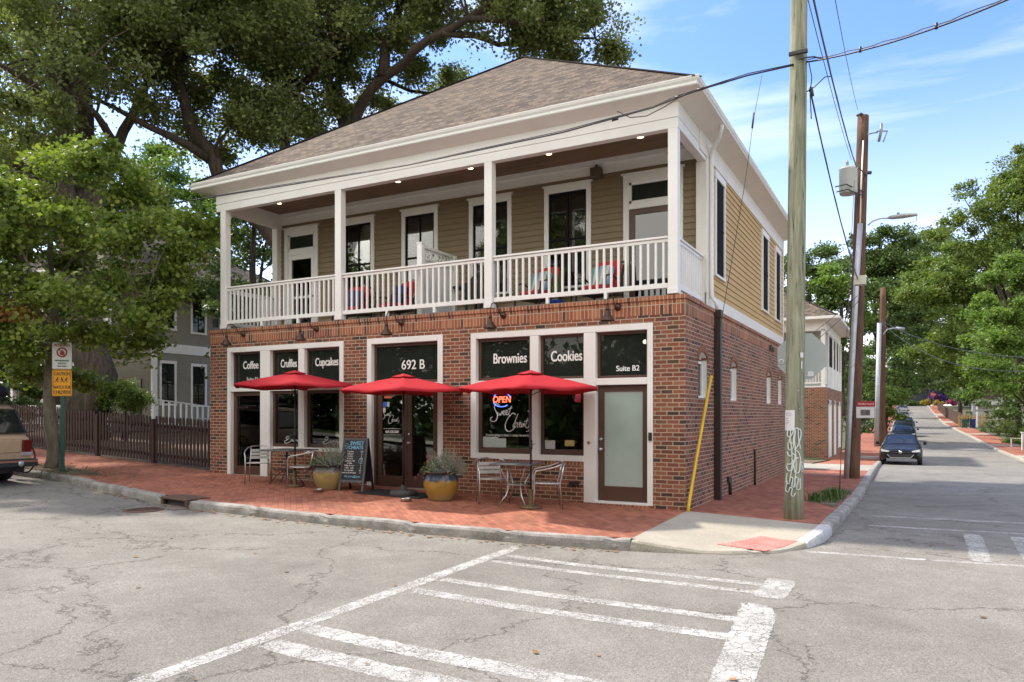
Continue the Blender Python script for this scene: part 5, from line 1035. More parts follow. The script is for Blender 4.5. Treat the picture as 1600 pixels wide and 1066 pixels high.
for x, s1 in ((-.10,1),(.0,-.8),(.09,1)):            # three running figures
    m.lathe((x+.01*s1,-.0055,.105),[(0,0),(.017,0),(.017,.001),(0,.001)],12,axis=(0,-1,0)); m.bar((x,-.006,.09),(x-.012*s1,-.006,.045),.024,.002,up=(0,1,0)).bar((x-.012*s1,-.006,.05),(x+.03*s1,-.006,.015),.012,.002,up=(0,1,0)).bar((x-.012*s1,-.006,.05),(x-.05*s1,-.006,.01),.012,.002,up=(0,1,0)).bar((x,-.006,.082),(x+.04*s1,-.006,.06),.009,.002,up=(0,1,0)).bar((x,-.006,.082),(x-.04*s1,-.006,.075),.009,.002,up=(0,1,0))
m.build('running_children', SBK, p1)
sg_t('WARNING', p2, .235, .06, SRD, .82); sg_t('NEIGHBORHOOD', p2, -.115, .036, SGR, .72); sg_t('WATCH', p2, -.18, .042, SGR, .82); sg_t('CALL POLICE', p2, -.24, .026, SBK, .9)
m = MB(); m.lathe((0,-.0045,.075),[(.082,0),(.082,.001),(.115,.001),(.115,0)],32,axis=(0,-1,0)); m.bar((-.07,-.0065,.145),(.07,-.0065,.005),.02,.002,up=(0,1,0)); m.build('red_ring', SRD, p2)
m = MB(); m.prism([(-.045,.02),(.05,.0),(.055,.07),(.02,.125),(.0,.13),(-.03,.11),(-.02,.08),(-.055,.07)],0,.0008,0,FX); o = m.build('hooded_figure', SRD, p2, loc=(0,-.005,.0))
# ---------------------------------------------------------------- utility poles, wires
POLEG = woodmat('green_treated_pole', (.12,.125,.085), (.36,.37,.27), .85, (16,16,.9)); POLEB = woodmat('brown_pole', (.055,.028,.018), (.15,.075,.045), .9); GALV = M_('galvanised', (.38,.41,.45), .45, metal=.4, var=.15, vscale=4)
def pole(name, base, top, r0, r1, mat, label, group=None):
    b = Vector(base); r = empty(name, base, label, 'utility pole', group); m = MB(); n = 14; pts = []; rad = []
    for i in range(n+1): t = i/n; pts.append((Vector(top)-b)*t-Vector((0,0,.3*(1-t)))); rad.append(lerp(r0, r1, t)*(1+.02*noise.noise(Vector((i*1.7,3,1)))))
    m.tube(pts, rad, 20); m.build('pole_shaft', mat, r); return r
g1 = pole('utility_pole', (1.745,-.12,gz(1.7,0)), (1.80,.42,12.2), .150, .118, POLEG, 'greenish treated wooden pole with white graffiti and a stapled flyer')
b1 = Vector(g1.location)
def ax1(h): return Vector((1.745,-.12,0)).lerp(Vector((1.80,.42,0)), h/12.2)-b1+Vector((0,0,h))
def wrap(parent, h, pts_strokes, mat, r, name, rad=.152, face=None):
    """strokes laid round the pole: (angle deg, height) pairs"""
    f = face if face is not None else math.atan2(CAM.y-b1.y, CAM.x-b1.x); c = bpy.data.curves.new(name,'CURVE'); c.dimensions='3D'; c.bevel_depth = r; c.bevel_resolution = 1; c.resolution_u = 5; c.materials.append(mat)
    for line in pts_strokes:
        s = c.splines.new('BEZIER'); s.bezier_points.add(len(line)-1)
        for b_, (a, z) in zip(s.bezier_points, line):
            t = f+R(a); cc = ax1(h+z); b_.co = (cc.x+rad*math.cos(t), cc.y+rad*math.sin(t), h+z); b_.handle_left_type = b_.handle_right_type = 'AUTO'
    o = bpy.data.objects.new(name, c); COL.objects.link(o); o.parent = parent; return to_mesh(o)
GRAF = M_('white_spray', (.62,.66,.66), .8)
gs = [[(-50,1.1),(-38,.98),(-20,1.12),(-28,.88),(0,1.08)],[(-46,.9),(-30,.78),(-10,1.0),(10,1.12),(14,.85),(-6,.78)],[(14,1.12),(20,.9),(30,.8)],[(-52,.75),(-30,.68),(-10,.72),(-26,.56),(-48,.55),(-30,.45),(-8,.62)],
      [(2,.78),(22,.72),(28,.55),(10,.42),(-6,.5),(2,.64),(18,.66)],[(-50,.42),(-40,.25),(-20,.36),(-10,.2),(8,.36),(16,.16),(30,.34)],[(-48,.3),(-44,.12),(-22,.2),(-14,.06),(4,.12)],[(-30,1.0),(-18,.6),(-30,.3)],[(-8,.98),(4,.5),(-6,.2)]]
wrap(g1, .30, [[(a*1.0+8, z*1.0) for a, z in l] for l in gs], GRAF, .009, 'graffiti', .150); wrap(g1, .30, [[(44,.56),(52,.60),(60,.52),(54,.44),(44,.47),(44,.56)],[(50,.54),(54,.50),(49,.48)]], GRAF, .006, 'graffiti')
# flyer: curved sheet
def flyer(h0, h1, a0_, a1_, mat, nm, rad=.153):
    f = math.atan2(CAM.y-b1.y, CAM.x-b1.x); m = MB(); vs = []; n = 8
    for i in range(n+1):
        t = f+R(lerp(a0_, a1_, i/n))
        for h in (h0, h1): c = ax1(h); vs.append((c.x+rad*math.cos(t), c.y+rad*math.sin(t), h))
    m.add(vs, [(2*i,2*i+2,2*i+3,2*i+1) for i in range(n)], 0, True); return m.build(nm, mat, g1)
PAPER = M_('paper', (.66,.66,.70), .8, var=.03); flyer(1.38,1.70,-62,2,PAPER,'flyer'); 
wl_ = [[(a0_, z+.004*math.sin(a0_)) for a0_ in range(-52, e, 4)] for z, e in ((.25,-16),(.22,-10),(.17,-28),(.14,-34),(.11,-30),(.09,-36))]; wrap(g1, 1.40, wl_, SBK, .0016, 'handwriting', .1545)
flyer(2.52,2.60,30,52,PAPER,'pole_tag'); flyer(2.35,2.46,36,44,PAPER,'pole_tag')
m = MB()
for a, h in ((35,1.55),(40,1.3),(28,1.72),(38,1.15),(50,2.3),(20,2.0),(44,1.9)):
    t = math.atan2(CAM.y-b1.y, CAM.x-b1.x)+R(a); c = ax1(h); m.lathe((c.x+.15*math.cos(t),c.y+.15*math.sin(t),h),[(0,0),(.010,0),(.01,.006),(0,.008)],7,axis=(math.cos(t),math.sin(t),0))
m.build('staples', STEEL, g1)
# stop sign seen from behind, on its own post hidden by the pole
st = empty('stop_sign', (1.80,.62,gz(1.8,.6)), 'blank grey back of an octagonal stop sign behind the greenish pole', 'stop sign', rz=R(10))
m = MB(); r8 = .41; m.prism([(r8*math.cos(R(22.5+45*k)), r8*math.sin(R(22.5+45*k))) for k in range(8)],0,.004,0,FX); m.build('sign_plate', M_('sign_back',(.36,.40,.40),.5,metal=.2,var=.05), st, loc=(-.02,.02,2.60))
MB().box(-.09,-.03,-.01,.018,-.3,3.0).build('post', GALV, st); m = MB(); m.lathe((-.34,.012,2.52),[(.03,0),(.045,0),(.045,.004),(.03,.004)],16,axis=(0,-1,0)); m.box(.07,.16,.008,.013,2.27,2.35); m.build('stickers', PAPER, st)
# brown pole with transformer and street light
g2 = pole('utility_pole', (1.90,10.06,-0.16), (2.13,11.09,10.18), .195, .15, POLEB, 'tall brown pole carrying a grey transformer and a street light')
b2 = Vector(g2.location)
def rel(p, b): return Vector(p)-b
MB().tube([rel(p,b2) for p in ((1.78,9.76,-0.18),(1.85,9.91,1.60),(2.00,10.34,5.35),(2.08,10.61,7.00))],.072,12).build('conduit', GALV, g2)
MB().tube([rel(p,b2) for p in ((2.08,10.61,7.00),(2.09,10.73,7.93),(2.15,10.76,9.38))],.02,8).build('thin_conduit', WHITE, g2)
tr = MB(); tr.lathe(rel((1.79,10.34,7.80),b2),[(0,0),(.21,0),(.235,.05),(.24,.66),(.25,.68),(.25,.71),(.2,.75),(0,.77)],28).build('transformer', M_('transformer_grey',(.42,.45,.45),.4,var=.05), g2)
TR = bpy.data.objects['transformer']
m = MB(); m.lathe(rel((1.77,10.33,8.53),b2),[(0,0),(.03,0),(.045,.03),(.03,.06),(.045,.09),(.03,.12),(.045,.15),(.02,.2),(0,.26)],12); m.build('bushing', M_('porcelain',(.22,.22,.22),.3), TR)
m = MB()
for q_ in (((1.49,9.95,7.95),(1.77,9.87,7.96),(2.00,10.34,7.93),(2.17,10.77,7.93)),((1.52,9.97,7.81),(1.82,9.90,7.82),(2.03,10.35,7.79),(2.17,10.77,7.82)),((1.88,10.16,8.25),(2.06,10.37,8.52),(2.24,10.58,8.32))): m.tube([rel(p,b2) for p in q_],.018,6)
m.build('bracket', DGREY, g2)
m = MB(); m.tube([rel(p,b2) for p in ((2.27,10.71,9.52),(2.40,10.78,9.56),(2.51,10.84,9.57))],.02,8); m.tube([rel(p,b2) for p in ((2.60,10.89,9.83),(2.60,10.89,9.61),(2.54,10.85,9.32))],.038,8); m.tube([rel(p,b2) for p in ((2.75,10.96,9.59),(2.65,10.91,9.30))],.016,6); m.tube([rel(p,b2) for p in ((2.49,10.83,9.61),(2.76,10.97,9.61))],.018,6); m.build('cutout_switch', M_('porcelain',(.22,.22,.22),.3), g2)
m = MB(); m.tube([rel(p,b2) for p in ((1.98,10.89,10.16),(2.08,10.95,10.22),(2.19,11.01,10.14))],.035,6); m.tube([rel(p,b2) for p in ((2.24,10.69,8.44),(2.35,10.75,8.44))],.05,8); m.build('insulator', DGREY, g2)
m = MB(); m.tube([rel(p,b2) for p in ((2.28,10.60,6.94),(2.39,10.66,7.05),(2.56,10.75,7.12),(2.78,10.87,7.14),(2.83,10.90,7.14))],.022,8); arm = m.build('light_arm', GALV, g2)
m = MB(); c = rel((2.78,10.87,7.12),b2); prof = [(0,.045,.045),(.1,.10,.07),(.35,.13,.075),(.55,.11,.06),(.68,.07,.045),(.72,.03,.03)]; vs = []; n = 12
for d, w2, h2 in prof:
    for k in range(n): a = 2*math.pi*k/n; vs.append((c.x+d, c.y+w2*math.cos(a), c.z+.02+h2*math.sin(a)*(1 if math.sin(a) > 0 else .7)))
m.add(vs, [(i*n+k,i*n+(k+1)%n,(i+1)*n+(k+1)%n,(i+1)*n+k) for i in range(5) for k in range(n)]+[tuple(range(n))[::-1]],0,True); m.lathe((c.x+.25,c.y,c.z+.09),[(0,0),(.04,0),(.04,.05),(0,.06)],10); m.box(c.x+.68,c.x+.70,c.y-.02,c.y+.02,c.z-.14,c.z+.02); m.build('light_head', M_('lamp_head_grey',(.36,.38,.36),.45), arm)
sn = MB().box(*[v for pr in ((2.10-b2.x,2.52-b2.x),(8.80-b2.y-.12,8.80-b2.y-.115),(1.55-b2.z,1.84-b2.z)) for v in pr]).build('notice_board', PAPER, g2)
MB().box(*[v for pr in ((2.12-b2.x,2.54-b2.x),(8.80-b2.y-.125,8.80-b2.y-.121),(1.84-b2.z,1.98-b2.z)) for v in pr]).build('red_header', M_('notice_red',(.38,.02,.05),.5), sn); letters('We Buy Houses!', 2.33-b2.x, 1.91-b2.z, 8.674-b2.y, .045, sn, .001, .85); 
MB().box(*[v for pr in ((2.20-b2.x,2.42-b2.x),(8.80-b2.y-.125,8.80-b2.y-.121),(1.62-b2.z,1.76-b2.z)) for v in pr]).build('picture', M_('notice_picture',(.12,.12,.12),.6,var=.9,vscale=40), sn)
MB().box(*[v for pr in ((2.02-b2.x,2.3-b2.x),(9.05-b2.y-.05,9.2-b2.y+.1),(5.05-b2.z,5.28-b2.z)) for v in pr]).build('junction_box', M_('cream_box',(.55,.55,.48),.5), g2)
m = MB(); m.tube([rel(p,b2) for p in ((2.2,9.3,5.3),(2.32,9.25,4.9),(2.28,9.2,4.4),(2.1,9.1,4.1),(2.15,9.1,3.2),(2.2,9.0,2.9))],.006,5); m.tube([rel(p,b2) for p in ((2.15,9.2,5.2),(2.25,9.2,4.2),(2.35,9.1,3.5),(2.0,9.0,2.9),(1.9,8.95,2.85))],.005,5); m.build('loose_cable', DGREY, g2)
g3 = pole('utility_pole', (1.38,46.23,-0.59), (1.50,46.29,10.61), .24, .19, POLEB, 'brown pole with grey conduit further down the street behind the parked cars'); b3 = Vector(g3.location)
MB().tube([rel(p,b3) for p in ((1.08,45.61,-0.67),(1.16,45.66,2.92),(1.28,45.72,8.07))],.15,12).build('conduit', GALV, g3); m = MB(); m.tube([rel(p,b3) for p in ((1.51,46.07,7.29),(1.74,46.20,7.65),(2.14,46.41,7.74),(2.77,46.75,7.74))],.05,8); m.tube([rel(p,b3) for p in ((2.30,46.50,7.74),(2.81,46.77,7.69))],.11,8); m.build('light_arm', GALV, g3)
# guy wire with yellow guard at the corner; another near the brown pole
gw = empty('guy_wire', (.08,-.09,gz(0,0)), 'thin stay wire with a bright yellow guard sleeve by the building corner', 'guy wire'); 
MB().tube([(0,0,-.05),(.0,.02,.1),(.04,.42,.95),(.10,1.0,2.1),(.12,1.12,2.33)],.027,10).build('guard_sleeve', M_('yellow_plastic',(.68,.42,.01),.45), gw)
MB().tube([(.12,1.12,2.3),(.25,2.28,4.7),(.37,2.92,6.35),(.47,3.2,7.6),(.55,3.7,8.7)],.006,5).build('wire', DGREY, gw); MB().tube([(.455,3.15,7.42),(.475,3.22,7.75)],.02,8).build('strain_insulator', DGREY, gw)
gw2 = empty('guy_wire', (1.93,5.9,gz(1.9,5.9)), 'thin stay wire rising from the planting bed before the brown pole', 'guy wire'); MB().tube([(0,0,-.05),(-.0,.2,.45),(.07,3.6,8.0)],.008,5).build('wire', DGREY, gw2); MB().tube([(0,0,0),(-.0,.18,.42)],.016,6).build('anchor', RUST, gw2)
def sag_wire(name, p, q, sag, r, label, cat='overhead wire', group='overhead wires', n=18, twist=False, extra=()):
    p, q = Vector(p), Vector(q); pts = [p.lerp(q, i/n)-Vector((0,0,sag*4*(i/n)*(1-i/n))) for i in range(n+1)]; m = MB()
    m.tube(pts, r, 6)
    if twist: m.tube([pt+Vector((.0,.0,.035+.012*math.sin(i*2))) for i, pt in enumerate(pts)], r*.6, 5)
    for t in extra: k = int(t*n); m.tube([pts[k]-Vector((0,0,.02)), pts[k]+Vector((0,0,.06))], .02, 6)
    return tag(m.build(name, BLACK), label, cat, group)
# ---------------------------------------------------------------- overhead wires
sag_wire('overhead_wire', (1.92,0.19,7.25), (4.79,-2.02,6.62), .12, .013, 'thick twisted cable rising from the green pole to the upper right', twist=True, extra=(.3,.62))
mw = [(1.92,0.19,7.25), (1.08,-0.21,7.06), (0.39,-0.53,6.85), (0.01,-0.44,6.84), (-0.44,-0.40,6.77), (-2.08,-0.40,6.65), (-5.44,-0.39,6.61), (-8.89,-0.41,6.68), (-11.78,-0.43,6.76), (-13.61,-0.45,6.80), (-16.93,-0.42,6.91), (-24.62,-0.36,7.32)]
m = MB(); m.tube(mw, .013, 6); m.tube([Vector(p)+Vector((0,0,.03 if i%2 else .015)) for i, p in enumerate(mw)], .008, 5); m.tube([(-0.02,-0.25,6.92),(-0.25,-0.30,6.79),(-0.56,-0.35,6.67),(-0.85,-0.34,6.70),(-1.10,-0.30,6.87)], .008, 6)
for p in (mw[2], mw[3], (0.68,-0.20,7.03), (-1.14,-0.33,6.72)): m.tube([Vector(p)-Vector((.05,0,.0)), Vector(p)+Vector((.06,.02,.02))], .022, 6)
tag(m.build('overhead_wire', BLACK), 'bundled black cable crossing along the eaves of the corner building to the green pole', 'overhead wire', 'overhead wires')
sag_wire('overhead_wire', (1.93,0.42,6.88), (2.13,9.95,5.10), .25, .012, 'twisted cable dropping from the green pole to the brown pole', twist=True, extra=(.0,.62,.66,.7))
sag_wire('overhead_wire', (2.41,-3.98,6.34), (2.11,8.58,7.99), .15, .011, 'steep wire behind the green pole running down to the transformer', twist=True)
sag_wire('overhead_wire', (2.49,-2.23,7.15), (2.06,9.91,9.96), .1, .006, 'thin wire reaching the very top of the brown pole')
sag_wire('overhead_wire', (2.30,-3.59,6.58), (1.95,9.17,8.39), .1, .006, 'thin wire between the green pole and the transformer top')
sag_wire('overhead_wire', (1.79,35.43,7.04), (7.57,19.24,3.60), .5, .014, 'upper of the two pale wires across the trees on the right')
sag_wire('overhead_wire', (1.79,35.43,6.93), (7.25,16.80,3.08), .9, .014, 'lower of the two pale wires across the trees on the right')
sag_wire('overhead_wire', (-0.44,14.93,3.94), (2.06,9.80,4.87), .1, .008, 'thin service wire from the far brick building to the brown pole')
sag_wire('overhead_wire', (-0.58,15.99,3.68), (2.09,9.82,4.73), .15, .008, 'second service wire just below, from the far brick building to the brown pole')
m = MB(); q = Vector((1.92,0.19,7.25))
m.tube([q+Vector((-.25,-.02,.0)), q+Vector((-.10,-.12,.03)), q+Vector((.1,-.10,.02)), q+Vector((.22,-.0,.0))], .012, 6); m.tube([q+Vector((.02,.0,-.02)), q+Vector((.06,.02,-.25)), q+Vector((.03,.05,-.5)), q+Vector((.05,.05,-.9))], .009, 6); m.tube([q+Vector((-.02,.05,-.45)),q+Vector((.10,0,-.42)),q+Vector((.26,-.02,-.30)),q+Vector((.34,-.02,-.31))],.008,6); m.tube([q+Vector((.06,.0,-.42)),q+Vector((.08,0,-.56))],.02,6); m.box(-.2+q.x-.06,-.2+q.x+.22,q.y-.2,q.y-.14,q.z+.08,q.z+.13)
tag(m.build('pole_fittings', DGREY), 'black clamps and cable loops on the green pole where the cables meet', 'cable fitting')
# ---------------------------------------------------------------- trees
BARK = woodmat('bark', (.035,.028,.022), (.13,.105,.08), .95, (9,9,1.2)); BARKG = woodmat('grey_bark', (.10,.09,.07), (.25,.22,.17), .95, (7,7,2.5)); BARKD = woodmat('dark_bark', (.022,.017,.013), (.08,.06,.045), .95, (9,9,1.2))
LF_OAK = leafmat('oak_leaves', [(0,(.085,.11,.042)),(.45,(.155,.19,.072)),(.8,(.24,.28,.115)),(1,(.34,.37,.18))], .48)
LF_MAP = leafmat('street_tree_leaves', [(0,(.06,.10,.022)),(.35,(.125,.18,.034)),(.7,(.205,.265,.052)),(.93,(.33,.34,.08)),(1,(.38,.26,.07))], .42)
LF_DRK = leafmat('dark_leaves', [(0,(0.042,0.080,0.025)),(.5,(0.085,0.142,0.038)),(1,(0.162,0.218,0.061))], .25)
LF_MID = leafmat('mid_leaves', [(0,(.075,.12,.028)),(.5,(.135,.20,.042)),(1,(.24,.29,.065))])
LF_BRI = leafmat('bright_leaves', [(0,(.07,.13,.03)),(.5,(.135,.225,.045)),(1,(.25,.34,.07))], .4)
LF_BRN = leafmat('rusty_leaves', [(0,(.16,.06,.02)),(1,(.30,.14,.04))], .3)
def leaf_mesh(name, C_, L_, asp, mat, parent, up=.35, rng=RNG):
    n = len(C_); d = rng.normal(size=(n,3)); d[:,2] *= .7; d /= np.linalg.norm(d, axis=1)[:,None]; nn = rng.normal(size=(n,3)); nn[:,2] += up*3; b = np.cross(d, nn); b /= np.linalg.norm(b, axis=1)[:,None]+1e-9
    l = (L_*rng.uniform(.6,1.35,size=n))[:,None]; fold = np.cross(b, d)*l*rng.uniform(-.18,.18,size=(n,1))
    v = np.empty((n,4,3)); v[:,0] = C_-d*l/2; v[:,1] = C_+b*l*asp/2+fold; v[:,2] = C_+d*l/2; v[:,3] = C_-b*l*asp/2+fold
    me = bpy.data.meshes.new(name); me.vertices.add(n*4); me.vertices.foreach_set('co', v.ravel()); me.loops.add(n*4); me.loops.foreach_set('vertex_index', np.arange(n*4, dtype=np.int32)); me.polygons.add(n); me.polygons.foreach_set('loop_start', np.arange(0, n*4, 4, dtype=np.int32)); me.polygons.foreach_set('loop_total', np.full(n, 4, dtype=np.int32)); me.materials.append(mat); me.update(); me.validate()
    o = bpy.data.objects.new(name, me); COL.objects.link(o); o.parent = parent; return o
def tree(name, label, base, limbs, blobs, n, leaf, mat, bark, group=None, csize=.55, cdens=1., flat=.55, twigs=110, cat='tree', shell=.55, asp=.62):
    """limbs: [(points, r0, r1)]; blobs: [(centre, (rx, ry, rz))]; all in world metres"""
    bx = Vector(base); r = empty(name, base, label, cat, group); m = MB(); samples = []
    for pts, r0, r1 in limbs:
        P_ = [Vector(p)-bx for p in pts]; Q = []
        for i in range(len(P_)-1):
            k = max(2, int((P_[i+1]-P_[i]).length/.6))
            for j in range(k): t = j/k; Q.append(P_[i].lerp(P_[i+1], t)+Vector((noise.noise(Vector((i+t,1,r0*9))), noise.noise(Vector((i+t,7,r0*9))), 0))*r0*.6)
        Q.append(P_[-1]); rr = [lerp(r0, r1, i/(len(Q)-1))*(1+.08*noise.noise(Vector((i*.9,2,r0*5)))) for i in range(len(Q))]
        m.tube(Q, rr, 12 if r0 > .1 else 8); samples += [(q, w_) for q, w_ in zip(Q[1:], rr[1:])]
    cs = []; tot = sum((b[1][0]*b[1][1]*b[1][2])**(2/3) for b in blobs)
    for c, rad in blobs:
        wt = (rad[0]*rad[1]*rad[2])**(2/3); k = max(3, int(cdens*wt/csize**2*1.6)); d = RNG.normal(size=(k,3)); d /= np.linalg.norm(d,axis=1)[:,None]; u = RNG.uniform(shell,1.05,size=(k,1)); cs.append(np.array(c)-np.array(bx)+d*u*np.array(rad))
    cs = np.concatenate(cs); per = max(6, n//len(cs)); cnt = RNG.poisson(per*RNG.uniform(.4,1.6,size=len(cs))); idx = np.repeat(np.arange(len(cs)), cnt); sz = csize*RNG.uniform(.6,1.3,size=len(cs)); off = RNG.normal(size=(len(idx),3))*.48*sz[idx][:,None]; off[:,2] *= flat
    lv = leaf_mesh('crown', cs[idx]+off, leaf, asp, mat, r, .15)
    SP = np.array([tuple(q) for q, _ in samples]); sel = RNG.permutation(len(cs))[:twigs]
    for i in sel:
        c = Vector(cs[i]); dd = np.linalg.norm(SP-cs[i], axis=1); j = int(np.argmin(dd+RNG.uniform(0,.8,size=len(dd)))); q, w_ = samples[j]; L0 = (c-q).length
        if L0 > 9 or L0 < .2: continue
        mid = q.lerp(c, .5)+Vector((0,0,.12*L0*(1 if c.z > q.z-.5 else -.3))); r0 = min(w_*.6, .012+.016*L0); m.tube([q, q.lerp(mid,.6)+Vector((0,0,.03*L0)), mid, c], [r0, r0*.75, r0*.55, .006], 5, cap=False)
    m.build('trunk', bark, r); return r
S0 = (-14.45,-2.15,0.35)
tree('street_tree','grey barked street tree with bright green leaves beside the sign post', S0,
 [([(-14.45,-2.15,0.28),(-14.44,-2.14,0.85),(-14.46,-2.16,2.06),(-14.48,-2.17,3.26),(-14.44,-2.14,3.64),(-14.50,-2.18,4.53),(-14.54,-2.20,5.38),(-14.59,-2.11,6.46),(-14.43,-1.91,7.55)],.165,.02),
  ([(-14.44,-2.14,3.60),(-14.29,-2.52,3.95),(-14.11,-2.88,4.31),(-13.93,-2.89,4.70),(-13.99,-3.15,5.42),(-14.40,-3.60,6.08)],.06,.012),
  ([(-14.49,-2.17,4.44),(-13.92,-2.09,4.60),(-13.46,-2.07,4.72),(-12.74,-1.91,4.74),(-11.83,-1.42,4.88)],.05,.01),
  ([(-14.50,-2.18,4.62),(-14.49,-1.72,5.31),(-14.33,-1.18,6.02),(-14.01,-0.55,6.76),(-13.33,0.04,7.30)],.05,.01),
  ([(-14.44,-2.14,3.57),(-14.56,-1.75,3.92),(-14.24,-1.24,4.27),(-13.59,-0.67,4.46)],.045,.01),
  ([(-14.52,-2.19,4.92),(-15.38,-1.97,5.50),(-16.56,-1.93,6.11),(-18.11,-2.19,6.40)],.045,.01)],
 [((-14.76,-2.32,6.88),(1.6,1.6,.75)),((-13.75,-1.55,7.40),(1.5,1.4,.6)),((-15.16,-3.22,6.70),(1.6,1.6,.8)),((-13.04,-0.71,7.06),(1.3,1.3,.6)),((-12.53,-0.21,6.49),(1.0,1.1,.45)),((-13.17,-2.37,5.92),(1.8,1.6,.6)),((-14.23,-3.17,5.73),(1.6,1.5,.6)),((-12.08,-1.56,5.68),(1.3,1.3,.45)),((-11.87,-0.54,5.49),(.6,.8,.25)),((-14.81,-1.21,5.27),(1.7,1.5,.5)),((-15.97,-3.08,5.05),(1.7,1.7,.8)),((-12.16,-2.28,4.35),(1.35,1.2,.42)),((-12.07,-1.33,4.26),(.9,.9,.32)),((-13.68,-3.33,4.52),(1.0,1.0,.5)),((-12.34,-1.70,3.72),(.9,.9,.25)),((-13.56,-1.67,3.57),(.8,.9,.28)),((-15.21,-2.79,3.25),(.9,.9,.55)),((-15.58,-1.85,2.63),(.55,.7,.35)),((-15.16,-3.22,4.08),(1.2,1.2,.6)),((-15.20,-0.96,2.58),(.35,.5,.3)),((-14.49,-1.95,7.86),(1.0,1.0,.4)),((-13.05,-0.26,4.95),(.5,.6,.25)),((-12.06,-1.09,3.84),(.55,.6,.2)),((-11.90,-0.78,5.07),(.6,.6,.22)),((-12.70,-1.21,3.26),(.5,.6,.18)),((-11.94,-0.12,6.13),(.45,.5,.22)),((-13.97,-3.03,3.45),(.9,.8,.35)),((-14.94,-3.33,2.90),(.9,.9,.4))],
 50000,.115,LF_MAP,BARKG,csize=.46,twigs=150,flat=.55,shell=.2,asp=.75)
st_ = bpy.data.objects['street_tree']; c_ = np.array(Vector((-13.91,-3.23,3.83))-Vector(S0)); leaf_mesh('rusty_leaves', c_+RNG.normal(size=(260,3))*np.array([.28,.28,.09]), .11, .7, LF_BRN, st_); 
A0 = (-22.79,4.04,1.18)
tree('oak_tree','massive dark trunked oak behind the picket fence, splitting into twin stems', A0,
 [([(-22.79,4.04,0.67),(-22.79,4.04,1.83),(-22.83,4.01,3.68),(-22.95,3.95,5.07)],.80,.56),([(-22.95,3.95,4.84),(-23.07,3.88,7.38),(-23.41,4.04,10.95),(-23.52,4.21,14.09),(-24.22,4.40,16.71),(-24.33,4.34,19.11)],.42,.18),([(-22.91,3.97,4.60),(-23.06,3.32,6.82),(-23.18,3.26,10.00),(-23.18,3.26,13.63),(-23.44,3.12,15.90),(-23.23,2.66,17.86)],.38,.16),
  ([(-23.07,3.88,6.92),(-22.90,4.54,10.08),(-22.75,5.19,12.27),(-22.49,5.67,13.48),(-22.03,6.15,14.78),(-20.42,6.45,15.75)],.30,.08),([(-22.96,5.08,11.87),(-21.66,3.51,12.07),(-20.95,2.18,12.31),(-20.85,1.11,12.68)],.16,.05),([(-23.18,3.26,11.82),(-22.58,1.87,12.74),(-22.81,0.62,13.12)],.2,.05)],
 [((-23.15,1.57,12.95),(4.2,3.5,1.7)),((-22.91,2.27,15.15),(4.5,4,1.6)),((-22.63,4.12,15.25),(3.6,3.5,1.5)),((-25.78,1.29,11.40),(3,3,1.8)),((-21.88,1.69,11.15),(2.5,2.2,.9)),((-24.74,2.42,10.34),(2.2,2.2,1)),((-22.53,5.31,14.31),(2.2,2.4,1)),((-22.42,4.23,17.33),(5,4,1.8)),((-24.21,2.13,17.42),(5.5,4,2)),((-21.48,5.88,16.47),(2.8,2.8,1.4)),((-27.61,2.58,9.27),(3,2.8,1.6)),((-20.42,6.45,18.15),(3.4,3,1.6)),((-26.31,5.55,13.16),(1.3,1.5,.8)),((-20.77,2.28,13.36),(2.2,1.8,1)),((-21.20,0.92,11.27),(1.8,1.6,.8)),((-20.41,3.61,14.71),(2,1.8,1)),((-26.96,4.06,11.78),(2.4,2,1.2)),((-26.88,5.24,10.59),(1.4,1.4,1))],
 90000,.155,LF_OAK,BARK,'large oaks behind the buildings',csize=.72,twigs=200,flat=.7,cdens=.82)
B0 = (-17.60,10.24,1.85)
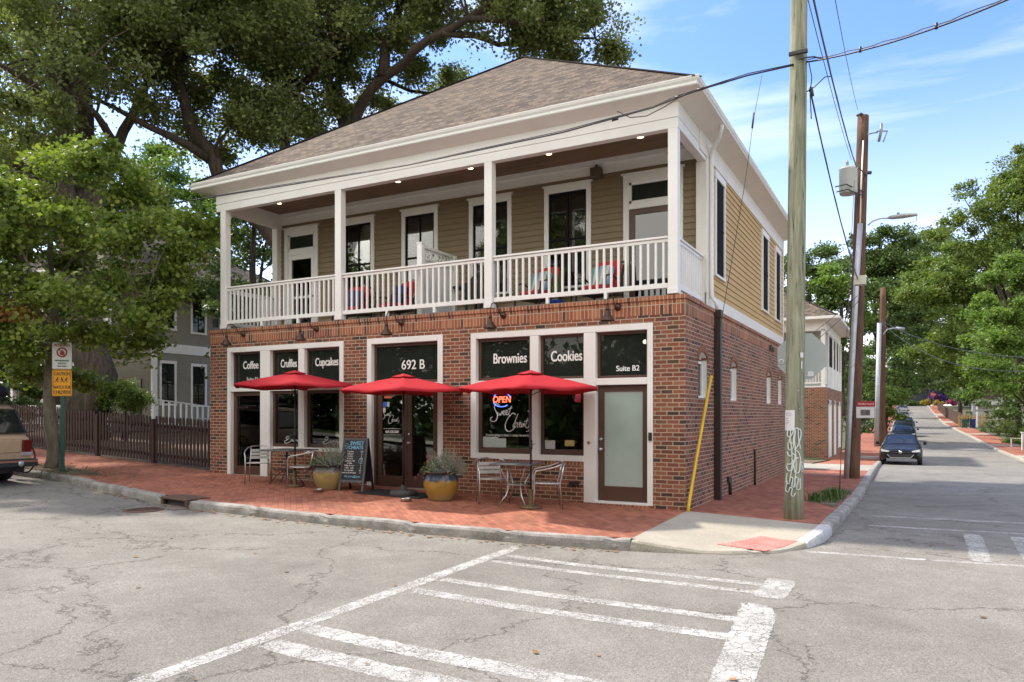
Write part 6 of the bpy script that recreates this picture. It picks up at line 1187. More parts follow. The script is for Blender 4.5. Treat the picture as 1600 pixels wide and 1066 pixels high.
tree('oak_tree','large oak behind the building with a bare bent limb showing at the left eave', B0,
 [([(-17.60,10.24,1.59),(-18.05,9.99,5.45),(-18.80,9.02,8.42),(-19.69,7.75,10.23),(-20.01,7.12,11.21),(-20.34,6.72,12.03),(-20.63,6.33,12.99),(-20.84,6.22,14.31),(-20.59,6.35,15.87),(-20.32,6.50,17.67),(-20.21,6.56,19.35)],.42,.12),([(-18.28,9.87,6.48),(-18.73,9.63,10.59),(-18.95,9.51,13.68),(-19.21,9.94,16.23),(-19.00,10.62,18.86)],.30,.1),([(-20.12,7.06,11.33),(-20.20,6.00,11.61),(-21.00,5.00,12.12),(-21.54,4.14,12.50),(-22.45,3.08,13.07)],.17,.05),([(-20.59,6.35,15.03),(-20.59,5.22,14.55),(-20.25,4.27,13.63)],.14,.04),([(-18.95,9.51,13.93),(-16.90,9.48,15.26),(-14.93,9.40,15.99)],.2,.05)],
 [((-19.56,7.48,15.27),(2.6,2.8,2.0)),((-18.58,9.14,16.51),(2.8,2.8,1.9)),((-19.79,6.79,16.71),(3,3,1.6)),((-18.21,8.77,18.49),(3.6,3.4,1.8)),((-19.41,9.26,14.45),(2.5,2.6,1.8)),((-18.05,9.99,14.96),(2.2,2.4,1.5)),((-20.94,9.01,13.35),(1.5,1.8,1.0)),((-19.70,10.24,13.15),(2.2,2.2,1.0)),((-20.59,5.22,15.25),(2.2,2.4,1.3)),((-15.58,10.19,17.25),(2.6,2.6,1.2)),((-17.26,10.42,16.50),(1.5,1.8,1.2)),((-18.30,11.00,13.81),(1.2,1.4,.9)),((-21.70,7.46,12.84),(.7,.8,.5)),((-20.82,4.87,12.62),(1.1,1.2,.5)),((-20.81,7.94,14.23),(1.5,1.7,1.2)),((-20.84,6.22,18.15),(3,3,1.5)),((-22.32,8.26,12.31),(1.0,1.2,.6)),((-17.55,6.29,13.86),(1.6,1.6,1.5)),((-16.75,6.72,15.68),(2.2,2,1.4)),((-15.50,7.96,15.71),(1.8,1.8,1.3)),((-18.10,7.70,12.39),(1.2,1.2,.9)),((-19.90,4.46,15.63),(2,2,1)),((-17.93,5.51,16.30),(2.4,2,1.2))],
 105000,.155,LF_OAK,BARKD,'large oaks behind the buildings',csize=.7,twigs=220,flat=.75,cdens=.9)
C0 = (-17.36,11.50,2.39)
tree('oak_tree','large oak behind the roof whose long arching limb reaches over the peak', C0,
 [([(-17.36,11.50,1.86),(-17.41,11.47,7.70),(-17.03,11.11,11.79),(-16.24,10.97,13.68),(-14.71,10.66,14.77),(-13.03,10.43,15.32),(-11.90,10.46,15.74),(-10.71,10.54,15.94),(-9.15,10.81,15.59),(-7.93,10.90,15.41)],.40,.08),([(-14.75,10.63,14.72),(-14.62,10.70,16.01),(-14.27,10.89,17.25),(-13.83,11.13,18.74)],.24,.10),([(-11.90,10.46,15.69),(-10.87,11.02,15.62),(-10.28,11.90,15.51),(-8.59,12.81,15.75),(-6.92,13.14,15.50)],.13,.04),([(-16.24,10.97,13.55),(-16.19,12.13,15.67),(-15.02,12.76,15.09),(-14.27,13.16,14.98),(-13.85,13.39,15.14)],.12,.04),([(-10.71,10.54,15.94),(-9.59,11.14,16.87),(-8.16,11.91,17.56)],.16,.05),([(-16.91,11.17,11.79),(-17.60,11.37,14.88),(-17.93,11.76,17.52)],.25,.08)],
 [((-12.25,11.41,17.47),(2.6,2.8,1.0)),((-9.83,11.58,16.56),(2.6,2.6,1.0)),((-8.16,11.91,16.17),(2.2,2.4,1.0)),((-6.94,12.57,15.48),(1.35,1.5,.75)),((-8.17,13.04,15.51),(1.7,1.8,.5)),((-10.09,12.57,15.64),(1.3,1.6,.3)),((-14.58,11.30,18.03),(2.4,2.4,1.0)),((-15.79,11.21,16.76),(1.4,1.6,.9)),((-17.24,11.56,15.41),(1.2,1.4,1.1)),((-13.61,11.25,16.38),(1.1,1.3,.7)),((-13.15,13.77,15.81),(1.0,1.2,.45)),((-14.41,14.22,15.30),(.8,1,.35)),((-6.30,13.48,14.98),(.55,.8,.35)),((-11.13,11.45,18.15),(3.6,3,1.0)),((-8.17,12.47,17.62),(2.3,2.6,.8)),((-14.27,10.89,18.99),(3.4,3,1.0)),((-18.03,12.27,13.79),(1.3,1.3,.7)),((-16.82,12.92,14.75),(.5,.7,.35)),((-8.77,11.58,15.52),(1.2,1.4,.5)),((-13.97,12.19,15.48),(.5,.7,.3)),((-17.49,10.86,17.80),(2,2,1.3))],
 88000,.15,LF_OAK,BARKD,'large oaks behind the buildings',csize=.62,twigs=240,flat=.75,cdens=.9)
def bgtree(label, px, base, h, blobs, n, leaf, mat, bark=None, group='trees beyond the street', r0=.25, **k):
    bl = []
    for c, r_ in blobs: bl.append((c, r_))
    top = max(b[0][2] for b in bl); x, y, z = base; lim = [([(x,y,z-.5),(x+.1,y,lerp(z,top,.5)),(x-.1,y+.1,top)], r0, r0*.25)]
    for c, r_ in bl[:7]: lim.append(([(x+.05,y,lerp(z,max(z+1,c[2]),.45)),(lerp(x,c[0],.5),lerp(y,c[1],.5),lerp(z,c[2],.8)),tuple(c)], r0*.4, r0*.1))
    return tree('tree', label, base, lim, bl, n, leaf, mat, bark or BARKD, group, twigs=60, **k)
YG = lambda px, Z: (lambda p: (p[0], p[1], G(p[0], p[1])))(px)
# behind the grey house and the porch opening
bgtree('yellow green tree behind the grey house roof', 0, (-39.80,18.73,1.99), 0, [((-39.98,18.63,15.97),(4,4,2.6)),((-40.85,17.03,13.26),(4,4,3)),((-39.04,20.28,15.01),(3,3,2.6)),((-38.02,21.96,14.00),(2.6,3,3)),((-37.45,20.00,10.63),(3,3,2.5)),((-41.07,18.05,16.80),(2,2,1.2)),((-43.60,16.68,15.97),(4,4,2.5)),((-38.89,19.22,18.03),(1.6,1.8,.8)),((-37.56,21.07,16.69),(1.6,1.8,1.2)),((-37.45,22.26,11.43),(2,2,3))], 34000,.24,LF_BRI,group='trees behind the grey house',csize=.95,r0=.35)
bgtree('dark green tree showing between the porch posts at the left end', 0, (-22.31,11.11,1.31), 0, [((-22.44,11.04,8.66),(2.0,2,3.2)),((-25.32,11.76,8.49),(2.2,2,2.6)),((-22.95,13.04,11.19),(2.5,2.5,2.6)),((-22.19,11.17,5.27),(2.2,2,2.4)),((-22.89,14.20,8.68),(2,2,2.5))], 22000,.2,LF_DRK,group='trees behind the grey house',csize=.7)
bgtree('shady tree at the photo\'s left edge behind the fence', 0, (-25.39,1.50,0.93), 0, [((-24.80,1.82,4.49),(1.7,1.8,1.5)),((-24.87,2.92,3.68),(1.2,1.4,1)),((-25.78,1.29,6.28),(2.4,2.2,1.8)),((-25.07,2.81,5.53),(1.5,1.6,1.1)),((-23.53,1.37,2.46),(1.1,1.1,.5))], 15000,.17,LF_DRK,group='trees behind the grey house',csize=.55)
bgtree('tall dark tree filling in behind the left oak', 0, (-42.67,12.64,1.21), 0, [((-43.34,12.28,13.65),(5,4,4)),((-45.99,10.85,18.55),(5,4,5)),((-42.01,13.00,10.25),(4,4,3)),((-45.46,13.41,24.84),(6,5,4))], 24000,.27,LF_DRK,group='trees behind the grey house',csize=1.1,r0=.4)
# behind the far brick building and down the street
bgtree('dark broad tree rising behind the far brick building', 0, (-4.69,53.53,2.10), 0, [((-4.92,53.40,12.19),(2.6,3,2.6)),((-3.52,54.16,14.32),(2.2,2.5,1.6)),((-3.97,51.64,10.31),(2.4,2.5,2.2)),((-5.67,55.27,15.28),(1.6,2,1.0))], 18000,.27,LF_DRK,csize=.9)
bgtree('yellow green tree between the far brick building and the brown pole', 0, (-1.54,50.68,2.07), 0, [((-1.76,50.56,12.01),(1.7,2,1.8)),((-2.10,49.24,9.39),(1.9,2,1.8)),((-1.10,50.91,10.52),(1.6,2,2.4)),((-2.63,50.09,7.04),(1.6,1.8,1.6)),((-1.23,50.84,6.04),(1.3,1.6,2.4))], 18000,.24,LF_BRI,csize=.75)
bgtree('large dark tree standing behind the brown pole', 0, (-0.51,96.65,0.70), 0, [((-2.36,95.66,20.01),(4.5,4.5,3.6)),((0.59,97.25,22.53),(4.2,4,2.6)),((-5.50,96.24,22.10),(4.2,4,2.5)),((-0.07,94.62,15.52),(4,4,4)),((2.07,98.05,19.17),(3.8,4,3)),((-1.52,93.84,8.94),(3.6,4,4)),((-2.86,97.66,24.67),(2.5,2.5,1.0)),((3.18,98.64,22.53),(4.5,4,3)),((-0.14,96.85,23.37),(4,4,2.6)),((1.36,96.53,14.00),(5,4,4.5)),((-0.07,94.62,5.65),(4,4,4)),((1.33,97.65,10.77),(3,3,2.2))], 56000,.36,LF_DRK,csize=1.3,r0=.4)
bgtree('dark oak arching over the street at its far end', 0, (10.46,138.90,0.95), 0, [((5.56,136.26,27.13),(6,6,4)),((2.63,132.42,21.25),(5,5,4)),((7.52,137.32,18.22),(7,6,6)),((3.60,132.94,11.38),(5.5,5,4)),((8.31,132.07,7.94),(5,5,3.2)),((5.56,136.26,31.59),(4.5,4,2.6)),((9.39,136.06,28.93),(6,5,3.6)),((0.70,131.38,8.09),(3.4,4,2.6))], 34000,.46,LF_DRK,csize=1.7,r0=.4)
bgtree('broad mid green tree leaning over the street on its right side', 0, (11.23,73.45,-0.05), 0, [((10.48,71.91,7.03),(3,3,2.4)),((11.96,71.57,11.76),(3,3,3)),((12.23,69.45,16.13),(3,3,2.2)),((8.79,69.87,15.36),(2.6,2.6,1.8)),((6.77,71.05,15.13),(4,4,2.6)),((5.10,67.88,12.36),(3.0,3,2.6)),((8.40,71.93,12.05),(4,4,3.2)),((4.08,71.87,14.24),(2.4,2.6,1.8)),((7.21,69.01,7.56),(3,3,2.6)),((5.36,68.02,8.16),(2.4,2.6,2.2)),((10.03,72.81,15.13),(3.4,3.4,2.2)),((6.27,71.92,17.51),(1.8,2,.9))], 62000,.30,LF_MID,csize=1.0,r0=.25)
bgtree('tall airy tree with sky between its sprays, right of the street', 0, (10.74,59.56,0.28), 0, [((11.51,58.84,19.26),(2.6,2.4,3.0)),((8.48,58.34,18.02),(1.5,1.5,1.3)),((8.03,58.10,14.42),(2.4,2,1.2)),((6.67,57.37,19.56),(1.1,1.3,.9)),((7.12,57.61,16.99),(1.6,1.6,1.2)),((5.76,56.88,16.48),(1.1,1.3,.8)),((10.50,57.16,20.95),(1.8,2,1.6)),((9.62,56.68,17.97),(1.9,2,1.5)),((10.94,57.39,17.47),(2.2,2,2.2)),((9.28,57.64,15.22),(2.4,2.4,1.2)),((4.95,56.44,15.96),(.6,.8,.5)),((12.69,58.33,20.95),(2.6,2.4,2.4))], 34000,.21,LF_MID,csize=.72,cdens=1.1,flat=.75)
bgtree('bright green maple overhanging the right pavement', 0, (9.66,43.08,0.00), 0, [((9.03,42.74,10.25),(1.8,2,1.5)),((7.89,40.99,8.14),(1.6,1.8,1.2)),((9.25,41.72,6.59),(2.2,2.2,1.5)),((7.29,39.53,5.73),(1.7,1.8,1.1)),((8.34,38.96,3.79),(2.0,2,.9)),((6.46,39.09,4.41),(1.3,1.5,.7)),((10.77,43.67,9.46),(2.4,2.4,3)),((6.87,40.44,3.12),(1.2,1.4,.5)),((10.45,41.23,3.84),(2,2,1.5))], 42000,.19,LF_BRI,csize=.6,r0=.18)
bgtree('small round tree on the left kerb above the parked cars', 0, (1.42,54.54,-0.39), 0, [((1.42,54.54,2.08),(1.0,1.2,1.0)),((1.91,54.81,2.85),(1.0,1.2,.9)),((0.92,55.41,3.66),(.9,1.1,1)),((2.07,53.76,1.57),(.7,.9,.6))], 9000,.17,LF_MID,csize=.5,r0=.12)
bgtree('dense green tree right behind the board fence gap', 0, (-2.21,70.76,-1.05), 0, [((-1.93,70.91,2.21),(2,2,1.6)),((-1.48,73.42,4.90),(2.6,2.6,2.2)),((-0.95,69.17,0.92),(1.6,1.6,1.2))], 9000,.26,LF_DRK,csize=.7,r0=.2)
bgtree('dark tree behind the maple at the photo\'s right edge', 0, (13.33,63.22,-0.56), 0, [((11.45,62.21,6.35),(4,4,3)),((9.38,58.83,3.11),(3,3,1.8)),((11.81,57.86,2.07),(3,3,1.6)),((14.13,65.92,13.63),(4,4,5))], 16000,.28,LF_DRK,csize=.95)
bgtree('tall mid green tree filling in high behind the bright maple', 0, (17.67,104.17,-0.27), 0, [((8.62,99.30,16.34),(5,5,4)),((12.24,101.25,19.64),(5,5,4)),((15.86,103.20,22.10),(5,5,4)),((10.64,98.12,10.40),(5,5,4)),((14.90,100.41,12.01),(6,5,5)),((7.80,96.59,8.79),(3.6,4,3)),((12.57,96.88,5.48),(5,4,2.6))], 40000,.36,LF_MID,csize=1.2,r0=.35)
bgtree('deep shady tree closing the far side of the street crest', 0, (14.85,181.01,1.48), 0, [((11.12,179.00,19.86),(9,8,7)),((6.14,176.32,22.69),(8,8,7)),((12.09,173.85,9.71),(8,8,5)),((17.34,182.35,14.20),(9,8,8)),((1.16,173.64,19.86),(7,8,7)),((5.52,255.49,13.50),(12,4,5)),((-1.57,251.67,13.50),(12,4,5)),((12.61,259.30,11.49),(12,4,5))], 52000,.6,LF_DRK,csize=2.2,r0=.5)
# shrubs
def shrub(name, label, blobs, n, leaf, mat, group=None, cat='shrub', csize=.3):
    b = blobs[0][0]; x, y = b[0], b[1]; z = G(x, y) if len(blobs[0]) < 3 else blobs[0][2]
    r = empty(name, (x, y, z), label, cat, group); cs = []
    for bb in blobs: c, rad = bb[0], bb[1]; k = max(6, int(2.2*(rad[0]*rad[1]*rad[2])**(2/3)/csize**2)); d = RNG.normal(size=(k,3)); d /= np.linalg.norm(d,axis=1)[:,None]; cs.append(np.array(c)-np.array(r.location)+d*RNG.uniform(.4,1,size=(k,1))*np.array(rad))
    cs = np.concatenate(cs); idx = RNG.integers(0, len(cs), n); leaf_mesh('foliage', cs[idx]+RNG.normal(size=(n,3))*csize*.4, leaf, .5, mat, r)
    m = MB()
    for i in range(14): c = Vector(cs[RNG.integers(0, len(cs))]); m.tube([(0,0,-.1),(c.x*.4,c.y*.4,c.z*.5),tuple(c)],[.02,.014,.006],5)
    m.build('stems', BARKD, r); return r
shrub('shrub','feathery green shrub before the grey house, behind the picket fence', [((-21.71,4.62,2.48),(.75,.75,.55)),((-22.02,4.45,2.06),(.8,.8,.4)),((-21.36,4.80,2.18),(.6,.6,.5))], 7000,.10,LF_MID)
shrub('shrub','low dark shrub at the far left behind the tan wagon', [((-25.27,2.70,1.83),(1.3,1,.6)),((-25.59,1.39,1.82),(1.3,1,.7))], 5000,.12,LF_DRK)
for c,rx,rz_,mt,l in (((10.9,49,.2),1.2,.9,LF_MID,'green shrub behind the right pavement, next beyond the white gate post'),((10.9,57,.3),1.2,1.2,LF_DRK,'tall dark shrub behind the right pavement under the maple'),((10.0,53,-.3),.7,.35,LF_BRI,'low bright groundcover clump at the edge of the right pavement'),((11,65,.4),1.5,1.2,LF_MID,'green shrub beside the pale timber post on the right'),((10.6,75,.5),1.5,1.4,LF_DRK,'dark shrub just in front of the ochre timber fence'),((10.4,100,1.2),1.3,1.5,LF_DRK,'dark shrub against the brown board fence on the hill'),((10.2,43.5,-.1),.45,.5,LF_BRI,'small bright shrub against the white gate post')):
    shrub('shrub', l, [(c,(rx,rx,rz_))], 4500, .12, mt,'shrubs along the right pavement',csize=.3)
# trees standing across the front street (seen only in the window reflections)
src = [o for o in bpy.data.objects if o.get('label','').startswith('large oak behind the building')][0]
for x, y, rz, l in ((-6,-38,1.2,'oak across the front street opposite the double doors'),(-24,-36,2.6,'oak across the front street opposite the picket fence'),(12,-40,4.0,'oak across the front street opposite the side road'),(30,-38,.4,'oak across the front street furthest along to the east')):
    o = copy_tree(src); o.location = (x, y, -.2); o.rotation_euler.z = rz; o['label'] = l; o['group'] = 'trees across the front street'
# a wall of undergrowth across the front street, and woods closing the far horizon
def wood(name, label, pts, h, depth, n, leaf, mat):
    i = RNG.integers(0, len(pts)-1, n); t = RNG.random(n); P_ = np.array(pts); c = P_[i]*(1-t[:,None])+P_[i+1]*t[:,None]; hh = h*(.62+.38*np.sin(c[:,0]*.13+c[:,1]*.11)*np.cos(c[:,0]*.37+1)); u = RNG.random(n)**.8
    C_ = np.stack([c[:,0]+RNG.normal(size=n)*depth*.4, c[:,1]+RNG.normal(size=n)*depth*.4, c[:,2]+hh*u], 1); o = leaf_mesh(name, C_, leaf, .7, mat, None); return tag(o, label, None, None, 'stuff')
wood('undergrowth', 'dense greenery across the front street', [(-70,-24,0),(-30,-22,0),(0,-21,0),(30,-22,0),(70,-26,0)], 10.5, 2.4, 90000, .45, LF_DRK)
wood('woods', 'wooded hillside closing the view beyond the houses', [(-120,20,2),(-95,60,2),(-60,95,2),(-25,110,1),(-12,150,2),(-12,200,4),(-8,236,5),(25,240,5),(40,190,4),(34,130,1),(38,80,0),(60,50,0)], 13, 5, 60000, 1.1, LF_DRK)
# ---------------------------------------------------------------- neighbouring houses
GSID = M_('grey_siding', (.25,.235,.19), .7, var=.06, dirt=.15); ROOFM = SHG
hx, hy = -26.2, 9.0; H0 = G(hx, hy); HS = empty('grey_house', (hx, hy, H0), 'grey clapboard two storey house with double veranda, left of the corner building', 'house')
def hm(x, y, z): return (x-hx, y-hy, z-H0)
hops = [(9.42,10.1,2.15,3.95),(11.05,11.75,2.1,3.9),(9.42,10.1,5.55,7.25),(11.05,11.75,5.5,7.2),(13.4,14.1,2.1,3.9)]
m = MB(); siding(9.0,17.5,.6,8.0,hops,lambda u,o,z: hm(hx+o,u,z),m,.14,.6); siding(-36,hx,.6,8.0,[],lambda u,o,z: hm(u,hy+2-o,z),m,.14,.6); siding(9.0,11,.6,8.0,[],lambda u,o,z: hm(-36-o,u,z),m,.14,.6); siding(-36,hx,.6,8.0,[],lambda u,o,z: hm(u,hy+8.5+o,z),m,.14,.6); m.build('siding', GSID, HS)
m = MB(); b = lambda x0,x1,y0,y1,z0,z1: m.box(x0-hx,x1-hx,y0-hy,y1-hy,z0-H0,z1-H0)
b(hx,hx+.05,9,17.5,4.42,4.85); b(hx-.05,hx+.055,8.95,9.2,.4,8); b(-36,hx,6.9,7.05,7.55,7.95); b(-36,hx,6.9,7.1,4.35,4.75)
m.build('trim', WHITE, HS)
for x in (-26.35,-28.6,-31,-33.4,-35.9): m = MB(); m.box(x-.09-hx,x+.09-hx,6.95-hy,7.13-hy,.5-H0,7.6-H0); m.build('veranda_post', WHITE, HS)
m = MB(); b(-36,hx,6.9,9.2,4.25,4.34); b(-36,hx,6.9,9.2,.95,1.15); b(-36,hx,6.9,11,7.9,7.95); m.build('veranda_floor', M_('porch_floor',(.2,.2,.19),.6), HS)
for z in (1.15, 4.8):
    m = MB(); b(-36,hx,6.98,7.04,z+.85,z+.92); b(-36,hx,6.98,7.04,z+.08,z+.14)
    for k in range(70): x = -36+k*.14; b(x,x+.035,6.99,7.03,z+.14,z+.85)
    m.build('veranda_railing', WHITE, HS)
for y0,y1,z0,z1 in hops:
    m = MB(); b(hx-.02,hx+.05,y0-.09,y0,z0-.08,z1+.1); b(hx-.02,hx+.05,y1,y1+.09,z0-.08,z1+.1); b(hx-.02,hx+.06,y0-.09,y1+.09,z1,z1+.13); b(hx-.02,hx+.06,y0-.1,y1+.1,z0-.09,z0); w_ = m.build('window', WHITE, HS)
    m = MB(); b(hx-.02,hx,y0,y1,z0,z1); m.build('glass', FILM, w_); m = MB(); b(hx+.0,hx+.02,y0,y1,(z0+z1)/2-.03,(z0+z1)/2+.03); b(hx,hx+.015,(y0+y1)/2-.015,(y0+y1)/2+.015,z0,z1); b(hx-.4,hx-.35,y0-.2,y1+.2,z0-.2,z1+.2); m.build('sash', SCREEN, w_)
for x in (-27.6,-30.2,-33):
    for z0_, z1_ in ((1.2,3.4),(4.9,7)): m = MB(); b(x-.45,x+.45,10.93,10.97,z0_,z1_); m.build('veranda_window', M_('house_dark_glass',(.02,.022,.025),.2), HS)
hr = hip_roof('roof', HS, -36.6-hx, hx+.5-hx, 6.4-hy, 18-hy, 7.95-H0, [(-31.5-hx,12.2-hy,11.4-H0),(-30.8-hx,12.2-hy,11.4-H0)], ROOFM); m = MB(); b(-36.6,hx+.5,6.4,18,7.86,7.949); m.build('eaves', WHITE, HS)
rl = empty('ramp_railing', (-25.0,8.2,G(-25,8.2)), 'white sloping ramp handrail with balusters beside the grey house', 'railing'); m = MB(); zt = lambda y: 2.35-.14*(y-8.2)-.0; z0 = G(-25,8.2)
m.bar((0,0,2.30-z0),(0,4.3,1.86-z0),.09,.05).bar((0,0,1.3-z0),(0,4.3,.95-z0),.05,.06)
for k in range(15): y = .15+k*.29; m.box(-.03,.03,y-.03,y+.03,1.28-.08*y-z0,2.28-.103*y-z0)
m.build('railing', WHITE, rl)
for y in (0,4.3): MB().box(-.06,.06,y-.06,y+.06,-.2,(2.42 if y == 0 else 1.98)-z0).build('post', WHITE, rl)
gb = empty('garden_bench', (-24.2,10.8,G(-24,10.8)), 'small grey outdoor table at the foot of the white ramp handrail', 'table'); m = MB(); m.box(-.5,.5,-.8,.6,.70,.75); m.build('tabletop', GALV, gb)
for a, c in ((-.4,-.7),(.4,-.7),(-.4,.5),(.4,.5)): MB().box(a-.03,a+.03,c-.03,c+.03,-.1,.7).build('leg', GALV, gb)
# far brick building with a white upstairs porch
fx, fy = -.5, 28.5; F0 = -.62; FB = empty('far_building', (fx, fy, F0), 'brick building with white upper porch, second along the side street', 'building'); f1 = 37.8
def fb_(m, x0,x1,y0,y1,z0,z1): return m.box(x0-fx,x1-fx,y0-fy,y1-fy,z0-F0,z1-F0)
m = MB()
for a,b_,c,d in wall_cells(-11,fx,-1,3.05,[(-2.75,-1.9,.75,2.3),(-6,-4.4,-.5,2.3)]): fb_(m,a,b_,fy,fy+.25,c,d)
for a,b_,c,d in wall_cells(fy+.25,f1,-1,3.05,[(29.4,31,-.6,2.4),(32.4,33.6,-.6,2.4),(35,36.6,-.3,2.4)]): fb_(m,fx-.25,fx,a,b_,c,d)
fb_(m,-11,-10.75,fy+.25,f1,-1,3.05); fb_(m,-10.75,fx-.25,f1-.25,f1,-1,3.05); m.build('brick_wall', BRICK, FB)
m = MB()
for y0,y1,z0 in ((29.4,31,-.6),(32.4,33.6,-.6),(35,36.6,-.3)): fb_(m,fx-.12,fx+.02,y0,y0+.28,z0,2.4); fb_(m,fx-.12,fx+.02,y1-.28,y1,z0,2.4); fb_(m,fx-.12,fx+.02,y0,y1,2.2,2.42); fb_(m,fx-.1,fx-.06,y0,y1,z0,2.2)
fb_(m,-2.75,-2.62,fy-.02,fy+.15,.75,2.3); fb_(m,-2.03,-1.9,fy-.02,fy+.15,.75,2.3); fb_(m,-2.75,-1.9,fy-.02,fy+.15,2.17,2.3); fb_(m,-2.75,-1.9,fy-.03,fy+.15,.72,.86); m.build('window_trim', WHITE, FB)
m = MB(); fb_(m,-2.62,-2.03,fy+.1,fy+.12,.8,2.2); fb_(m,-6,-4.4,fy+.1,fy+.12,-.5,2.3); m.build('glass', FILM, FB)
m = MB(); fb_(m,-11,fx-.1,fy+1.8,f1-.1,3.05,6.45); m.build('upper_wall', M_('pale_siding',(.50,.50,.47),.6,var=.05,dirt=.1), FB)
m = MB(); fb_(m,-10.9,fx-.08,fy+.05,fy+.2,5.95,6.5); fb_(m,fx-.23,fx-.07,fy+.2,f1,5.95,6.5); fb_(m,-10.9,fx-.05,fy+.02,f1,3.05,3.12); fb_(m,fx-.14,fx-.06,fy+1.9,f1-.1,3.12,4.2); m.build('porch_beam', WHITE, FB)
for x,y in ((-.68,28.65),(-3.4,28.65),(-6.4,28.65),(-9.5,28.65),(-.68,30.6),(-.62,32.6),(-.62,34.4),(-.62,36.2),(-.62,37.6)): m = MB(); fb_(m,x-.1,x+.1,y-.1,y+.1,3.1,6.0); m.build('porch_post', WHITE, FB)
m = MB()
for z in (3.25,4.05): fb_(m,-10.9,-.7,fy+.1,fy+.16,z,z+.07)
for k in range(72): x = -10.85+k*.14; fb_(m,x,x+.045,fy+.11,fy+.15,3.3,4.07)
for z in (3.25,4.05): fb_(m,fx-.2,fx-.14,fy+.1,fy+2,z,z+.07)
for k in range(13): y = fy+.2+k*.14; fb_(m,fx-.19,fx-.15,y,y+.045,3.3,4.07)
m.build('railing', WHITE, FB)
m = MB()
for y0,y1 in ((30.75,32.4),(32.75,34.2),(34.55,36.0),(36.35,37.4)): m = MB(); fb_(m,fx-.12,fx-.085,y0,y1,4.25,5.85); m.build('screened_opening', SCREEN, FB)
for x0_,x1_ in ((-4.2,-2.2),(-8.4,-6.4)): m = MB(); fb_(m,x0_,x1_,fy+1.75,fy+1.79,3.2,5.7); m.build('porch_opening', SCREEN, FB)
hip_roof('roof', FB, -11.6-fx, fx+.6-fx, fy-.6-fy, f1+.6-fy, 6.62-F0, [(-5.8-fx,33.1-fy,10.2-F0)], SHG); m = MB(); fb_(m,-11.65,fx+.65,fy-.65,f1+.65,6.48,6.62); m.build('eaves', WHITE, FB)
# ---------------------------------------------------------------- cars
def paintmat(name, col, met=.3): 
    m, nt, b, out = newmat(name); b.inputs['Base Color'].default_value = (*col,1); b.inputs['Metallic'].default_value = met; b.inputs['Roughness'].default_value = .35; b.inputs['Coat Weight'].default_value = .05; b.inputs['Specular IOR Level'].default_value = .25; b.inputs['Coat Roughness'].default_value = .05; n = noisetex(nt, 1.5, 5, .6); r = ramp(nt, [(.4,(.25,.25,.25)),(.7,(.42,.42,.42))]); nt.links.new(n.outputs['Fac'], r.inputs[0]); nt.links.new(r.outputs[0], b.inputs['Roughness']); return m
CGL = M_('car_glass', (.012,.016,.017), .04, spec=1.0, var=0); TYR = M_('tyre', (.018,.018,.018), .85); CHR = M_('chrome', (.6,.6,.6), .15, metal=1, var=0); HL = M_('headlight_lens', (.45,.47,.5), .08, metal=.3, var=.1); TLR = M_('tail_light_red', (.11,.012,.01), .15); PLB = M_('black_plastic', (.02,.022,.026), .6)
def car(name, loc, rz, label, paint_, st, L_, wheels, r_w=.33, group='cars parked along the side street', hood=None, detail=0):
    """st: stations (y, z_bottom, hw, z_belt, hw_belt, z_top, hw_top, cabin?) from nose (y=0) to tail"""
    r = empty(name, loc, label, 'car', group, rz=rz); m = MB(); vs = []; nS = len(st); K = 11
    for (y, zb, hw, zt, hb, zr, hr, cab) in st:
        half = [(hw*.90,zb),(hw,zb+.10),(hw*1.01,lerp(zb,zt,.55)),(hb*1.0,zt-.03),(hb*.965,zt),(hr*1.0+.0,zr-.05),(hr*.93,zr-.012),(hr*.5,zr+.008),(0,zr+.014)] if cab else [(hw*.90,zb),(hw,zb+.10),(hw*1.01,lerp(zb,zt,.55)),(hb*1.0,zt-.05),(hb*.955,zt-.012),(hb*.85,zt+.006),(hb*.65,zt+.012),(hb*.35,zt+.022),(0,zt+.028)]
        full = [(-x,z) for x,z in half]+[(x,z) for x,z in half[::-1][1:]]; vs += [(x,y,z) for x,z in full]
    W = len(full); fs = []; mi = []
    for i in range(nS-1):
        for k in range(W-1):
            side = k in (4, W-6); c0, c1 = st[i][7], st[i+1][7]; top = 4 <= k <= W-6
            g = 1 if ((c0 and c1 and side) or (top and c0 != c1)) else 0
            fs.append((i*W+k, i*W+k+1, (i+1)*W+k+1, (i+1)*W+k)); mi.append(g)
    m.v = [tuple(v) for v in vs]; 
    m.f = fs; m.m = mi; m.sm = [True]*len(fs)
    for i, rev in ((0, False), (nS-1, True)):
        f = tuple(range(i*W, i*W+W)); m.f.append(f[::-1] if rev else f); m.m.append(0); m.sm.append(False)
    body = m.build('body', [paint_, CGL], r); body.data.shade_smooth() if False else None
    sd = body.modifiers.new('sub','SUBSURF'); sd.levels = sd.render_levels = 1
    for y in wheels:
        for s in (-1, 1):
            hw = st[len(st)//2][2]; w_ = MB(); w_.lathe((s*(hw-.12),y,r_w),[(0,-.1),(r_w*.93,-.1),(r_w,-.07),(r_w,.07),(r_w*.93,.1),(r_w*.66,.105),(r_w*.62,.08)],24,0,axis=(s,0,0)); wo_ = w_.build('wheel', TYR, r); MB().lathe((s*(hw-.12),y,r_w),[(r_w*.66,.10),(r_w*.6,.085),(r_w*.5,.07),(r_w*.2,.085),(0,.09)],10,0,False,axis=(s,0,0)).build('rim', GALV, wo_)
            a = MB(); a.lathe((s*(hw+.004),y,r_w+.01),[(r_w*1.12,-.02),(r_w*1.17,-.01),(r_w*1.17,.0),(0,.0)],24,axis=(s,0,0)); 
    return r, body
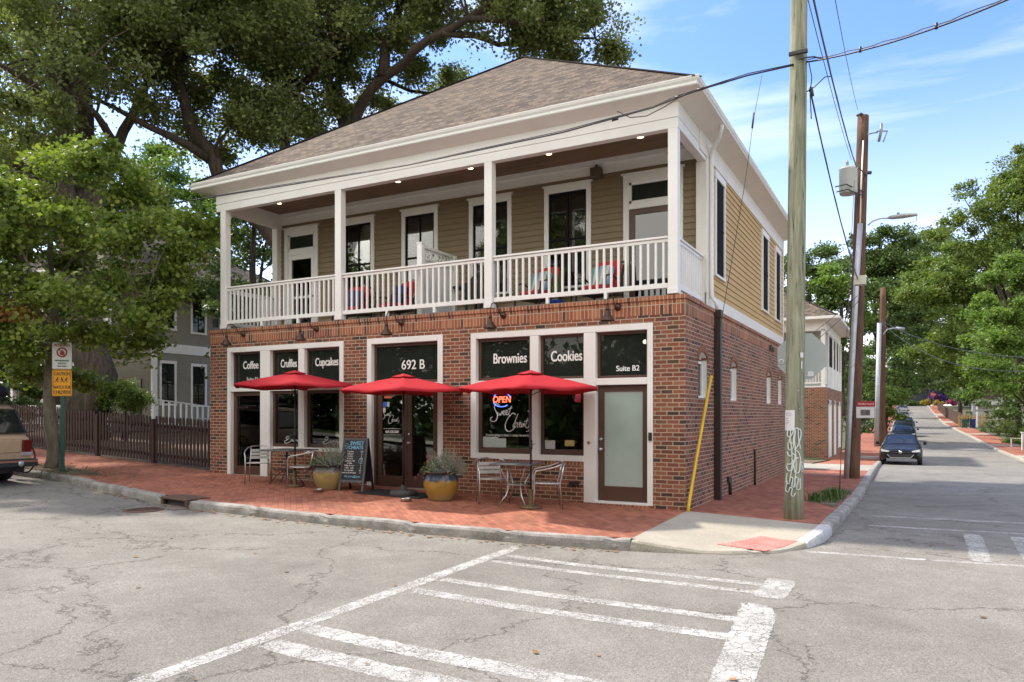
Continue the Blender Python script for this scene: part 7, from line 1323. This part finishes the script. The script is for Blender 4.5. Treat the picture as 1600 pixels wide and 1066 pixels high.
def sedan(loc, label, col, h=1.45, wd=.91, suv=False, name='parked_car'):
    k = h/1.45; zb = .22 if not suv else .3; bl = .92*k if not suv else 1.0*k
    st = [(0,.30,wd*.72,.62*k,wd*.66,0,0,0),(.10,.22,wd*.90,.70*k,wd*.84,0,0,0),(.5,zb,wd*.97,.80*k,wd*.92,0,0,0),(1.15,zb,wd,bl-.05,wd*.95,0,0,0),(1.35,zb,wd,bl,wd*.95,0,0,0),(2.05,zb,wd,bl+.01,wd*.95,h-.06,wd*.70,1),(2.6,zb,wd,bl+.02,wd*.95,h,wd*.72,1),(3.3,zb,wd,bl+.03,wd*.95,h-.02,wd*.70,1),(3.75,zb,wd,bl+.04,wd*.95,h-.10,wd*.67,1),(4.3,zb,wd*.98,bl+.06,wd*.90,0,0,0),(4.6,.3,wd*.85,bl,wd*.75,0,0,0)]
    if suv: st[9] = (4.25,zb,wd*.98,bl+.03,wd*.92,h-.18,wd*.62,1); st[10] = (4.5,.35,wd*.9,bl,wd*.85,0,0,0)
    r, body = car(name, loc, 0, label, col, st, 4.6, (.85,3.6))
    MB().box(-wd*.55,wd*.55,-.025,.03,.33,.52*k).box(-wd*.50,wd*.50,-.02,.05,.56*k,.60*k).build('grille', PLB, r, .01); m = MB(); m.tube([(-wd*.6,-.03,.50*k),(-wd*.45,-.04,.33),(wd*.45,-.04,.33),(wd*.6,-.03,.5*k)],.012,6); m.build('chrome_strip', CHR, r)
    for s in (-1,1):
        m = MB(); m.add([(s*wd*.50,-.012,.66*k),(s*wd*.86,.12,.74*k),(s*wd*.90,.22,.70*k),(s*wd*.86,.06,.62*k),(s*wd*.52,-.03,.60*k)],[(0,1,2,3,4)]); m.build('headlight', HL, r); MB().lathe((s*(wd+.10),1.62,bl+.09),[(0,-.09),(.07,-.07),(.085,0),(.07,.05),(0,.06)],10,axis=(0,1,0)).build('mirror', col, r)
    MB().lathe((0,-.05,.60*k),[(0,0),(.07,0),(.07,.012),(0,.015)],16,axis=(0,-1,0)).build('badge', CHR, r); return r
BLK = paintmat('black_car_paint', (.010,.009,.009), .0); NVY = paintmat('dark_blue_car_paint', (.014,.016,.022), .0); SLV = paintmat('silver_car_paint', (.32,.34,.35), .6)
for x, y, col, h, suv, l in ((2.86,26.2,BLK,1.43,False,'black sedan, nearest of the cars parked along the left kerb'),(2.68,53.5,NVY,1.47,False,'dark sedan parked second from the camera, behind the black sedan'),(2.62,63.5,BLK,1.76,True,'tall dark car parked third in the row behind the sedans'),(1.85,117,SLV,1.6,True,'silver car parked fourth in the row, below the street crest'),(1.45,150,SLV,1.6,False,'pale car, farthest of the row near the street crest')):
    o = sedan((x, y, G(x, y)-.138), l, col, h, suv=suv)
    dz = (G(x,y+4)-G(x,y))/4; o.rotation_euler.x = math.atan(dz)
# tan station wagon at the left
TANP = paintmat('tan_car_paint', (.42,.31,.21), .05); wd = .86; zz = -.025
st = [(0,.45,wd*.8,.72,wd*.8,0,0,0),(.1,.36,wd*.98,.86,wd*.94,0,0,0),(1.1,.34,wd,.98,wd*.96,0,0,0),(1.35,.34,wd,1.04,wd*.97,0,0,0),(1.95,.34,wd,1.05,wd*.97,1.63,wd*.80,1),(2.5,.34,wd,1.06,wd*.98,1.69,wd*.82,1),(3.4,.34,wd,1.06,wd*.98,1.70,wd*.82,1),(4.12,.34,wd,1.06,wd*.97,1.68,wd*.81,1),(4.22,.35,wd,1.06,wd*.96,1.64,wd*.79,1),(4.50,.38,wd*.97,1.05,wd*.93,0,0,0),(4.56,.42,wd*.955,1.0,wd*.92,0,0,0),(4.575,.48,wd*.93,.96,wd*.90,0,0,0)]
CAR, cb_ = car('station_wagon', (-17.87,-4.12,G(-17.87,-4.1)-.138), R(-90), 'tan station wagon with a roof box, parked at the left edge before the street tree', TANP, st, 4.58, (.85,3.62), .34, None)
CAR.rotation_euler = (-math.atan(.05), 0, R(-90))
RW = 4.56
# rear end: local x across, tail towards +y
def rear_pt(x, z): return lerp(4.53, 4.24, max(0, min(1, (z-1.05)/.58)))
m = MB(); z0, z1 = 1.12, 1.58; m.add([(-.70,rear_pt(0,z0)+.03,z0),(.70,rear_pt(0,z0)+.03,z0),(.60,rear_pt(0,z1)+.03,z1),(-.60,rear_pt(0,z1)+.03,z1)],[(0,1,2,3)]); m.build('rear_window', CGL, CAR)
m = MB()
for a, b_ in (((-.72,z0-.01),(-.61,z1+.01)),((.72,z0-.01),(.61,z1+.01)),((-.72,z0-.015),(.72,z0-.015)),((-.61,z1+.015),(.61,z1+.015))): m.bar((a[0],rear_pt(0,a[1])+.03,a[1]),(b_[0],rear_pt(0,b_[1])+.03,b_[1]),.035,.02)
m.build('window_seal', PLB, CAR)
m = MB(); m.tube([(.0,4.54,1.14),(.25,4.44,1.28),(.45,4.40,1.34)],.010,5); m.build('rear_wiper', PLB, CAR)
for s in (-1,1):
    MB().box(min(s*.62,s*.82),max(s*.62,s*.82),4.50,4.60,.70,.96).build('tail_light', TLR, CAR, .02); MB().box(min(s*.62,s*.82),max(s*.62,s*.82),4.50,4.602,.62,.70).build('reverse_light', HL, CAR, .01)
MB().box(-.60,.60,4.55,4.59,.69,.95).build('rear_panel', TANP, CAR, .015); np_ = MB().box(-.17,.17,4.59,4.60,.74,.90).build('licence_plate', PAPER, CAR, .004); o = letters('RKD 4173', 0, 0, 0, .065, np_, .002, .8, SBK); o.location = (0,4.603,.82); o.rotation_euler = (R(90),0,R(180))
MB().box(-.88,.88,4.50,4.74,.40,.56).box(-.88,-.84,3.95,4.6,.40,.56).box(.84,.88,3.95,4.6,.40,.56).build('rear_bumper', PLB, CAR, .03); MB().box(-.86,.86,4.735,4.755,.50,.54).build('bumper_strip', CHR, CAR)
MB().lathe((-.52,4.75,.47),[(0,0),(.055,0),(.06,.012),(0,.014)],16,axis=(0,1,0)).build('fog_light', HL, CAR)
MB().tube([(-.45,4.5,.28),(-.45,4.72,.27)],.025,8).build('exhaust', RUST, CAR)
MB().box(-.75,.75,4.0,4.45,.25,.42).build('underbody', PLB, CAR)
for y in (2.3,3.7): m = MB(); m.box(-.72,.72,y-.03,y+.03,1.80,1.835).box(-.68,-.62,y-.03,y+.03,1.69,1.8).box(.62,.68,y-.03,y+.03,1.69,1.8); m.build('roof_bar', BLACK, CAR)
for s in (-1,1): MB().tube([(s*.66,2.0,1.70),(s*.66,2.1,1.77),(s*.66,3.95,1.77),(s*.66,4.05,1.70)],.016,8).build('roof_rail', BLACK, CAR)
rb = empty('roof_box', (0,0,0), 'dark roof box strapped on top of the tan station wagon', 'roof box'); Mc = CAR.matrix_basis
CARM = Matrix.Translation(CAR.location) @ CAR.rotation_euler.to_matrix().to_4x4()
rb.matrix_world = CARM @ Matrix.Translation((-.28,3.05,1.845))
m = MB(); pr = [(-1.05,.10,.05),(-.9,.26,.13),(-.4,.32,.20),(.6,.33,.21),(1.1,.30,.17),(1.3,.16,.07)]; vs = []; n = 14
for y, w2, h2 in pr:
    for k in range(n): a = 2*math.pi*k/n; vs.append((w2*(abs(math.cos(a))**.6)*(1 if math.cos(a)>0 else -1), y, .09+(h2 if math.sin(a)>0 else .08)*math.sin(a)))
m.add(vs,[(i*n+k,i*n+(k+1)%n,(i+1)*n+(k+1)%n,(i+1)*n+k) for i in range(len(pr)-1) for k in range(n)]+[tuple(range(n))[::-1],tuple((len(pr)-1)*n+k for k in range(n))],0,True); m.build('box_lid', NVY, rb); MB().box(-.33,.33,-.9,1.1,.075,.095).build('box_seam', M_('box_trim',(.35,.28,.12),.5), rb)
# bicycle half hidden behind the wagon
bk = empty('bicycle', (-14.15,-2.95,G(-14.1,-2.9)), 'black bicycle mostly hidden behind the tan wagon, its wheel showing beside the tail light', 'bicycle', rz=R(186))
for y, nm in ((0,'wheel'),(1.02,'wheel')):
    m = MB(); m.tube([(y+.33*math.cos(t),0,.34+.33*math.sin(t)) for t in np.linspace(0,2*math.pi,33)],.018,7,cap=False); wo_ = m.build(nm, TYR, bk); m = MB()
    for k in range(16): t = 2*math.pi*k/16; m.tube([(y,0,.34),(y+.32*math.cos(t),0,.34+.32*math.sin(t))],.0015,3)
    m.lathe((y,0,.34),[(0,-.04),(.02,-.04),(.02,.04),(0,.04)],8,axis=(0,1,0)); m.build('spokes', STEEL, wo_)
m = MB(); 
for p, q in (((0,0,.34),(.14,0,.82)),((.14,0,.80),(.62,0,.78)),((.16,0,.72),(.50,0,.30)),((.50,0,.30),(.62,0,.84)),((.50,0,.30),(1.02,0,.34)),((.62,0,.78),(1.02,0,.34))): m.tube([p,q],.016,7)
m.build('frame', BLACK, bk); MB().tube([(.10,-.28,.93),(.14,-.1,.90),(.14,.1,.90),(.10,.28,.93)],.012,6).tube([(.14,0,.8),(.14,0,.9)],.014,6).build('handlebar', BLACK, bk); q = MB(); puff(q,.50,.76,-.06,.06,.84,.89); q.build('saddle', BLACK, bk)
# ---------------------------------------------------------------- right side of the side street
for (x, y, col, l) in ((8.55,88,'green','green wheeled bin standing on the right pavement beside the blue bin'),(9.35,88.5,'blue','blue wheeled bin standing on the right pavement beside the green bin'),(-.1,39.6,'green','dark green wheeled bin beside the far brick building')):
    cm = M_(col+'_bin', (.015,.07,.045) if col == 'green' else (.01,.03,.16), .45); r = empty('wheeled_bin', (x,y,G(x,y)), l, 'bin', 'wheeled bins'); m = MB()
    m.add([(-.24,-.28,.06),(.24,-.28,.06),(.24,.28,.06),(-.24,.28,.06),(-.31,-.36,.98),(.31,-.36,.98),(.31,.36,.98),(-.31,.36,.98)],[(0,3,2,1),(4,5,6,7),(0,1,5,4),(1,2,6,5),(2,3,7,6),(3,0,4,7)]); m.build('bin_body', cm, r, .03)
    MB().box(-.34,.34,-.40,.38,.98,1.05).build('lid', cm, r, .02); MB().tube([(-.25,.38,.98),(-.25,.47,.96),(.25,.47,.96),(.25,.38,.98)],.018,6).build('handle', cm, r)
    for s in (-1,1): MB().lathe((s*.24,.30,.11),[(0,-.04),(.11,-.04),(.11,.04),(0,.04)],14,axis=(1,0,0)).build('wheel', TYR, r)
WST = M_('weathered_cream', (.55,.52,.45), .7)
gp = empty('gate_post', (9.6,44.3,G(9.6,44.3)+.05), 'white square gate post with a flat cap at the right edge', 'gate post'); MB().box(-.19,.19,-.19,.19,-.2,1.02).build('post', WHITE, gp, .01); MB().box(-.23,.23,-.23,.23,1.02,1.08).build('cap', WHITE, gp, .01); MB().box(.19,2.5,-.04,.04,.15,.85).build('rail_panel', WHITE, gp)
mbx = empty('mailbox', (8.95,45.3,G(9.3,45.3)), 'dark mailbox on an arm beside the white gate post', 'mailbox'); MB().lathe((0,0,.85),[(0,-.22),(.10,-.22),(.10,.22),(0,.22)],14,axis=(0,1,0)).build('box', BRONZE, mbx); MB().box(-.04,.04,-.04,.04,-.1,.75).bar((0,0,.70),(.8,0,.70),.05,.05).build('post', WHITE, mbx)
pg = empty('porch_gate', (10.0,66,G(10,66)+.2), 'pale timber post and bracket with a grey letter shelf before the shrubs', 'post'); MB().box(-.08,.08,-.08,.08,-.2,1.9).build('post', WST, pg); MB().box(-1.7,.3,-.2,.2,1.9,2.1).build('shelf', GALV, pg); MB().bar((0,0,1.2),(-.9,0,1.2),.06,.06).build('bracket', WST, pg)
yf = empty('timber_fence', (8.2,94,G(9,94)), 'low ochre slatted timber fence behind the wheeled bins', 'fence')
m = MB()
for k in range(12): m.box(k*.28,k*.28+.12,-.03,.03,0,1.5)
m.build('slats', M_('ochre_timber',(.42,.27,.08),.7), yf); MB().box(-.1,3.4,.03,.08,.3,.42).box(-.1,3.4,.03,.08,1.1,1.22).build('rails', M_('ochre_timber',(.42,.27,.08),.7), yf)
df = empty('board_fence', (8.8,99,G(9,99)), 'brown board fence climbing beside the right pavement', 'fence'); m = MB()
for k in range(130): y = k*.5; m.box(-.03-(k*.0085),.03-(k*.0085),y,y+.46,G(8,99+y)-G(9,99)-.2,G(8,99+y)-G(9,99)+1.7)
m.build('boards', M_('brown_boards',(.10,.055,.035),.8), df)
pa = empty('far_porch', (13.5,95,G(13,95)), 'small white painted house with a porch glimpsed through the right trees', 'house'); MB().box(-3.5,3,0,6,-.5,3.4).build('wall', M_('white_house_wall',(.6,.6,.58),.6), pa); MB().box(-3.7,3.2,-1.6,0,2.6,2.75).build('porch_roof', GALV, pa)
for x in (-3.4,-1.2,1.0,2.9): MB().box(x-.08,x+.08,-1.5,-1.34,-.5,2.6).build('porch_post', WHITE, pa)
hip_roof('roof', pa, -4,3.5,-.4,6.4,3.4,[(-1.2,3,5.4),(.8,3,5.4)], SHG)
# far end of the street
fs_ = empty('stop_sign', (7.1,176,G(7,176)), 'tiny red stop sign on a grey post at the street crest', 'stop sign'); MB().box(-.04,.04,0,.05,-.2,2.6).build('post', GALV, fs_); m = MB(); m.prism([(.55*math.cos(R(22.5+45*k)), .55*math.sin(R(22.5+45*k))) for k in range(8)],0,.01,0,FX); pl_ = m.build('sign_plate', M_('stop_red',(.50,.03,.03),.4), fs_, loc=(0,-.01,2.9)); letters('STOP',0,0,-.02,.36,pl_,.004,.8)
gar = empty('garage', (3.0,222,4.2), 'dark navy garage with a panelled door at the head of the street', 'building'); MB().box(-6,4,0,6,-.5,4.4).build('wall', M_('navy_wall',(.018,.022,.045),.7), gar); MB().box(-4.6,-1.2,-.06,0,-.3,3.4).box(-.9,2.5,-.06,0,-.3,3.4).build('garage_door', M_('slate_door',(.03,.035,.05),.6), gar)
MB().box(-6.5,4.5,-.6,6.6,4.4,4.7).build('roof', DGREY, gar)
def massbush(label, c, rad, n, leaf, mat, cat='shrub', group='planting at the head of the street'): return shrub('shrub', label, [(c, rad)], n, leaf, mat, group, cat, csize=.5)
PURP = leafmat('purple_flowers', [(0,(.05,.02,.14)),(.6,(.13,.05,.30)),(1,(.30,.10,.35))], .2); YELF = leafmat('yellow_flowers', [(0,(.10,.12,.02)),(.5,(.38,.30,.03)),(1,(.55,.42,.05))], .2); PINF = leafmat('pink_flowers', [(0,(.10,.10,.03)),(.5,(.35,.06,.18)),(1,(.5,.12,.28))], .2)
massbush('long clipped dark hedge below the navy garage', (1.5,216,4.6), (5,1,1.0), 5000, .35, LF_DRK); massbush('deep purple flowering bush behind the tiny stop sign', (8.8,214,6.6), (2.6,1.2,2.6), 4500, .4, PURP); massbush('yellow flowering bush at the foot of the purple one', (8.0,211,4.9), (3.6,1,.9), 4000, .3, YELF); massbush('pink flowering bush to the right of the yellow one', (12.2,211,5.1), (1.8,1,.8), 3000, .3, PINF)
massbush('dark evergreen mass to the right of the street crest', (15.5,190,7), (5,4,4), 7000, .5, LF_DRK)
# grass verge flecks on the far left pavement
for x, y in ((1.2,30.5),(1.2,33)): blob_sheet('planting_bed', x, y, .8, .5, M_('pale_gravel',(.38,.37,.32),.9,var=.3,vscale=20), .006)
sheet('grass_verge', grid(-3.5,-.65,5,26.2,28.3,3), LAWN, .01)
